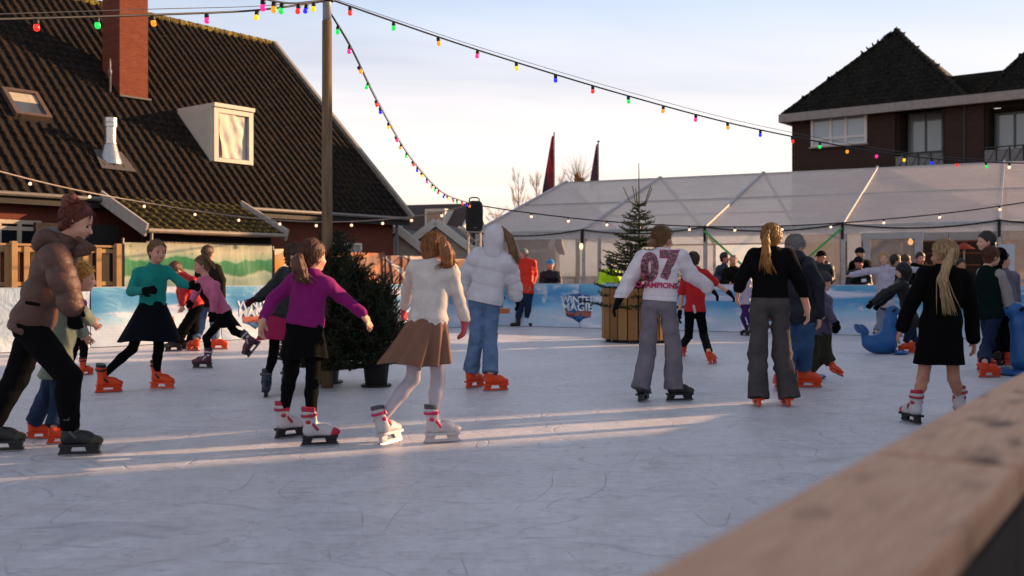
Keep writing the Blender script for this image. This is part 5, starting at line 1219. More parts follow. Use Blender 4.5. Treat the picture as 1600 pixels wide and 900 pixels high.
# ---------------------------------------------------------------- skates
def skate_set(kind):
    """boot / holder / blade / straps, foot along +y, blade edge on z = 0, ankle at (0,-0.05,0.19)"""
    X = ((1, 0, 0), (0, 1, 0), (0, 0, 1)); v = 0.008; P = {}
    b = Shape(); cuff = {'orange': 0.33, 'low': 0.215}.get(kind, 0.30)
    b.add(Cone((0, -0.055, 0.15), (0, -0.075, cuff), 0.052, 0.060)); b.add(Cone((0, -0.075, 0.125), (0, -0.06, 0.16), 0.046, 0.05), 0.02); b.add(Cone((0, -0.05, 0.125), (0, 0.075, 0.112), 0.046, 0.039), 0.03)
    b.add(Ell((0, 0.10, 0.110), X, (0.042, 0.068, 0.037)), 0.03); b.add(Ell((0, 0.03, 0.15), X, (0.036, 0.07, 0.035)), 0.03)
    b.cut((0, 0, 0.078), (0, 0, -1)); b.cut((0, -0.07, cuff - 0.02), (0, 0.12, 1)); P['boot'] = surface(b, v, 'boot')
    def prism(pts, hw):
        m = poly_prism(pts, 2 * hw).mesh('h'); m.transform(Matrix(((0, 0, 1, -hw), (1, 0, 0, 0), (0, 1, 0, 0), (0, 0, 0, 1)))); return m
    h = MB(); hw = 0.016 if kind != 'orange' else 0.022
    def pr(pts):
        k = len(pts); h.add([(-hw, y, z) for y, z in pts] + [(hw, y, z) for y, z in pts], [tuple(range(k)), tuple(range(2 * k - 1, k - 1, -1))] + [(i, i + k, (i + 1) % k + k, (i + 1) % k) for i in range(k)])
    pr([(-0.115, 0.082), (-0.125, 0.03), (-0.055, 0.03), (-0.035, 0.082)]); pr([(0.045, 0.082), (0.065, 0.03), (0.145, 0.03), (0.150, 0.082)]); pr([(-0.130, 0.030), (-0.130, 0.014), (0.150, 0.014), (0.158, 0.030)])
    h.obox((0, 0.015, 0.078), (1, 0, 0), (0, 1, 0), (0, 0, 1), 0.042, 0.14, 0.010); P['holder'] = h.mesh('holder')
    bl = MB(); pts = [(-0.145, 0.016), (-0.140, 0.004), (-0.11, 0.0), (0.14, 0.0), (0.165, 0.008), (0.172, 0.022), (0.16, 0.018)]; k = len(pts); bl.add([(-0.0025, y, z) for y, z in pts] + [(0.0025, y, z) for y, z in pts], [tuple(range(k)), tuple(range(2 * k - 1, k - 1, -1))] + [(i, i + k, (i + 1) % k + k, (i + 1) % k) for i in range(k)]); P['blade'] = bl.mesh('blade')
    def ring(c, n, r, hgt, sy=1.0):
        m = MB(); c = Vector(c); n = Vector(n).normalized(); ax = Vector((1, 0, 0)); ay = n.cross(ax).normalized(); vs = []; N_ = 20
        for j, (dr, dh) in enumerate(((0, -hgt), (0.005, -hgt), (0.005, hgt), (0, hgt))):
            for i in range(N_): a = 6.2832 * i / N_; vs.append(c + ax * math.cos(a) * (r + dr) + ay * math.sin(a) * (r * sy + dr) + n * dh)
        fs = [(j * N_ + i, j * N_ + (i + 1) % N_, (j + 1) * N_ + (i + 1) % N_, (j + 1) * N_ + i) for j in range(3) for i in range(N_)]; return m.add(vs, fs)
    P['strap'] = [ring((0, -0.072, cuff - 0.05), (0, -0.1, 1), 0.060, 0.010).mesh('s', True), ring((0, -0.03, 0.165), (0, 0.75, 0.65), 0.056, 0.010, 1.12).mesh('s', True)]
    P['buckle'] = MB().obox((0.064, -0.06, cuff - 0.05), (1, 0, 0), (0, 1, 0), (0, 0, 1), 0.008, 0.02, 0.014).mesh('buckle')
    ln = Shape(); ln.add(Cone((0, -0.07, cuff - 0.07), (0, -0.078, cuff + 0.0), 0.052, 0.056)); ln.cut((0, -0.07, cuff + 0.012), (0, 0.1, 1)); P['liner'] = surface(ln, v, 'liner')
    lc = MB()
    for q in range(5): lc.bar((-0.034, 0.0 + q * 0.016, 0.182 - q * 0.007), (0.034, 0.008 + q * 0.016, 0.179 - q * 0.007), 0.007, 0.005)
    P['laces'] = lc.mesh('laces')
    tc_ = Shape(); tc_.add(Ell((0, 0.105, 0.108), X, (0.046, 0.071, 0.041))); tc_.cut((0, 0.06, 0.1), (0, -1, 0.25)); tc_.cut((0, 0, 0.084), (0, 0, -1)); P['toe_cap'] = surface(tc_, v, 'toe')
    hc = Shape(); hc.add(Ell((0, -0.075, 0.20), X, (0.062, 0.035, 0.035))); P['heel_patch'] = surface(hc, v, 'heel')
    return P
ORG = plain('skate_orange', '#d8400f', 0.38, var=0.12); OBK = plain('skate_black', '#17171a', 0.45); WHB = plain('skate_white', '#b9b4b8', 0.45, var=0.08); PNK = plain('skate_pink', '#d2225e', 0.5); REDS = plain('skate_red', '#a8203a', 0.5); GRYS = plain('skate_grey', '#4c4a50', 0.5); STL = plain('blade_steel', '#9a9aa0', 0.25, 0.9); DKB = plain('skate_navy', '#1b2436', 0.4); OLV = plain('skate_olive', '#3a3626', 0.6); PUR = plain('skate_plum', '#5a2438', 0.5)
SKATES = {}
STYLE = {  # boot, holder, strap, liner, toe, heel
    'orange': (ORG, ORG, OBK, OBK, None, None), 'black': (OBK, OBK, GRYS, GRYS, OLV, None), 'whitepink': (WHB, WHB, PNK, GRYS, WHB, PNK), 'redwhite': (WHB, OBK, REDS, REDS, REDS, REDS),
    'navy': (DKB, OBK, GRYS, OBK, DKB, GRYS), 'plum': (PUR, OBK, WHB, OBK, PUR, WHB)}
def add_skate(person, pos, yaw, style, fs, pitch=0.0, roll=0.0, covered=False):
    base = 'low' if covered else 'k' if style in ('whitepink', 'redwhite', 'navy', 'plum') else 'orange'
    if base not in SKATES: SKATES[base] = skate_set(base)
    P = SKATES[base]; bm_, hm, sm, lm, tm, hl = STYLE[style]
    def inst(name, me, mat, par):
        key = (id(me), mat.name)
        if key not in SKATES: m = me.copy(); m.materials.clear(); m.materials.append(mat); SKATES[key] = m
        o = bpy.data.objects.new(name, SKATES[key]); COL.objects.link(o); o.parent = par; return o
    boot = inst('skate', P['boot'], bm_, person); boot.location = Vector(pos) - person.location; boot.rotation_mode = 'ZXY'
    R = Matrix.Rotation(-R_(yaw), 4, 'Z') @ Matrix.Rotation(R_(pitch), 4, 'X') @ Matrix.Rotation(R_(roll), 4, 'Y'); boot.rotation_mode = 'QUATERNION'; boot.rotation_quaternion = R.to_quaternion(); boot.scale = (fs,) * 3
    inst('blade_holder', P['holder'], hm, boot); inst('blade', P['blade'], STL if style != 'orange' else STL, boot)
    if not covered:
        for m in P['strap']: inst('strap', m, sm, boot)
        inst('buckle', P['buckle'], sm, boot); inst('liner', P['liner'], lm, boot)
    if style not in ('orange',) and not covered: inst('laces', P['laces'], PNK if style == 'whitepink' else GRYS if style in ('black', 'navy') else WHB, boot)['kind'] = 'stuff'
    if tm: inst('toe_cap', P['toe_cap'], tm, boot)
    if hl and not covered: inst('heel_patch', P['heel_patch'], hl, boot)
    return R
# ---------------------------------------------------------------- the figure
def person(label, H, yaw, J, head, top=None, bottom=None, hair=None, feet=None, gloves=None, skn='fair', skate='orange', group=None, skirt=None, hat=None, extra=None, far=False, depth=None, sh_w=1.0, hood=None, lean=None, build=1.0, curl=0.5, seed=1, collar=None, scarf=None, shoes=None):
    """J: joints 'neck','pel','el','er','wl','wr','kl','kr' = (px,py,dz); feet: l/r = ('g',px,py,yaw) on the ice or ('a',px,py,dz,yaw,pitch[,roll]) lifted.
    l / r are the person's own left / right. yaw: 0 faces away from the viewer, 90 to the right."""
    s = H / 1.65; dl = []; fpos = {}
    fsz = 0.60 + 0.32 * s if H > 1.3 else 0.66 * s + 0.17
    for k in 'lr':
        if feet and k in feet and feet[k][0] == 'g': dl.append(CAMH * FPX / (feet[k][2] - HOR))
    Z0 = depth if depth else sum(dl) / len(dl)
    def pt(j):
        px, py = j[0], j[1]; dz = j[2] if len(j) > 2 else 0.0; return W(px, py, Z0 + dz)
    base = W(J['pel'][0], HOR, Z0); base.z = 0.0
    t = empty('person', base, label, 'person', group)
    fy = Vector((math.sin(R_(yaw)), math.cos(R_(yaw)), 0)); ry = Vector((fy.y, -fy.x, 0))     # person's right
    neck = pt(J['neck']); pel = pt(J['pel']); U = (neck - pel).normalized()
    ty = R_(J.get('twist', yaw)); rsh = Vector((math.cos(ty), -math.sin(ty), 0)); rsh = (rsh - U * rsh.dot(U)).normalized(); F_ = U.cross(rsh).normalized()
    shw = (0.155 if build == 1.0 else 0.172) * s * sh_w
    SH = {'r': pt(J['sr']) - U * 0.022 * s if 'sr' in J else neck + rsh * shw - U * 0.07 * s, 'l': pt(J['sl']) - U * 0.022 * s if 'sl' in J else neck - rsh * shw - U * 0.07 * s}
    EL = {k: pt(J['e' + k]) for k in 'lr'}; WR = {k: pt(J['w' + k]) for k in 'lr'}
    HP = {'r': pel + ry * 0.085 * s - Vector((0, 0, 0.02)), 'l': pel - ry * 0.085 * s - Vector((0, 0, 0.02))}
    AN = {}; KN = {}; fyaw = {}
    for k in 'lr':
        ft = (feet or {}).get(k)
        if ft is None: AN[k] = HP[k] + Vector((0, 0, -0.80 * s)); fyaw[k] = (yaw, 0, 0); fpos[k] = None
        elif ft[0] == 'g':
            g = G(ft[1], ft[2]) if not ft[2] is None else None; rr = ft[4] if len(ft) > 4 else 0.0; fpos[k] = g; fyaw[k] = (ft[3], 0.0, rr); R = Matrix.Rotation(-R_(ft[3]), 3, 'Z') @ Matrix.Rotation(R_(rr), 3, 'Y'); AN[k] = g + R @ (Vector((0, -0.055, 0.20)) * fsz)
        else:
            an = W(ft[1], ft[2], Z0 + ft[3]); rr = ft[6] if len(ft) > 6 else 0.0; R = Matrix.Rotation(-R_(ft[4]), 3, 'Z') @ Matrix.Rotation(R_(ft[5]), 3, 'X') @ Matrix.Rotation(R_(rr), 3, 'Y'); AN[k] = an; fpos[k] = an - R @ (Vector((0, -0.055, 0.20)) * fsz); fyaw[k] = (ft[4], ft[5], rr)
        KN[k] = pt(J['k' + k]) if 'k' + k in J else HP[k].lerp(AN[k], 0.52) + fy * 0.05 * s
    hc = pt(head); hyaw = head[3] if len(head) > 3 else yaw; hp = head[4] if len(head) > 4 else 0.0
    HR = Matrix.Rotation(-R_(hyaw), 3, 'Z') @ Matrix.Rotation(R_(hp), 3, 'X')
    hx, hf, hu = HR @ Vector((1, 0, 0)), HR @ Vector((0, 1, 0)), HR @ Vector((0, 0, 1)); hs = (0.45 + 0.55 * s); HM = (hx, hf, hu)
    def hpt(x, y, z): return hc + (hx * x + hf * y + hu * z) * hs
    bl = build * s * (0.86 if build == 1.0 else 1.0); lg = s * (0.92 if build == 1.0 else 1.0); v_b = 0.0085 if not far else 0.0125; v_c = 0.0095 if not far else 0.0125
    # ---- body
    def torso(S, e, k=0.05):
        c0 = neck.lerp(pel, 0.26); c1 = neck.lerp(pel, 0.62); c2 = neck.lerp(pel, 0.98)
        for sg in (-1, 1):
            S.add(Cone(c0 + rsh * sg * 0.078 * bl, c1 + (rsh + ry).normalized() * sg * 0.058 * bl, 0.092 * bl + e, 0.083 * bl + e), k); S.add(Cone(c1 + (rsh + ry).normalized() * sg * 0.058 * bl, c2 + ry * sg * 0.072 * bl, 0.083 * bl + e, 0.098 * bl + e), k)
        [S.add(Cone(SH[q_].lerp(neck, 0.10), neck - U * 0.035 * s, 0.046 * s + e * 0.85, 0.050 * s + e * 0.6), k) for q_ in 'lr']; S.add(Cone(neck - U * 0.06 * s, c0, 0.058 * s + e, 0.08 * s + e), k); return S
    def arm(S, k, e, q=None, f=1.0, rr=(0.050, 0.042, 0.029), kk=0.035):
        S.add(Cone(SH[k], EL[k], rr[0] * s + e, rr[1] * s + e, q), kk); w = EL[k].lerp(WR[k], f); S.add(Cone(EL[k], w, rr[1] * s + e, (rr[1] + (rr[2] - rr[1]) * f) * s + e * 0.9, q), kk * 0.6); return S
    def hand(S, k, e=0.0):
        d = (WR[k] - EL[k]).normalized(); hd = J.get('h' + k)
        if hd is not None: d = (pt(hd) - WR[k]).normalized()
        down = Vector((0, 0, -1)); pn = (rsh * (1 if k == 'l' else -1)); pn = (pn - d * pn.dot(d)); pn = pn.normalized() if pn.length > 0.2 else d.orthogonal().normalized()     # palm faces the body
        sd = d.cross(pn).normalized()
        if sd.dot(fy) < 0: sd = -sd      # thumb side points forward
        q = s * 0.5 + 0.5 * hs; w0 = WR[k]; pc = w0 + d * 0.05 * q
        S.add(Cone(w0, w0 + d * 0.02 * q, 0.026 * q + e, 0.026 * q + e), 0.012); S.add(Ell(pc, (sd, d, pn), (0.038 * q + e, 0.052 * q + e, 0.017 * q + e)), 0.015)
        for i, (o, L) in enumerate(((0.028, 0.066), (0.0095, 0.075), (-0.0095, 0.070), (-0.027, 0.054))):
            b = pc + d * 0.040 * q + sd * o * q; c1 = curl; m = b + (d * math.cos(c1 * 0.6) + pn * math.sin(c1 * 0.6)) * L * 0.5 * q + sd * o * 0.25 * q; tip = m + (d * math.cos(c1 * 1.7) + pn * math.sin(c1 * 1.7)) * L * 0.5 * q
            S.add(Cone(b, m, 0.0092 * q + e, 0.0085 * q + e), 0.006); S.add(Cone(m, tip, 0.0085 * q + e, 0.007 * q + e), 0.004)
        b = w0 + d * 0.025 * q + sd * 0.026 * q; m = b + (d * 0.6 + sd * 0.75 + pn * 0.2).normalized() * 0.034 * q; tip = m + (d * 0.9 + sd * 0.25 + pn * 0.35).normalized() * 0.030 * q
        S.add(Cone(b, m, 0.012 * q + e, 0.0105 * q + e), 0.012); S.add(Cone(m, tip, 0.0105 * q + e, 0.0085 * q + e), 0.005); return d
    def headsdf(S, e=0.0):
        S.add(Ell(hpt(0, -0.012, 0.022), HM, tuple(np.array((0.077, 0.098, 0.098)) * hs + e)), 0.02); S.add(Ell(hpt(0, 0.028, -0.045), HM, tuple(np.array((0.058, 0.062, 0.072)) * hs + e)), 0.035); return S
    B = Shape(); headsdf(B)
    B.add(Ell(hpt(0, 0.068, -0.085), HM, np.array((0.024, 0.02, 0.02)) * hs), 0.02)                                    # chin
    B.add(Cone(hpt(0, 0.088, 0.0), hpt(0, 0.106, -0.030), 0.009 * hs, 0.014 * hs), 0.012)                              # nose
    for sg in (-1, 1):
        B.add(Ell(hpt(sg * 0.076, -0.008, -0.012), HM, np.array((0.012, 0.022, 0.032)) * hs), 0.006)                   # ears
        B.sub(Ell(hpt(sg * 0.031, 0.094, -0.002), HM, np.array((0.019, 0.014, 0.013)) * hs), 0.014)                    # eye sockets
        B.add(Ell(hpt(sg * 0.035, 0.066, -0.036), HM, np.array((0.022, 0.02, 0.02)) * hs), 0.02)                       # cheeks
    B.add(Ell(hpt(0, 0.088, -0.058), HM, np.array((0.023, 0.012, 0.010)) * hs), 0.010)                                 # lips
    B.add(Cone(hpt(0, -0.02, -0.05), neck, 0.050 * hs, 0.055 * s), 0.03); torso(B, 0.0)
    for k in 'lr':
        arm(B, k, 0.0); hand(B, k)
        B.add(Cone(HP[k], KN[k], 0.082 * bl, 0.052 * s), 0.04); B.add(Cone(KN[k], KN[k].lerp(AN[k], 0.35) - fy * 0.012, 0.052 * s, 0.049 * s), 0.02); B.add(Cone(KN[k].lerp(AN[k], 0.35) - fy * 0.012, AN[k], 0.049 * s, 0.036 * s), 0.02)
    def put(name, shape, vox, mat, parent=None):
        me = surface(shape, vox, name); me.transform(Matrix.Translation(-base)); return link(name, me, mat, parent or t)
    put('body', B, v_b, SK[skn])
    if not (hair and hair.get('noface')):
        for sg in (-1, 1):
            o = link('eye', _eye, EYEM, t, hpt(sg * 0.031, 0.077, -0.002) - base); o.scale = (hs * 0.85,) * 3
        m = Shape(); m.add(Ell(hpt(0, 0.0955, -0.058), HM, np.array((0.021, 0.007, 0.0065)) * hs)); put('mouth', m, 0.004, LIPM)
        if not far:
            for sg in (-1, 1):
                m = Shape(); m.add(Cone(hpt(sg * 0.016, 0.093, 0.020), hpt(sg * 0.047, 0.078, 0.020), 0.0035 * hs, 0.0025 * hs)); put('eyebrow', m, 0.0035, HAIR[hair['c']] if hair else HAIR['brown'])
    # ---- hair / hat
    if hair:
        hm = HAIR[hair['c']]; st = hair['s']; S = Shape(); th = {'short': 0.013, 'bun': 0.010}.get(st, 0.015)
        S.add(Ell(hpt(0, -0.020, 0.026), HM, np.array((0.077 + th, 0.098 + th, 0.098 + th)) * hs)); 
        if st in ('long', 'bob', 'curly'): S.add(Ell(hpt(0, -0.045, -0.05), HM, np.array((0.085, 0.06, 0.10)) * hs), 0.03)
        else: S.add(Ell(hpt(0, -0.055, -0.055), HM, np.array((0.06, 0.045, 0.055)) * hs), 0.03)
        S.disp = strands(hpt(0, -0.03, 0.05), hu, 0.0045 if st != 'curly' else 0.001)
        if st == 'curly':
            S.disp = both(S.disp, lambda p: (0.011 * (np.sin(p[:, 0] * 118) * np.sin(p[:, 1] * 110 + 1) * np.sin(p[:, 2] * 104 + 2) + 0.7 * np.sin(p[:, 0] * 190 + 2) * np.sin(p[:, 2] * 178))).astype(f32))
        fc = hair.get('fringe', 0.0)
        S.cut(hpt(0, 0.066 if st != 'bun' else 0.056, (0.045 if st != 'bun' else 0.060) + fc), hf * 0.9 - hu * (0.75 if st != 'bun' else 0.60)); 
        if st in ('short', 'bun', 'pony'): S.cut(hpt(0, 0.02, -0.02), hf * 0.75 - hu * 0.66) if st != 'short' else S.cut(hpt(0, -0.015, -0.065), hf * 0.72 - hu * 0.68)
        put('hair', S, 0.007 if not far else 0.011, hm)
        if not far:
            mb = MB(); rnd = random.Random(seed + 50); crown = hpt(0, -0.05, 0.10) - base
            for i in range(240):
                a0 = rnd.uniform(0, 6.28); el = rnd.uniform(-0.5, 1.3); d0 = Vector((math.cos(a0) * math.cos(el), math.sin(a0) * math.cos(el) - 0.25, math.sin(el))).normalized()
                if d0.y > 0.35 and d0.z < 0.45: continue
                pts = []
                for j in range(5):
                    g = j / 4; q3 = Vector((d0.x * (1 - 0.15 * g), d0.y - 0.25 * g, d0.z - (0.5 if st != 'curly' else 0.3) * g)).normalized(); o = 1.0 + 0.03 * g + (0.10 * g * g * rnd.random()); pts.append(hpt(q3.x * (0.094 + (0.02 if st == 'curly' else 0)) * o, -0.016 + q3.y * 0.114 * o, 0.026 + q3.z * 0.114 * o) - base)
                mb.tube(pts, [0.003, 0.0032, 0.0028, 0.002, 0.0008], 3, False)
            link('stray_hair', mb.mesh('w', True), hm, t)['kind'] = 'stuff'
        if st == 'bun':
            S = Shape(); S.add(Ell(hpt(*hair.get('at', (0, -0.10, 0.085))), HM, np.array((0.048, 0.045, 0.045)) * hs * hair.get('k', 1))); S.disp = both(strands(hpt(0, -0.1, 0.09), hf, 0.007, 7), folds(0.007, 5, 110)); put('hair_bun', S, 0.007, hm)
        if 'tail' in hair:
            S = Shape(); q = [pt(p) for p in hair['tail']]; rr = hair.get('tr', [0.022, 0.034, 0.034, 0.026, 0.012]); rr = [rr[min(len(rr) - 1, int(round(i * (len(rr) - 1) / max(1, len(q) - 1))))] for i in range(len(q))]
            for i in range(len(q) - 1): S.add(Cone(q[i], q[i + 1], rr[i], rr[i + 1]), 0.02)
            S.disp = both(strands(q[len(q) // 2], (q[-1] - q[0]), 0.004, 8), folds(0.003, 11, 70, 0.2)); put('ponytail', S, 0.007 if not far else 0.011, hm)
            if hair.get('wisps', 0):
                mb = MB(); rnd = random.Random(seed)
                for i in range(int(hair['wisps'] * 2.2)):
                    pts = []; o = Vector((rnd.uniform(-1, 1), rnd.uniform(-1, 1), 0)) * 0.028; o2 = Vector((rnd.uniform(-1, 1), rnd.uniform(-.6, .6), rnd.uniform(-.5, .4))) * 0.06
                    for j, p in enumerate(q): f = j / (len(q) - 1); pts.append(p - base + o * (0.5 + f) + o2 * f * f)
                    mb.tube(pts, [0.0045] * (len(pts) - 1) + [0.001], 4, False)
                link('loose_strands', mb.mesh('w', True), hm, t)['kind'] = 'stuff'
    if hat:
        S = Shape(); S.add(Ell(hpt(0, -0.012, 0.030), HM, np.array((0.098, 0.118, 0.112)) * hs)); S.cut(hpt(0, 0.06, 0.022 if hat[1] == 'beanie' else 0.04), -hu + hf * 0.15); 
        if hat[1] == 'beanie': S.disp = strands(hpt(0, 0, 0), hu, 0.002, 22)
        ho = put('cap' if hat[1] == 'cap' else 'beanie', S, 0.008 if not far else 0.011, hat[0])
        if hat[1] == 'cap': S = Shape(); S.add(Ell(hpt(0, 0.115, 0.040), HM, np.array((0.075, 0.075, 0.012)) * hs)); put('peak', S, 0.008, hat[0], ho)
        else: S = Shape(); S.add(Ell(hpt(0, -0.01, 0.030), HM, np.array((0.102, 0.122, 0.022)) * hs)); put('turn_up', S, 0.008, hat[2] if len(hat) > 2 else hat[0], ho)
    # ---- lower garment
    if bottom:
        kd = bottom.get('k', 'slim'); e = {'slim': 0.012, 'tights': 0.006, 'straight': 0.014, 'wide': 0.013}[kd]; S = Shape()
        rad = {'slim': (0.086, 0.058, 0.046), 'tights': (0.082, 0.053, 0.038), 'straight': (0.086, 0.066, 0.068), 'wide': (0.086, 0.08, 0.095)}[kd]; rad = bottom.get('r', rad)
        for sg in (-1, 1): S.add(Cone(pel + ry * sg * 0.06 * bl + U * 0.12 * s, pel + ry * sg * 0.072 * bl, 0.088 * bl + e * 0.6, 0.102 * bl + e), 0.05)
        for k in 'lr':
            end = KN[k].lerp(AN[k], bottom.get('len', 0.93)); S.add(Cone(HP[k], KN[k], rad[0] * bl + e, rad[1] * s + e * 0.5), 0.03)
            if kd in ('slim', 'tights'): mm = KN[k].lerp(AN[k], 0.35) - fy * 0.012; S.add(Cone(KN[k], mm, rad[1] * s + e * 0.5, (rad[1] * 0.97) * s + e * 0.5), 0.02); S.add(Cone(mm, end, rad[1] * 0.97 * s + e * 0.5, rad[2] * s + e * 0.3), 0.02)
            else:
                S.add(Cone(KN[k], end, rad[1] * s + e * 0.5, rad[2] * s + e * 0.3, None, True), 0.025)
        S.disp = folds({'slim': 0.003, 'tights': 0.0006, 'straight': 0.0055, 'wide': 0.0075}[kd] * bottom.get('fold', 1.0), seed + 3, 80 if kd != 'wide' else 62, 0.75)
        put(bottom.get('n', 'trousers'), S, v_c, bottom['m'])
    # ---- skirt: pleated cone of cloth
    if skirt:
        wst = pel + U * skirt.get('up', 0.07) * s; nth = 72; nv = 14; vs = []; hem = skirt['hem']; L = skirt['len']; sh = Vector(skirt.get('shift', (0, 0, 0))); npl = skirt.get('pleats', 11); rnd = random.Random(seed); ph = [rnd.uniform(0, 6.28) for _ in range(3)]
        for j in range(nv + 1):
            f = j / nv; c = wst + (-U * 0.35 + Vector((0, 0, -0.65))).normalized() * L * f + sh * f ** 1.3; r = skirt.get('w', 0.135) * s * (1 - f ** 0.8) + hem * f ** 0.8
            for i in range(nth):
                a = 6.2832 * i / nth; pl_ = 1 + f * skirt.get('amp', 0.07) * (math.sin(npl * a + ph[0] + 0.6 * math.sin(2 * a + ph[1])) + 0.5 * math.sin((npl * 0.5) * a + ph[2])); o = (ry * math.cos(a) * (1.0 + 0.1 * f) + fy * math.sin(a) * (0.66 + 0.26 * f)) * r * pl_
                vs.append(c + o + Vector((0, 0, 0.012 * f * math.sin(3 * a + ph[1]))))
        fs = [(j * nth + i, j * nth + (i + 1) % nth, (j + 1) * nth + (i + 1) % nth, (j + 1) * nth + i) for j in range(nv) for i in range(nth)]
        n0 = len(vs); vs += [v_ + (wst - v_).xy.to_3d().normalized() * 0.006 for v_ in vs]; fs += [tuple(n0 + q for q in reversed(f_)) for f_ in fs]; b0 = nv * nth; fs += [(b0 + i, n0 + b0 + i, n0 + b0 + (i + 1) % nth, b0 + (i + 1) % nth) for i in range(nth)]
        MB().add(vs, fs).build('skirt', skirt['m'], t, smooth=True)
    # ---- upper garment
    if top:
        kd = top.get('k', 'sweater'); e = top.get('e', {'sweater': 0.018, 'puffer': 0.045, 'jacket': 0.028, 'tee': 0.014, 'loose': 0.024, 'coat': 0.030}[kd]); S = Shape(); torso(S, e); f = top.get('sleeve', 0.97)
        q = (top.get('qs', 0.10), 0.014, 0.2) if kd == 'puffer' else None
        hem = top.get('hem', 0.02)
        for sg in (-1, 1): S.add(Cone(pel + ry * sg * 0.066 * bl, pel + ry * sg * (0.066 + top.get('flare', 0.0)) * bl - U * hem * 0.5 - Vector((0, 0, hem * 0.5)), 0.098 * bl + e, 0.098 * bl + e + top.get('flare', 0.0) * 0.6), 0.05)
        if collar: S.add(Cone(neck - U * 0.03, neck.lerp(hpt(0, -0.02, -0.05), 0.55), 0.068 * s + e * 0.5, (0.06 if collar == 'turtle' else 0.074) * s + e * 0.3), 0.02)
        else: S.add(Cone(neck - U * 0.05, neck.lerp(hpt(0, -0.02, -0.05), 0.12), 0.075 * s + e * 0.4, 0.064 * s + e * 0.4), 0.03)
        fo = folds({'sweater': 0.0052, 'puffer': 0.003, 'jacket': 0.006, 'tee': 0.0045, 'loose': 0.0065, 'coat': 0.0055}[kd], seed, 72 if kd != 'loose' else 58, 0.8)
        if kd in ('sweater', 'loose'):      # knitted hem band drawn in below the body
            Ua = A3(U); Pa = A3(pel - U * hem); Ra = A3(ry)
            def rib(p, Ua=Ua, Pa=Pa, Ra=Ra): return (np.where((p - Pa) @ Ua < 0.05, -0.007 + 0.0015 * np.sin((p @ Ra) * 420), 0.0)).astype(f32)
            fo = both(fo, rib)
        if kd == 'puffer': 
            S.disp = both(torso_quilt(U, pel, top.get('qs', 0.10) * 1.25, 0.014), fo)
        else: S.disp = fo
        two = top.get('sm')
        if two is None:
            for k in 'lr': arm(S, k, e * top.get('se', 0.9), q, f, top.get('rr', (0.046, 0.039, 0.031) if kd == 'sweater' else (0.050, 0.044, 0.035)))
        S.cut(pel - U * hem, -U if not top.get('hemflat') else (0, 0, -1))
        if top.get('neckcut', True) and not collar: S.cut(hpt(0, -0.02, -0.05).lerp(neck, 0.45), U)
        gar = put(top.get('n', {'sweater': 'sweater', 'puffer': 'padded_jacket', 'jacket': 'jacket', 'tee': 'shirt', 'loose': 'sweatshirt', 'coat': 'coat'}[kd]), S, v_c, top['m'])
        if two is not None:
            for k in 'lr': S2 = Shape(); arm(S2, k, e * 0.95, None, f, (0.056, 0.05, 0.042)); S2.disp = folds(0.006, seed + 9, 70); put('sleeve', S2, v_c, two, gar)
        t['_garment'] = gar.name
        if hood == 'down':
            S = Shape(); hb = neck - F_ * 0.09 * s + U * 0.0; S.add(Cone(hb - rsh * 0.09 * s, hb + rsh * 0.09 * s, 0.062 * s, 0.062 * s)); S.add(Cone(hb - rsh * 0.1 * s, neck + F_ * 0.06 * s - rsh * 0.075 * s - U * 0.02, 0.058 * s, 0.042 * s), 0.04); S.add(Cone(hb + rsh * 0.1 * s, neck + F_ * 0.06 * s + rsh * 0.075 * s - U * 0.02, 0.058 * s, 0.042 * s), 0.04); S.add(Ell(hb - F_ * 0.035 - U * 0.05 * s, (rsh, F_, U), (0.11 * s, 0.055 * s, 0.075 * s)), 0.04); S.disp = folds(0.004, seed + 5, 24); put('hood', S, v_c, top['m'], gar)
        if hood == 'up':
            S = Shape(); S.add(Ell(hpt(0, -0.03, 0.025), HM, np.array((0.118, 0.13, 0.135)) * hs)); S.add(Cone(hpt(0, -0.05, -0.05), neck - F_ * 0.03, 0.10 * hs, 0.10 * s), 0.05); S.sub(Ell(hpt(0, 0.10, -0.01), HM, np.array((0.083, 0.11, 0.105)) * hs), 0.02); S.disp = folds(0.004, seed + 5, 24); put('hood', S, v_c, top['m'], gar)
    if gloves:
        for k in 'lr':
            gm = gloves.get(k) if isinstance(gloves, dict) else gloves
            if gm is None: continue
            S = Shape(); d = hand(S, k, 0.0055); S.add(Cone(WR[k] - (WR[k] - EL[k]).normalized() * 0.035 * s, WR[k], 0.034 * s + 0.006, 0.030 * s + 0.005), 0.015); put('glove', S, 0.008 if not far else 0.012, gm)
    # ---- skates
    if feet and skate:
        for k in 'lr':
            if fpos.get(k) is not None: add_skate(t, fpos[k], fyaw[k][0], skate, fsz, fyaw[k][1], fyaw[k][2], bool(bottom and bottom.get('k') in ('wide', 'straight')))
    if shoes and feet:
        for k in 'lr':
            S = Shape(); Rm = Matrix.Rotation(-R_(fyaw[k][0]), 3, 'Z'); f0 = fpos[k]; c_ = lambda v_: f0 + Rm @ Vector(v_); S.add(Cone(c_((0, -0.07, 0.05)), c_((0, 0.11, 0.042)), 0.045, 0.042)); S.add(Cone(c_((0, -0.06, 0.06)), c_((0, -0.06, 0.30)), 0.05, 0.058), 0.03); S.cut(f0 + Vector((0, 0, 0.003)), (0, 0, -1)); put('boot', S, 0.010, shoes)
    info = dict(t=t, base=base, neck=neck, pel=pel, U=U, R=rsh, F=F_, s=s, Z0=Z0, WR=WR, EL=EL, SH=SH, hpt=hpt, HP=HP, KN=KN, AN=AN, fy=fy, ry=ry, HM=HM, hs=hs, put=put, pt=pt, seed=seed)
    if extra: extra(info)
    return info

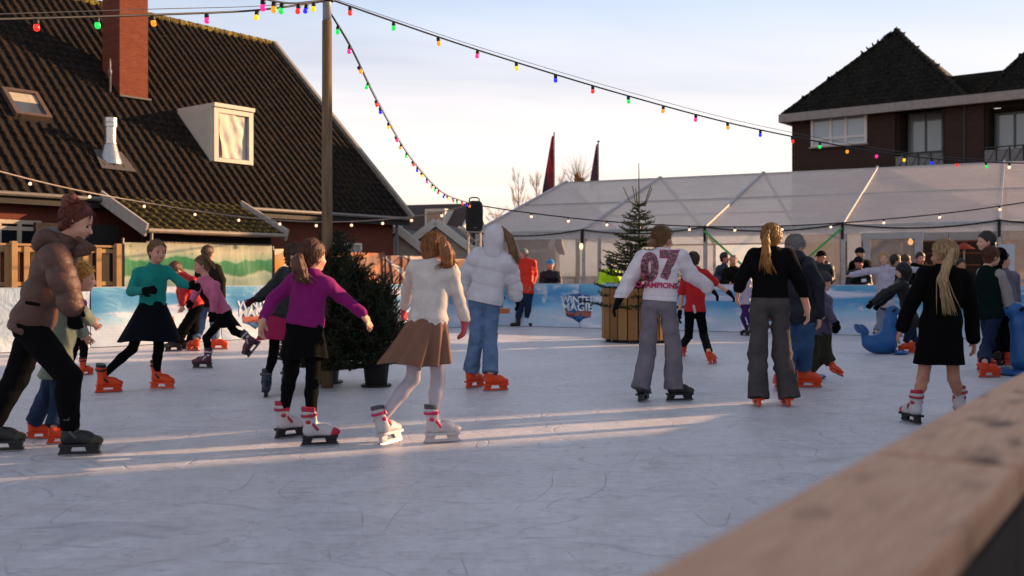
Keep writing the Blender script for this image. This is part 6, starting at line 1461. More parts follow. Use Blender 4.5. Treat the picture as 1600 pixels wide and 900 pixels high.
def back_patch(i, part, px, py, w, h, mat, name, n=6, lift=0.004, pts=None):
    """a sewn patch laid on a garment, seen from behind (ray cast from the viewer side of the figure)"""
    g = [c for c in i['t'].children_recursive if c.name.split('.')[0] == part][0]; me = g.data; tr = BVHTree.FromPolygons([v.co for v in me.vertices], [p.vertices[:] for p in me.polygons]); B = -i['fy']; c = i['pt']((px, py, 0)) - i['base']; vs = []; fs = []
    for a in range(n + 1):
        for b in range(n + 1):
            u = b / n - 0.5; v = a / n - 0.5; tap = 1.0 if v > -0.2 else 1.0 - 1.2 * (-0.2 - v)
            p = c + i['ry'] * u * w * tap + Vector((0, 0, v * h)) + B * 0.6; hit = tr.ray_cast(p, -B, 1.2); q = hit[0] + B * lift if hit[0] is not None else p - B * 0.5; vs.append(q)
    for a in range(n):
        for b in range(n): k = a * (n + 1) + b; fs.append((k, k + 1, k + n + 2, k + n + 1))
    m = bpy.data.meshes.new(name); m.from_pydata(vs, [], fs); m.update(); o = link(name, m, mat, g); sm = o.modifiers.new('thick', 'SOLIDIFY'); sm.thickness = 0.004; return o
BG_ = BLKCLOTH
def tights(m=None, **k): return dict(k='tights', m=m or BLKCLOTH, n='tights', **k)
def pockets(i, part, spots, mat):
    for px, py in spots: back_patch(i, part, px, py, 0.115 * i['s'], 0.125 * i['s'], mat, 'back_pocket')
# ---- near skaters -------------------------------------------------
def ex_brown(i):
    # zip pocket, stand collar pushed open in front of the chin
    for dz in (-0.07, 0.07):
        S = Shape(); S.add(Cone(i['pt']((122, 374, dz)), i['pt']((147, 387, dz * 0.7)), 0.022, 0.012)); S.add(Cone(i['pt']((122, 388, dz)), i['pt']((146, 389, dz * 0.7)), 0.022, 0.012), 0.03); S.add(Cone(i['pt']((118, 398, dz)), i['pt']((138, 396, dz * 0.7)), 0.022, 0.014), 0.03); i['put']('collar_flap', S, 0.008, nylon('taupe_puffer', '#553a31'), bpy.data.objects[i['t']['_garment']])
    S = Shape(); a = i['pt']((42, 473, -0.30)); b = i['pt']((60, 476, -0.30)); S.add(Cone(a, b, 0.012, 0.012)); i['put']('pocket_zip', S, 0.006, BLKCLOTH, bpy.data.objects[i['t']['_garment']])
person('woman in taupe padded jacket and black trousers at the left edge, hair in bun', 1.64, 78, dict(neck=(98, 378), pel=(50, 505), sr=(88, 396, -0.17), sl=(98, 392, 0.17), er=(99, 438, -0.20), wr=(112, 478, -0.20), hr=(116, 505, -0.2), el=(100, 440, 0.22), wl=(112, 478, 0.2), kr=(108, 590, -0.08), kl=(26, 590, 0.10)), (121, 347, 0, 82, -24), top=dict(k='puffer', m=nylon('taupe_puffer', '#553a31'), hem=0.06, qs=0.115, e=0.030, se=0.85), bottom=dict(k='slim', m=BLKCLOTH, r=(0.112, 0.076, 0.060)), hair=dict(c='auburn', s='bun', at=(0, -0.095, 0.10), k=1.35), gloves=BLKCLOTH, feet=dict(r=('g', 122, 712, 82), l=('g', 2, 706, 80)), skate='black', hood='down', extra=ex_brown, build=1.0, seed=2)
person('girl in magenta sweater and black skirt over leggings, red-brown ponytail, arms spread', 1.45, 22, dict(neck=(487, 428), pel=(476, 506), el=(425, 470, 0.02), wl=(410, 500, -0.12), hl=(407, 520, -0.14), er=(531, 461, 0.02), wr=(566, 490, 0.05), hr=(577, 506, 0.04), kl=(456, 580, 0.06), kr=(489, 590, -0.02)), (490, 401, 0.02, 46, -6), top=dict(k='sweater', m=cloth('magenta_knit', '#7e1062'), hem=0.01), bottom=tights(), skirt=dict(m=cloth('black_skirt', '#0b0b0c'), len=0.30, hem=0.165, amp=0.03), hair=dict(c='red', s='pony', tail=[(470, 398, -0.10), (466, 409, -0.13), (468, 420, -0.135), (472, 432, -0.13), (478, 440, -0.12)], tr=[0.02, 0.042, 0.05, 0.042, 0.02], wisps=14), feet=dict(l=('g', 453, 684, 50), r=('g', 497, 697, 74)), skate='redwhite', seed=3)
person('girl in cream turtleneck, tan skirt and white tights with pink gloves, seen from behind', 1.47, 24, dict(neck=(678, 408), pel=(668, 502, 0.0), twist=12, er=(712, 452, 0.02), wr=(727, 500, 0.08), hr=(724, 525, 0.08), el=(638, 450, 0.30), wl=(632, 478, 0.46), kl=(645, 592, 0.06), kr=(684, 596, 0.02)), (682, 390, 0.03, 50, -12), top=dict(k='sweater', m=cloth('cream_knit', '#cbc2bc', weave=200), hem=0.03), bottom=dict(k='tights', m=cloth('white_tights', '#b8aeb6', weave=600), n='tights'), skirt=dict(m=cloth('tan_skirt', '#7a5444', weave=500, rough=0.75), len=0.36, hem=0.235, shift=(-0.09, 0, 0), amp=0.15, pleats=12), hair=dict(c='ginger', s='pony', tail=[(694, 385, -0.08), (699, 398, -0.09), (700, 410, -0.09), (696, 416, -0.08)], tr=[0.045, 0.05, 0.042, 0.02], wisps=16), gloves=cloth('pink_glove', '#b04a54', weave=200), collar='turtle', feet=dict(l=('g', 610, 692, 28, -14), r=('g', 688, 692, 72)), skate='whitepink', seed=4)
def ex_07(i):
    g = bpy.data.objects[i['t']['_garment']]; me = g.data; tr = BVHTree.FromPolygons([v.co for v in me.vertices], [p.vertices[:] for p in me.polygons]); B = -i['F']
    def press(text, centre, size, mat, name, xs=1.0, rot=0.0, bold=0.0, spacing=1.0, lift=0.004):
        m = text_mesh(text, size, 0.0, xs, bold, spacing, 4); bm = bmesh.new(); bm.from_mesh(m); bmesh.ops.triangulate(bm, faces=bm.faces)
        for _ in range(2): bmesh.ops.subdivide_edges(bm, edges=[e for e in bm.edges if e.calc_length() > 0.018], cuts=1); bmesh.ops.triangulate(bm, faces=bm.faces)
        bm.to_mesh(m); bm.free(); M = frame((0, 0, 0), i['R'], i['U']) @ Matrix.Rotation(rot, 4, 'Z'); c = centre - i['base']; bad = []
        for v in m.vertices:
            p = c + (M @ v.co) + B * 0.5; h = tr.ray_cast(p, -B, 1.0)
            v.co = (h[0] + B * lift) if h[0] is not None else p - B * 0.5
        m.materials.clear(); link(name, m, mat, g)
    t = NT('leopard_print'); vr = t.n('ShaderNodeTexVoronoi'); vr.inputs['Scale'].default_value = 62; t.l(t.tc.outputs['Object'], vr.inputs['Vector']); leo = t.bsdf(t.ramp(vr.outputs['Distance'], [(0.22, srgb('#a88a92')), (0.34, srgb('#4a2430')), (0.62, srgb('#5a2a3a')), (0.72, srgb('#b08a94'))]), 0.8)
    pinkp = plain('pink_print', '#b8265a', 0.8, var=0.1)
    pockets(i, 'jeans', ((1017, 492), (1046, 491)), denim('grey_denim', '#5c5862', '#7e7880'))
    press('0', i['pt']((1015, 419, -0.2)), 0.335, pinkp, 'numeral_outline', 0.86, 0.06, 0.026, lift=0.004); press('0', i['pt']((1015, 419, -0.2)), 0.335, leo, 'numeral', 0.86, 0.06, 0.019, lift=0.008)
    press('7', i['pt']((1045, 415, -0.2)), 0.335, pinkp, 'numeral_outline', 0.92, 0.06, 0.026, lift=0.004); press('7', i['pt']((1045, 415, -0.2)), 0.335, leo, 'numeral', 0.92, 0.06, 0.019, lift=0.008)
    press('CHAMPIONS', i['pt']((1026, 446, -0.2)), 0.072, pinkp, 'lettering', 0.98, 0.03, 0.003, lift=0.006)
person('skater in white sweatshirt with large leopard 07 on the back and wide grey jeans', 1.64, 8, dict(neck=(1036, 392), pel=(1030, 478), el=(984, 437, 0.05), wl=(967, 469, 0.04), er=(1078, 428, 0.05), wr=(1107, 449, 0.10), hr=(1122, 462, 0.1), kl=(1012, 548, 0.04), kr=(1052, 548, 0.0), sl=(1004, 400, 0.0), sr=(1064, 398, 0.02)), (1036, 374, 0.04, 52, -4), top=dict(k='loose', m=cloth('white_fleece', '#d4ced6', weave=300), hem=-0.05, rr=(0.060, 0.056, 0.046)), bottom=dict(k='wide', m=denim('grey_denim', '#5c5862', '#7e7880'), n='jeans', len=1.22, r=(0.084, 0.076, 0.092)), hair=dict(c='dkblond', s='bun', at=(-0.03, -0.115, -0.045), k=1.1), gloves=cloth('black_glove', '#151214'), feet=dict(l=('g', 1005, 627, 26), r=('g', 1060, 627, 76)), skate='black', extra=ex_07, seed=5)
person('woman in black sweatshirt and grey wide jeans with long golden ponytail, seen from behind', 1.68, 2, dict(neck=(1203, 390), pel=(1203, 470), el=(1158, 436, 0.05), wl=(1154, 452, 0.2), hl=(1152, 466, 0.2), er=(1249, 438, -0.02), wr=(1261, 481, 0.02), hr=(1263, 500, 0.02), kl=(1184, 555, 0.02), kr=(1222, 555, 0.02), sl=(1178, 396), sr=(1231, 396)), (1206, 372, 0.03, 28, -2), top=dict(k='loose', m=cloth('black_fleece', '#0f0e11'), hem=-0.03), bottom=dict(k='wide', m=denim('dark_grey_denim', '#3a3638', '#524c4c'), n='jeans', len=1.40, r=(0.084, 0.08, 0.096)), hair=dict(c='golden', s='pony', tail=[(1200, 362, -0.10), (1197, 378, -0.13), (1197, 396, -0.14), (1198, 412, -0.14), (1202, 425, -0.135)], tr=[0.022, 0.034, 0.038, 0.032, 0.014], wisps=14), feet=dict(l=('g', 1183, 634, 2), r=('g', 1228, 634, 0)), skate='orange', seed=6, extra=lambda i: pockets(i, 'jeans', ((1189, 487), (1217, 487)), denim('dark_grey_denim', '#3a3638', '#524c4c')))
person('woman in white hooded padded jacket and flared blue jeans with long blond hair', 1.66, 18, dict(neck=(772, 396), pel=(757, 470), twist=12, el=(729, 430, 0.12), wl=(722, 468, 0.16), er=(797, 428, 0.02), wr=(806, 462, 0.06), kl=(744, 530, 0.02), kr=(766, 532, 0.02)), (776, 374, 0.02, 30, -10), top=dict(k='puffer', m=nylon('white_puffer', '#c6c2c8', 0.55), hem=0.02, qs=0.13, e=0.038), bottom=dict(k='straight', m=denim('blue_denim', '#4a5f7e', '#6e86a8'), n='jeans', len=1.0, r=(0.086, 0.066, 0.085)), hair=dict(c='dkblond', s='long', tail=[(784, 357, -0.02), (796, 372, -0.06), (802, 392, -0.07), (807, 411, -0.06)], tr=[0.03, 0.042, 0.042, 0.02], wisps=12), gloves=BLKCLOTH, hood='up', feet=dict(l=('g', 741, 606, 40), r=('g', 773, 611, 68)), skate='orange', seed=7, extra=lambda i: pockets(i, 'jeans', ((748, 484), (768, 485)), denim('blue_denim', '#4a5f7e', '#6e86a8')))
person('girl in teal long-sleeved top and dark flared skirt reaching one gloved arm forward', 1.5, 120, dict(neck=(240, 418), pel=(238, 478), twist=135, sr=(216, 424, -0.06), sl=(262, 421, 0.08), er=(205, 455, -0.12), wr=(222, 455, -0.28), hr=(236, 453, -0.3), el=(282, 441, 0.02), wl=(293, 446, 0.0), hl=(306, 448, 0), kl=(248, 545, 0.02), kr=(207, 545, 0.0)), (246, 394, -0.03, 135, -4), top=dict(k='sweater', m=cloth('teal_knit', '#0f7a72', weave=200), hem=0.0), bottom=tights(), skirt=dict(m=cloth('navy_skirt', '#0e1018'), len=0.42, hem=0.30, shift=(-0.02, 0, 0), amp=0.04, pleats=7), hair=dict(c='dkblond', s='bun', at=(0, -0.105, 0.05), k=0.6), gloves=BLKCLOTH, feet=dict(l=('g', 252, 608, 98), r=('g', 168, 613, 62, 12)), skate='orange', skn='rosy', seed=8)
person('girl in pink sweater pushing off with one leg kicked out behind her', 1.40, 262, dict(neck=(322, 438), pel=(352, 490), twist=235, sl=(336, 444, -0.14), sr=(312, 436, 0.14), el=(334, 468, -0.2), wl=(333, 486, -0.22), er=(306, 458, 0.1), wr=(300, 470, 0.02), kr=(322, 528, 0.04), kl=(366, 518, -0.06)), (315, 414, 0.0, 246, -6), top=dict(k='sweater', m=cloth('pink_knit', '#b8607e', weave=200), hem=0.0), bottom=tights(), skirt=dict(m=cloth('black_skirt', '#0b0b0c'), len=0.22, hem=0.19, amp=0.03, shift=(0.02, 0, 0)), hair=dict(c='dkblond', s='pony', tail=[(326, 406, -0.03), (332, 412, -0.03), (336, 420, -0.03)], tr=[0.02, 0.026, 0.014]), gloves=BLKCLOTH, feet=dict(r=('g', 318, 576, 268), l=('a', 386, 528, -0.10, 268, -52)), skate='plum', seed=9, skn='rosy')
person('child in black jacket and crimson skirt hidden behind the girl in magenta', 1.38, 200, dict(neck=(462, 424), pel=(440, 492, 0.0), er=(428, 446, -0.05), wr=(404, 466, -0.12), hr=(394, 470, -0.12), el=(480, 455, 0.1), wl=(484, 480, 0.05), kr=(428, 548, 0), kl=(448, 548, 0.06)), (462, 399, -0.03, 110, -6), top=dict(k='jacket', m=nylon('black_nylon', '#101014'), hem=0.02), bottom=tights(), skirt=dict(m=cloth('crimson_skirt', '#8a1440'), len=0.30, hem=0.22, amp=0.05), hair=dict(c='brown', s='curly'), gloves=cloth('plum_glove', '#3a1420'), feet=dict(r=('g', 416, 620, 170), l=('g', 447, 617, 175)), skate='navy', seed=10)
# curly child held in front of the woman, and the child behind
person('small curly blond child in pale green coat beside the woman in the padded jacket', 1.10, 60, dict(neck=(112, 462), pel=(90, 560), er=(128, 490, -0.04), wr=(140, 500, 0.0), el=(110, 500, 0.16), wl=(128, 520, 0.2), kl=(72, 620, 0.05), kr=(92, 625, -0.02)), (130, 434, 0, 70, -10), top=dict(k='coat', m=cloth('sage_coat', '#7c8474'), hem=0.14, flare=0.05, hemflat=True), bottom=dict(k='straight', m=denim('navy_denim', '#1c2840', '#31415e'), n='jeans', len=0.98, r=(0.1, 0.08, 0.09)), hair=dict(c='curl', s='curly'), feet=dict(l=('g', 60, 686, 82), r=('g', 92, 694, 82)), skate='orange', seed=11)
person('small child in pink behind the curly child at the left, one orange skate showing', 1.15, 150, dict(neck=(112, 470), pel=(120, 520), er=(122, 490), wr=(124, 512), el=(128, 488), wl=(130, 515), kl=(131, 545), kr=(116, 545)), (110, 452, 0, 150, 0), top=dict(k='jacket', m=nylon('pink_nylon', '#a02468'), hem=0.03), bottom=dict(k='slim', m=BLKCLOTH), hair=dict(c='brown', s='short'), hat=(cloth('plum_knit', '#5a1e48'), 'beanie'), feet=dict(l=('g', 134, 586, 30), r=('g', 114, 584, 20)), skate='orange', far=True, seed=12)
# ---- group by the green banner
person('person in red jacket and black trousers bending down beside the girl in pink', 1.66, 240, dict(neck=(283, 430), pel=(306, 478), twist=215, el=(288, 458, -0.15), wl=(285, 474, -0.2), er=(282, 455, 0.15), wr=(284, 472, 0.1), kl=(288, 512, -0.05), kr=(303, 514, 0.08), sl=(300, 437, -0.17), sr=(288, 434, 0.17)), (274, 422, -0.02, 225, -40), top=dict(k='jacket', m=nylon('red_nylon', '#a01010'), hem=0.03), bottom=dict(k='wide', m=cloth('black_flare', '#0b0b0d'), r=(0.09, 0.075, 0.1), len=1.05), hair=dict(c='red', s='short'), depth=1867 / (549 - 430), feet=dict(l=('g', 272, 549, 230), r=('g', 297, 546, 240)), skate='black', far=True, seed=13)
person('man in dark olive jacket and jeans, back turned, before the green banner', 1.72, 20, dict(neck=(326, 413), pel=(325, 474), el=(309, 440), wl=(311, 468), er=(346, 438), wr=(347, 466), kl=(312, 512), kr=(336, 512)), (326, 396, 0, 30, 0), top=dict(k='jacket', m=cloth('olive_jacket', '#23231c'), hem=0.06), bottom=dict(k='straight', m=denim('blue_denim', '#4a5f7e', '#6e86a8'), n='jeans'), hair=dict(c='brown', s='short'), feet=dict(l=('g', 303, 548, 300), r=('g', 341, 546, 80)), skate='orange', far=True, seed=14)
# ---- red jersey boy, hooded adult and child, small far skaters
def ex_jersey(i):
    g = bpy.data.objects[i['t']['_garment']]; S = Shape(); a = i['pt']((1084, 478, -0.14)); b = i['pt']((1086, 488, -0.14)); S.add(Cone(a, b, 0.018, 0.018)); i['put']('white_stripe', S, 0.008, cloth('white_stripe', '#b9b4b8'), g)
person('boy in red football shirt and black trousers with dark gloves, seen from behind', 1.42, 20, dict(neck=(1087, 421), pel=(1086, 487), el=(1066, 455, 0.1), wl=(1062, 490, 0.1), er=(1116, 441, 0), wr=(1140, 458, 0.0), hr=(1152, 472, 0), kl=(1076, 525), kr=(1100, 525)), (1084, 407, 0.02, 30, -4), top=dict(k='tee', m=cloth('red_jersey', '#b01418', rough=0.7), hem=0.0, sleeve=0.05, e=0.024), bottom=dict(k='straight', m=BLKCLOTH, r=(0.085, 0.06, 0.06)), hair=dict(c='brown', s='short'), gloves=BLKCLOTH, feet=dict(l=('g', 1066, 556, 350), r=('g', 1114, 569, 32, -14)), skate='orange', extra=ex_jersey, seed=15)
person('adult in hooded navy jacket and jeans stooping behind the long-ponytailed woman', 1.72, 40, dict(neck=(1240, 402), pel=(1248, 490), er=(1278, 445, -0.12), wr=(1280, 492, -0.1), el=(1265, 440, 0.2), wl=(1276, 478, 0.25), kl=(1240, 540, 0.1), kr=(1258, 540, 0.0), sr=(1262, 410, -0.15), sl=(1240, 404, 0.16)), (1243, 387, 0.02, 60, -30), top=dict(k='jacket', m=nylon('navy_nylon', '#0c1020'), hem=0.10), bottom=dict(k='straight', m=denim('mid_denim', '#26405e', '#3b5a80'), n='jeans', r=(0.095, 0.078, 0.08)), hair=dict(c='grey', s='short'), hood='down', feet=dict(l=('g', 1216, 610, 5), r=('g', 1262, 606, 90)), skate='orange', seed=16)
person('child in lilac-grey coat and olive trousers with one skate kicked out sideways', 1.22, 70, dict(neck=(1282, 462), pel=(1282, 515), er=(1290, 482, -0.15), wr=(1302, 500, -0.2), el=(1292, 480, 0.15), wl=(1300, 505, 0.2), kl=(1280, 560, 0.05), kr=(1290, 555, -0.05)), (1287, 440, 0, 80, -10), top=dict(k='coat', m=nylon('lilac_nylon', '#4a4458'), hem=0.06), bottom=dict(k='straight', m=cloth('olive_trousers', '#2c2a20'), r=(0.105, 0.09, 0.085)), hair=dict(c='brown', s='short'), hat=(cloth('grey_knit', '#3a3840'), 'beanie'), gloves=BLKCLOTH, depth=11.2, feet=dict(l=('g', 1268, 598, 85), r=('a', 1300, 568, -0.1, 60, -20, -35)), skate='orange', seed=17)
person('small child in white top and purple trousers at the far barrier', 1.10, 200, dict(neck=(1162, 436), pel=(1164, 474), el=(1156, 452), wl=(1153, 466), er=(1174, 452), wr=(1176, 466), kl=(1160, 496), kr=(1170, 496)), (1160, 422, 0, 250, 0), top=dict(k='jacket', m=nylon('white_nylon', '#a49cae'), hem=0.02), bottom=dict(k='slim', m=cloth('purple_cloth', '#3c1e5e')), hair=dict(c='brown', s='short'), feet=dict(l=('g', 1164, 524, 270), r=('g', 1172, 525, 270)), skate='black', far=True, seed=18)
# ---- right side
person('girl in long black coat with pale blond ponytail and bare legs, nearest at right', 1.50, 6, dict(neck=(1477, 420), pel=(1470, 505), el=(1427, 468, 0.05), wl=(1409, 512, 0.1), er=(1517, 476, 0.02), wr=(1521, 530, 0.04), kl=(1442, 592, 0.02), kr=(1490, 592, 0.02)), (1474, 398, 0.02, 322, -4), top=dict(k='coat', m=cloth('black_wool', '#0a0a0b'), hem=0.34, flare=0.035, hemflat=True), hair=dict(c='pale', s='pony', fringe=0.0, tail=[(1486, 392, -0.10), (1480, 412, -0.14), (1472, 436, -0.16), (1476, 462, -0.165), (1482, 488, -0.16)], tr=[0.024, 0.036, 0.036, 0.030, 0.010], wisps=26), feet=dict(l=('g', 1425, 661, 350), r=('g', 1498, 652, 20)), skate='redwhite', seed=19, skn='tan', sh_w=1.08)
person('child in black hooded jacket leaning on the left blue seal skating aid', 1.36, 285, dict(neck=(1408, 438), pel=(1424, 500), twist=285, el=(1382, 458, -0.15), wl=(1366, 472, -0.16), er=(1390, 460, 0.15), wr=(1376, 474, 0.18), kl=(1418, 530, -0.05), kr=(1428, 535, 0.05)), (1410, 424, 0, 285, -25), top=dict(k='jacket', m=nylon('black_nylon', '#101014'), hem=0.12, e=0.036), bottom=dict(k='straight', m=denim('dark_denim', '#141e34', '#22304c'), n='jeans'), hair=dict(c='black', s='short', noface=True), hood='up', gloves=BLKCLOTH, feet=dict(l=('g', 1418, 552, 290), r=('g', 1434, 550, 290)), skate='orange', seed=20)
person('person in white sweater gliding with both arms stretched wide', 1.58, 178, dict(neck=(1383, 418), pel=(1383, 476), er=(1355, 424, -0.02), wr=(1330, 430, -0.04), el=(1412, 421, 0), wl=(1440, 422, 0), kr=(1376, 505), kl=(1390, 505)), (1381, 404, -0.02, 205, 0), top=dict(k='sweater', m=cloth('white_knit', '#a8a2b4'), hem=0.05, e=0.03), bottom=dict(k='straight', m=denim('pale_denim', '#5c6478', '#7c8498'), n='jeans'), hair=dict(c='blond', s='bob'), feet=dict(r=('g', 1372, 535, 160), l=('g', 1398, 533, 200)), skate='navy', far=True, seed=21)
person('boy in dark green bodywarmer with cream sleeves pushing the right blue seal', 1.50, 75, dict(neck=(1540, 422), pel=(1548, 490), twist=50, er=(1571, 455, -0.08), wr=(1578, 484, -0.08), el=(1560, 450, 0.25), wl=(1582, 478, 0.3), kl=(1546, 540, 0.1), kr=(1540, 545, -0.05), sr=(1562, 428, -0.1), sl=(1535, 424, 0.12)), (1550, 401, 0, 78, -6), top=dict(k='jacket', m=cloth('forest_bodywarmer', '#0c1a18'), hem=0.06, sm=cloth('cream_sleeve', '#8e8684')), bottom=dict(k='straight', m=denim('dark_denim', '#141e34', '#22304c'), n='jeans'), hair=dict(c='red', s='short', fringe=-0.02), gloves=BLKCLOTH, feet=dict(r=('g', 1545, 590, 84), l=('g', 1540, 578, 80)), skate='orange', seed=22)
person('tall man in black hooded coat standing behind the boy in the bodywarmer', 1.82, 285, dict(neck=(1548, 396), pel=(1552, 478), el=(1536, 436, -0.2), wl=(1534, 470, -0.2), er=(1562, 436, 0.2), wr=(1560, 470, 0.2), kl=(1552, 535, -0.1), kr=(1560, 535, 0.1)), (1540, 377, 0, 270, -4), top=dict(k='coat', m=cloth('black_wool', '#0a0a0b'), hem=0.15), bottom=dict(k='straight', m=BLKCLOTH), hair=dict(c='black', s='short'), hood='down', feet=dict(l=('g', 1550, 572, 280), r=('g', 1560, 570, 285)), skate='black', far=True, seed=23)
person('person in grey sweater with tan gloves behind the right blue seal', 1.58, 60, dict(neck=(1568, 425), pel=(1572, 490), er=(1586, 452), wr=(1590, 476), el=(1574, 450), wl=(1580, 474), kl=(1566, 535), kr=(1576, 535)), (1566, 406, 0, 90, 0), top=dict(k='loose', m=cloth('grey_sweat', '#6a6674'), hem=0.0), bottom=dict(k='straight', m=BLKCLOTH), hair=dict(c='black', s='short'), gloves=cloth('tan_glove', '#7a5634'), depth=13.2, feet=dict(l=('g', 1562, 570, 70), r=('g', 1580, 571, 60)), skate='orange', far=True, seed=24)
# ---- spectators behind the barrier
def spectator(label, px, hy, d, H, yaw, top, hair=None, hat=None, skn='fair', lean=0, el=None, gloves=None, seed=30, hyaw=None, hood=None, pitch=-6, build=1.12, arms='rail', bottom=None, extra=None):
    k = FPX / d; hz = hy; n = hz + 0.155 * k * H / 1.7; p = n + 0.50 * k * H / 1.7; gy = HOR + CAMH * k; kn = p + (gy - p) * 0.48
    if arms == 'rail': A_ = dict(el=(px + 0.22 * k, n + 0.30 * k, -0.10), wl=(px + 0.10 * k, n + 0.36 * k, -0.36), er=(px - 0.22 * k, n + 0.30 * k, -0.10), wr=(px - 0.10 * k, n + 0.36 * k, -0.36))
    else: A_ = dict(el=(px + 0.23 * k, n + 0.30 * k, 0.02), wl=(px + 0.20 * k, n + 0.52 * k, -0.08), er=(px - 0.23 * k, n + 0.30 * k, 0.02), wr=(px - 0.20 * k, n + 0.52 * k, -0.08))
    if yaw < 90 or yaw > 270: A_ = dict(el=A_['er'], wl=A_['wr'], er=A_['el'], wr=A_['wl'])
    if el: A_.update(el)
    J = dict(neck=(px, n, -0.05 * (arms == 'rail')), pel=(px, p, 0.05), kl=(px + 0.09 * k, kn), kr=(px - 0.09 * k, kn), **A_)
    if yaw < 90 or yaw > 270: J['kl'], J['kr'] = J['kr'], J['kl']
    sg = 1 if 90 <= yaw <= 270 else -1
    return person(label, H, yaw, J, (px, hz, -0.08, hyaw if hyaw is not None else yaw, pitch), top=top, bottom=bottom or dict(k='straight', m=denim('dark_denim', '#141e34', '#22304c'), n='jeans'), hair=hair, hat=hat, skn=skn, feet=dict(l=('g', px + sg * 0.11 * k, gy, yaw), r=('g', px - sg * 0.11 * k, gy, yaw)), skate=None, shoes=plain('shoe_dark', '#1c1512', 0.7), far=True, gloves=gloves, seed=seed, hood=hood, build=build, group='spectators along the far barrier', extra=extra)
def ex_vis(i):
    g = bpy.data.objects[i['t']['_garment']]
    for f, m, e in ((0.55, plain('reflective_grey', '#8a8c90', 0.4), 0.052), (0.85, cloth('vis_blue', '#1a2f8a'), 0.050)):
        S = Shape(); c = i['neck'].lerp(i['pel'], f)
        for sg in (-1, 1): S.add(Cone(c + i['R'] * sg * 0.07 - i['U'] * 0.03, c + i['R'] * sg * 0.07 + i['U'] * (0.005 if f < 0.6 else 0.06), 0.098 + e * 0.8, 0.098 + e * 0.8), 0.05)
        S.cut(c + i['U'] * (0.03 if f < 0.6 else 0.09), i['U']); S.cut(c - i['U'] * (0.02 if f < 0.6 else 0.12), -i['U']); i['put']('reflective_band' if f < 0.6 else 'blue_band', S, 0.012, m, g)
person('man in orange-red jacket standing inside the rink against the far barrier', 1.76, 195, dict(neck=(822, 405), pel=(820, 457), el=(836, 432, 0.05), wl=(830, 448, -0.1), er=(804, 432), wr=(806, 458, -0.05), kl=(825, 485), kr=(812, 485)), (817, 397, -0.03, 250, 0), top=dict(k='jacket', m=nylon('orange_red_nylon', '#d02408'), hem=0.02), bottom=dict(k='straight', m=denim('dark_denim', '#141e34', '#22304c'), n='jeans', len=0.9), hair=dict(c='grey', s='short'), feet=dict(l=('g', 826, 510, 150), r=('g', 806, 510, 240)), skate=None, shoes=plain('brown_boot', '#2c1a12', 0.7), skn='rosy', far=True, build=1.1, seed=25, group='spectators along the far barrier')
spectator('man in navy jacket and blue knitted hat leaning on the far barrier', 860, 414, 23.9, 1.72, 185, dict(k='jacket', m=nylon('navy_coat', '#0c1224'), hem=0.06), hat=(cloth('sky_knit', '#3c86c0', weave=150), 'beanie', cloth('white_knit2', '#b9b8c0')), hyaw=190, seed=31)
spectator('person in hi-vis yellow and blue jacket with cap drinking beside the fir tree', 953, 412, 23.4, 1.72, 190, dict(k='jacket', m=nylon('hivis_yellow', '#b6e010', 0.6), hem=0.05), hat=(cloth('camo_cap', '#4a4a3a'), 'cap'), hyaw=165, hood=None, el=dict(wl=(955, 418, -0.28)), skn='rosy', seed=32, extra=ex_vis, gloves=cloth('blue_glove', '#1c2f6a'))
spectator('man in blue jacket at the far barrier beside the red-shirted boy', 1133, 403, 23.4, 1.76, 150, dict(k='jacket', m=nylon('slate_nylon', '#1c2c44'), hem=0.06), hair=dict(c='black', s='short'), hyaw=120, skn='rosy', seed=33)
spectator('balding older man in glasses and dark green coat at the far barrier', 1146, 408, 22.5, 1.72, 180, dict(k='coat', m=cloth('dark_green_coat', '#14160f'), hem=0.1), hair=dict(c='grey', s='short', fringe=0.06), hyaw=200, skn='rosy', seed=34)
spectator('man in black cap and navy coat leaning at the barrier beside the stooping adult', 1283, 402, 21.2, 1.76, 200, dict(k='coat', m=nylon('navy_coat', '#0c1224'), hem=0.08), hat=(BLKCLOTH, 'cap'), hyaw=230, skn='rosy', seed=35, build=1.25, hood='down')
spectator('man in dark jacket and knitted cap holding a white paper over the barrier', 1342, 411, 21.0, 1.72, 175, dict(k='jacket', m=nylon('black_nylon', '#101014'), hem=0.06), hat=(cloth('dark_knit', '#1c1c24'), 'beanie'), hyaw=170, skn='rosy', seed=36, build=1.2)
spectator('dark-haired person half hidden behind the one in the white sweater', 1400, 407, 20.6, 1.66, 180, dict(k='jacket', m=BLKCLOTH, hem=0.05), hair=dict(c='black', s='short'), hyaw=100, seed=37)
spectator('man with crew cut in black hooded coat at the barrier below the tent entrance', 1438, 404, 20.0, 1.74, 180, dict(k='coat', m=cloth('black_wool', '#0a0a0b'), hem=0.1), hair=dict(c='black', s='short'), hyaw=185, skn='rosy', seed=38, build=1.2, hood='down')
spectator('child with dark hair showing between the blond coat girl and the bodywarmer boy', 1502, 414, 19.0, 1.5, 180, dict(k='jacket', m=BLKCLOTH, hem=0.05), hair=dict(c='black', s='short'), hyaw=180, skn='tan', seed=39)
spectator('person with hat standing farther back behind the paper-holding man', 1344, 396, 23.2, 1.78, 170, dict(k='jacket', m=BLKCLOTH, hem=0.05), hat=(cloth('dark_knit', '#1c1c24'), 'beanie'), hyaw=150, seed=40, arms='down')
spectator('person with brown hair and dark coat standing in front of the tent door', 1416, 407, 22.0, 1.70, 180, dict(k='coat', m=cloth('black_wool', '#0a0a0b'), hem=0.1), hair=dict(c='brown', s='bob'), hyaw=90, seed=41, arms='down')
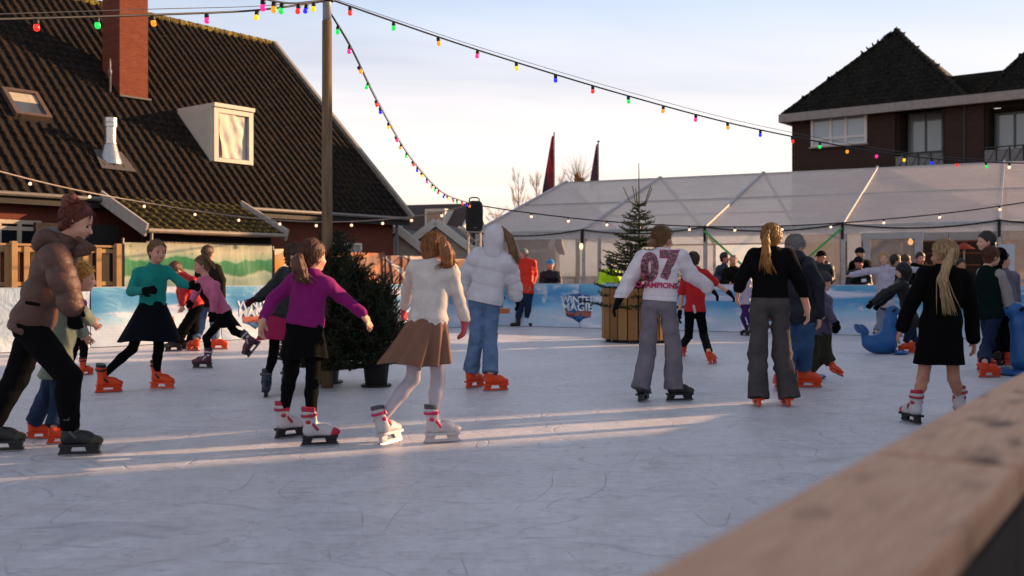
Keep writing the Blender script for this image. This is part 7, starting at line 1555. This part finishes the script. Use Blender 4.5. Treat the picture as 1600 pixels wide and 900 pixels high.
# folded paper in the spectator's hand
pp = W(1346, 441, 20.6); o = MB().slab([pp, pp + Vector((0.10, -0.01, 0.01)), pp + Vector((0.11, 0.02, 0.075)), pp + Vector((0.01, 0.03, 0.065))], 0.002).build('paper', plain('paper_white', '#b9c0cc', 0.7)); tag(o, 'small white paper held over the barrier by the man in the knitted cap', 'paper')
# ================================================================ SEAL SKATING AIDS
def seal_mat(n, c): return plain(n, c, 0.42, var=0.15, bump=0.1)
SEALB = seal_mat('seal_blue', '#1d5590')
def seal(P, yaw, sc, label):
    """upright plastic seal: curved belly, tall neck with head and grips, flippers, tail turned up"""
    t = empty('seal_skating_aid', P, label, 'skating aid', 'blue seal skating aids', rz=R_(yaw)); I3 = ((1, 0, 0), (0, 1, 0), (0, 0, 1))
    S = Shape(); S.add(Ell((0, -0.05, 0.19), I3, (0.19, 0.28, 0.185))); S.add(Cone((0, 0.12, 0.20), (0, 0.20, 0.62), 0.19, 0.105), 0.12); S.add(Cone((0, 0.20, 0.62), (0, 0.22, 0.76), 0.10, 0.085), 0.08); S.add(Ell((0, 0.26, 0.80), I3, (0.10, 0.125, 0.095)), 0.05); S.add(Ell((0, 0.37, 0.775), I3, (0.06, 0.06, 0.045)), 0.03)
    S.add(Cone((0, -0.27, 0.22), (0, -0.36, 0.40), 0.10, 0.05), 0.08); S.cut((0, 0, 0.004), (0, 0, -1))
    for v in S.i: pass
    def put(n, sh, m, par=t, vx=0.014):
        me = surface(sh, vx, n); me.transform(Matrix.Scale(sc, 4)); return link(n, me, m, par)
    b = put('body', S, SEALB)
    for sg in (-1, 1):
        F = Shape(); F.add(Ell((sg * 0.20, 0.30, 0.035), (Vector((0.8, sg * 0.6, 0)).normalized(), Vector((-sg * 0.6, 0.8, 0)).normalized(), (0, 0, 1)), (0.12, 0.22, 0.04))); F.cut((0, 0, 0.003), (0, 0, -1)); put('flipper', F, SEALB)
        F = Shape(); F.add(Ell((sg * 0.10, -0.40, 0.47), (Vector((1, 0, sg * 0.2)).normalized(), Vector((0, 0.5, -0.86)), Vector((0, 0.86, 0.5))), (0.12, 0.11, 0.028))); put('tail_fluke', F, SEALB)
        F = Shape(); F.add(Cone((sg * 0.08, 0.20, 0.80), (sg * 0.24, 0.16, 0.84), 0.026, 0.024)); put('grip', F, plain('grip_black', '#16181c', 0.6), vx=0.01)
        F = Shape(); F.add(Ell((sg * 0.062, 0.345, 0.82), I3, (0.014, 0.014, 0.016))); put('eye', F, EYEM, vx=0.006)
    F = Shape(); F.add(Ell((0, 0.425, 0.785), I3, (0.022, 0.016, 0.014))); put('nose', F, EYEM, vx=0.006)
    return t
seal(G(1376, 553), -78, 0.82, 'blue plastic seal skating aid pushed by the child in the black hood')
seal(G(1606, 586) + Vector((0.12, 0, 0)), 72, 0.98, 'blue plastic seal skating aid at the right edge pushed by the boy in the bodywarmer')
seal(G(1262, 592) + Vector((0.0, 0.25, 0)), 160, 0.80, 'blue plastic seal skating aid half hidden behind the stooping adult in jeans')
# ================================================================ ADDED HOUSES, POSTS AND SCREEN (unseen, placed to shade the rink)
SH_ = Vector((math.sin(SUN_AZ), math.cos(SUN_AZ), 0)); SP_ = Vector((-SH_.y, SH_.x, 0))
def street_house(q0, q1, dist, eave, rise, label):
    """gabled brick house added out of view to block the sun; q = place across the sun's path"""
    c = SH_ * (dist + 4) + SP_ * (q0 + q1) / 2; t = empty('street_house', c, label, 'house', rz=math.atan2(SP_.y, SP_.x)); h = (q1 - q0) / 2; w = 4.0
    link('wall', MB().box(-h, h, -w, w, 0, eave).mesh('w'), BRK, t)
    r = MB(); r.slab([(-h - .2, -w - .3, eave), (h + .2, -w - .3, eave), (h + .2, 0, eave + rise), (-h - .2, 0, eave + rise)], 0.15); r.slab([(h + .2, w + .3, eave), (-h - .2, w + .3, eave), (-h - .2, 0, eave + rise), (h + .2, 0, eave + rise)], 0.15); link('roof', r.mesh('r'), RDK, t)
    for sx in (-h + 0.12, h - 0.12): link('gable', MB().slab([(sx, -w, eave), (sx, w, eave), (sx, 0, eave + rise - 0.1)], 0.2).mesh('g'), BRK, t)
    for sy in (-w - 0.02, w + 0.02):
        n = max(1, int((q1 - q0) / 3))
        for i in range(n):
            x = -h + (i + 0.5) * 2 * h / n
            for z in (1.0, 3.8):
                f = link('window', MB().box(x - 0.7, x + 0.7, sy - 0.05, sy + 0.05, z, z + 1.4).mesh('f'), WHITE, t); link('pane', MB().box(x - 0.6, x + 0.6, sy - 0.06, sy + 0.06, z + 0.1, z + 1.3).mesh('p'), GLASS, f)
street_house(8.0, 14.6, 30, 7.0, 4.0, 'brick street house right of the tent, out of frame')
street_house(-18.0, 6.35, 30, 7.0, 4.0, 'long brick street terrace beside the rink, out of frame')
for i, (q, r) in enumerate(((6.78, 0.07), (7.28, 0.09), (7.62, 0.06))):  # thin posts added out of view to split the sunlight into streaks
    tt_ = (q - 0.635) / 0.532; b = Vector((0.094, 0.73, 0)) + ND * tt_ + Vector((0.9 + 0.5 * i, -0.5, 0)); b = SP_ * q + SH_ * b.dot(SH_)
    t = empty('lamp_post', b, '%s of three lamp posts beyond the near barrier, out of frame' % ('first', 'second', 'third')[i], 'lamp post', 'lamp posts beyond the near barrier'); link('shaft', MB().tube([(0, 0, 0), (0, 0, 4.2)], [r, r * 0.8], 10).mesh('s', True), IRON, t); link('lantern', MB().lathe([(0.06, 4.2), (0.16, 4.3), (0.2, 4.6), (0.05, 4.75)], 10).mesh('l'), IRON, t)

# unseen cloth screen added on the near barrier to cut the low sun
wa = SP_ * 5.6 + SH_ * 0; _t0 = (5.4 - 0.635) / 0.532; _t1 = (8.7 - 0.635) / 0.532; wa = Vector((0.094, 0.73, 0)) + ND * _t0; wb = Vector((0.094, 0.73, 0)) + ND * _t1
ws = empty('wind_screen', wa, 'cloth wind screen tied along the near barrier, out of frame', 'screen')
me = sheet_mesh(wa - NIN * 0.25, wb - NIN * 0.25, 0.1, 1.52, NIN, seed=77); me.transform(Matrix.Translation(-wa)); link('printed_cloth', me, BANM, ws)
for f_ in (0, 0.5, 1): p_ = wa.lerp(wb, f_) - NIN * 0.28 - wa; link('post', MB().tube([p_, p_ + Vector((0, 0, 1.54))], 0.025, 8).mesh('p'), STEELP, ws)
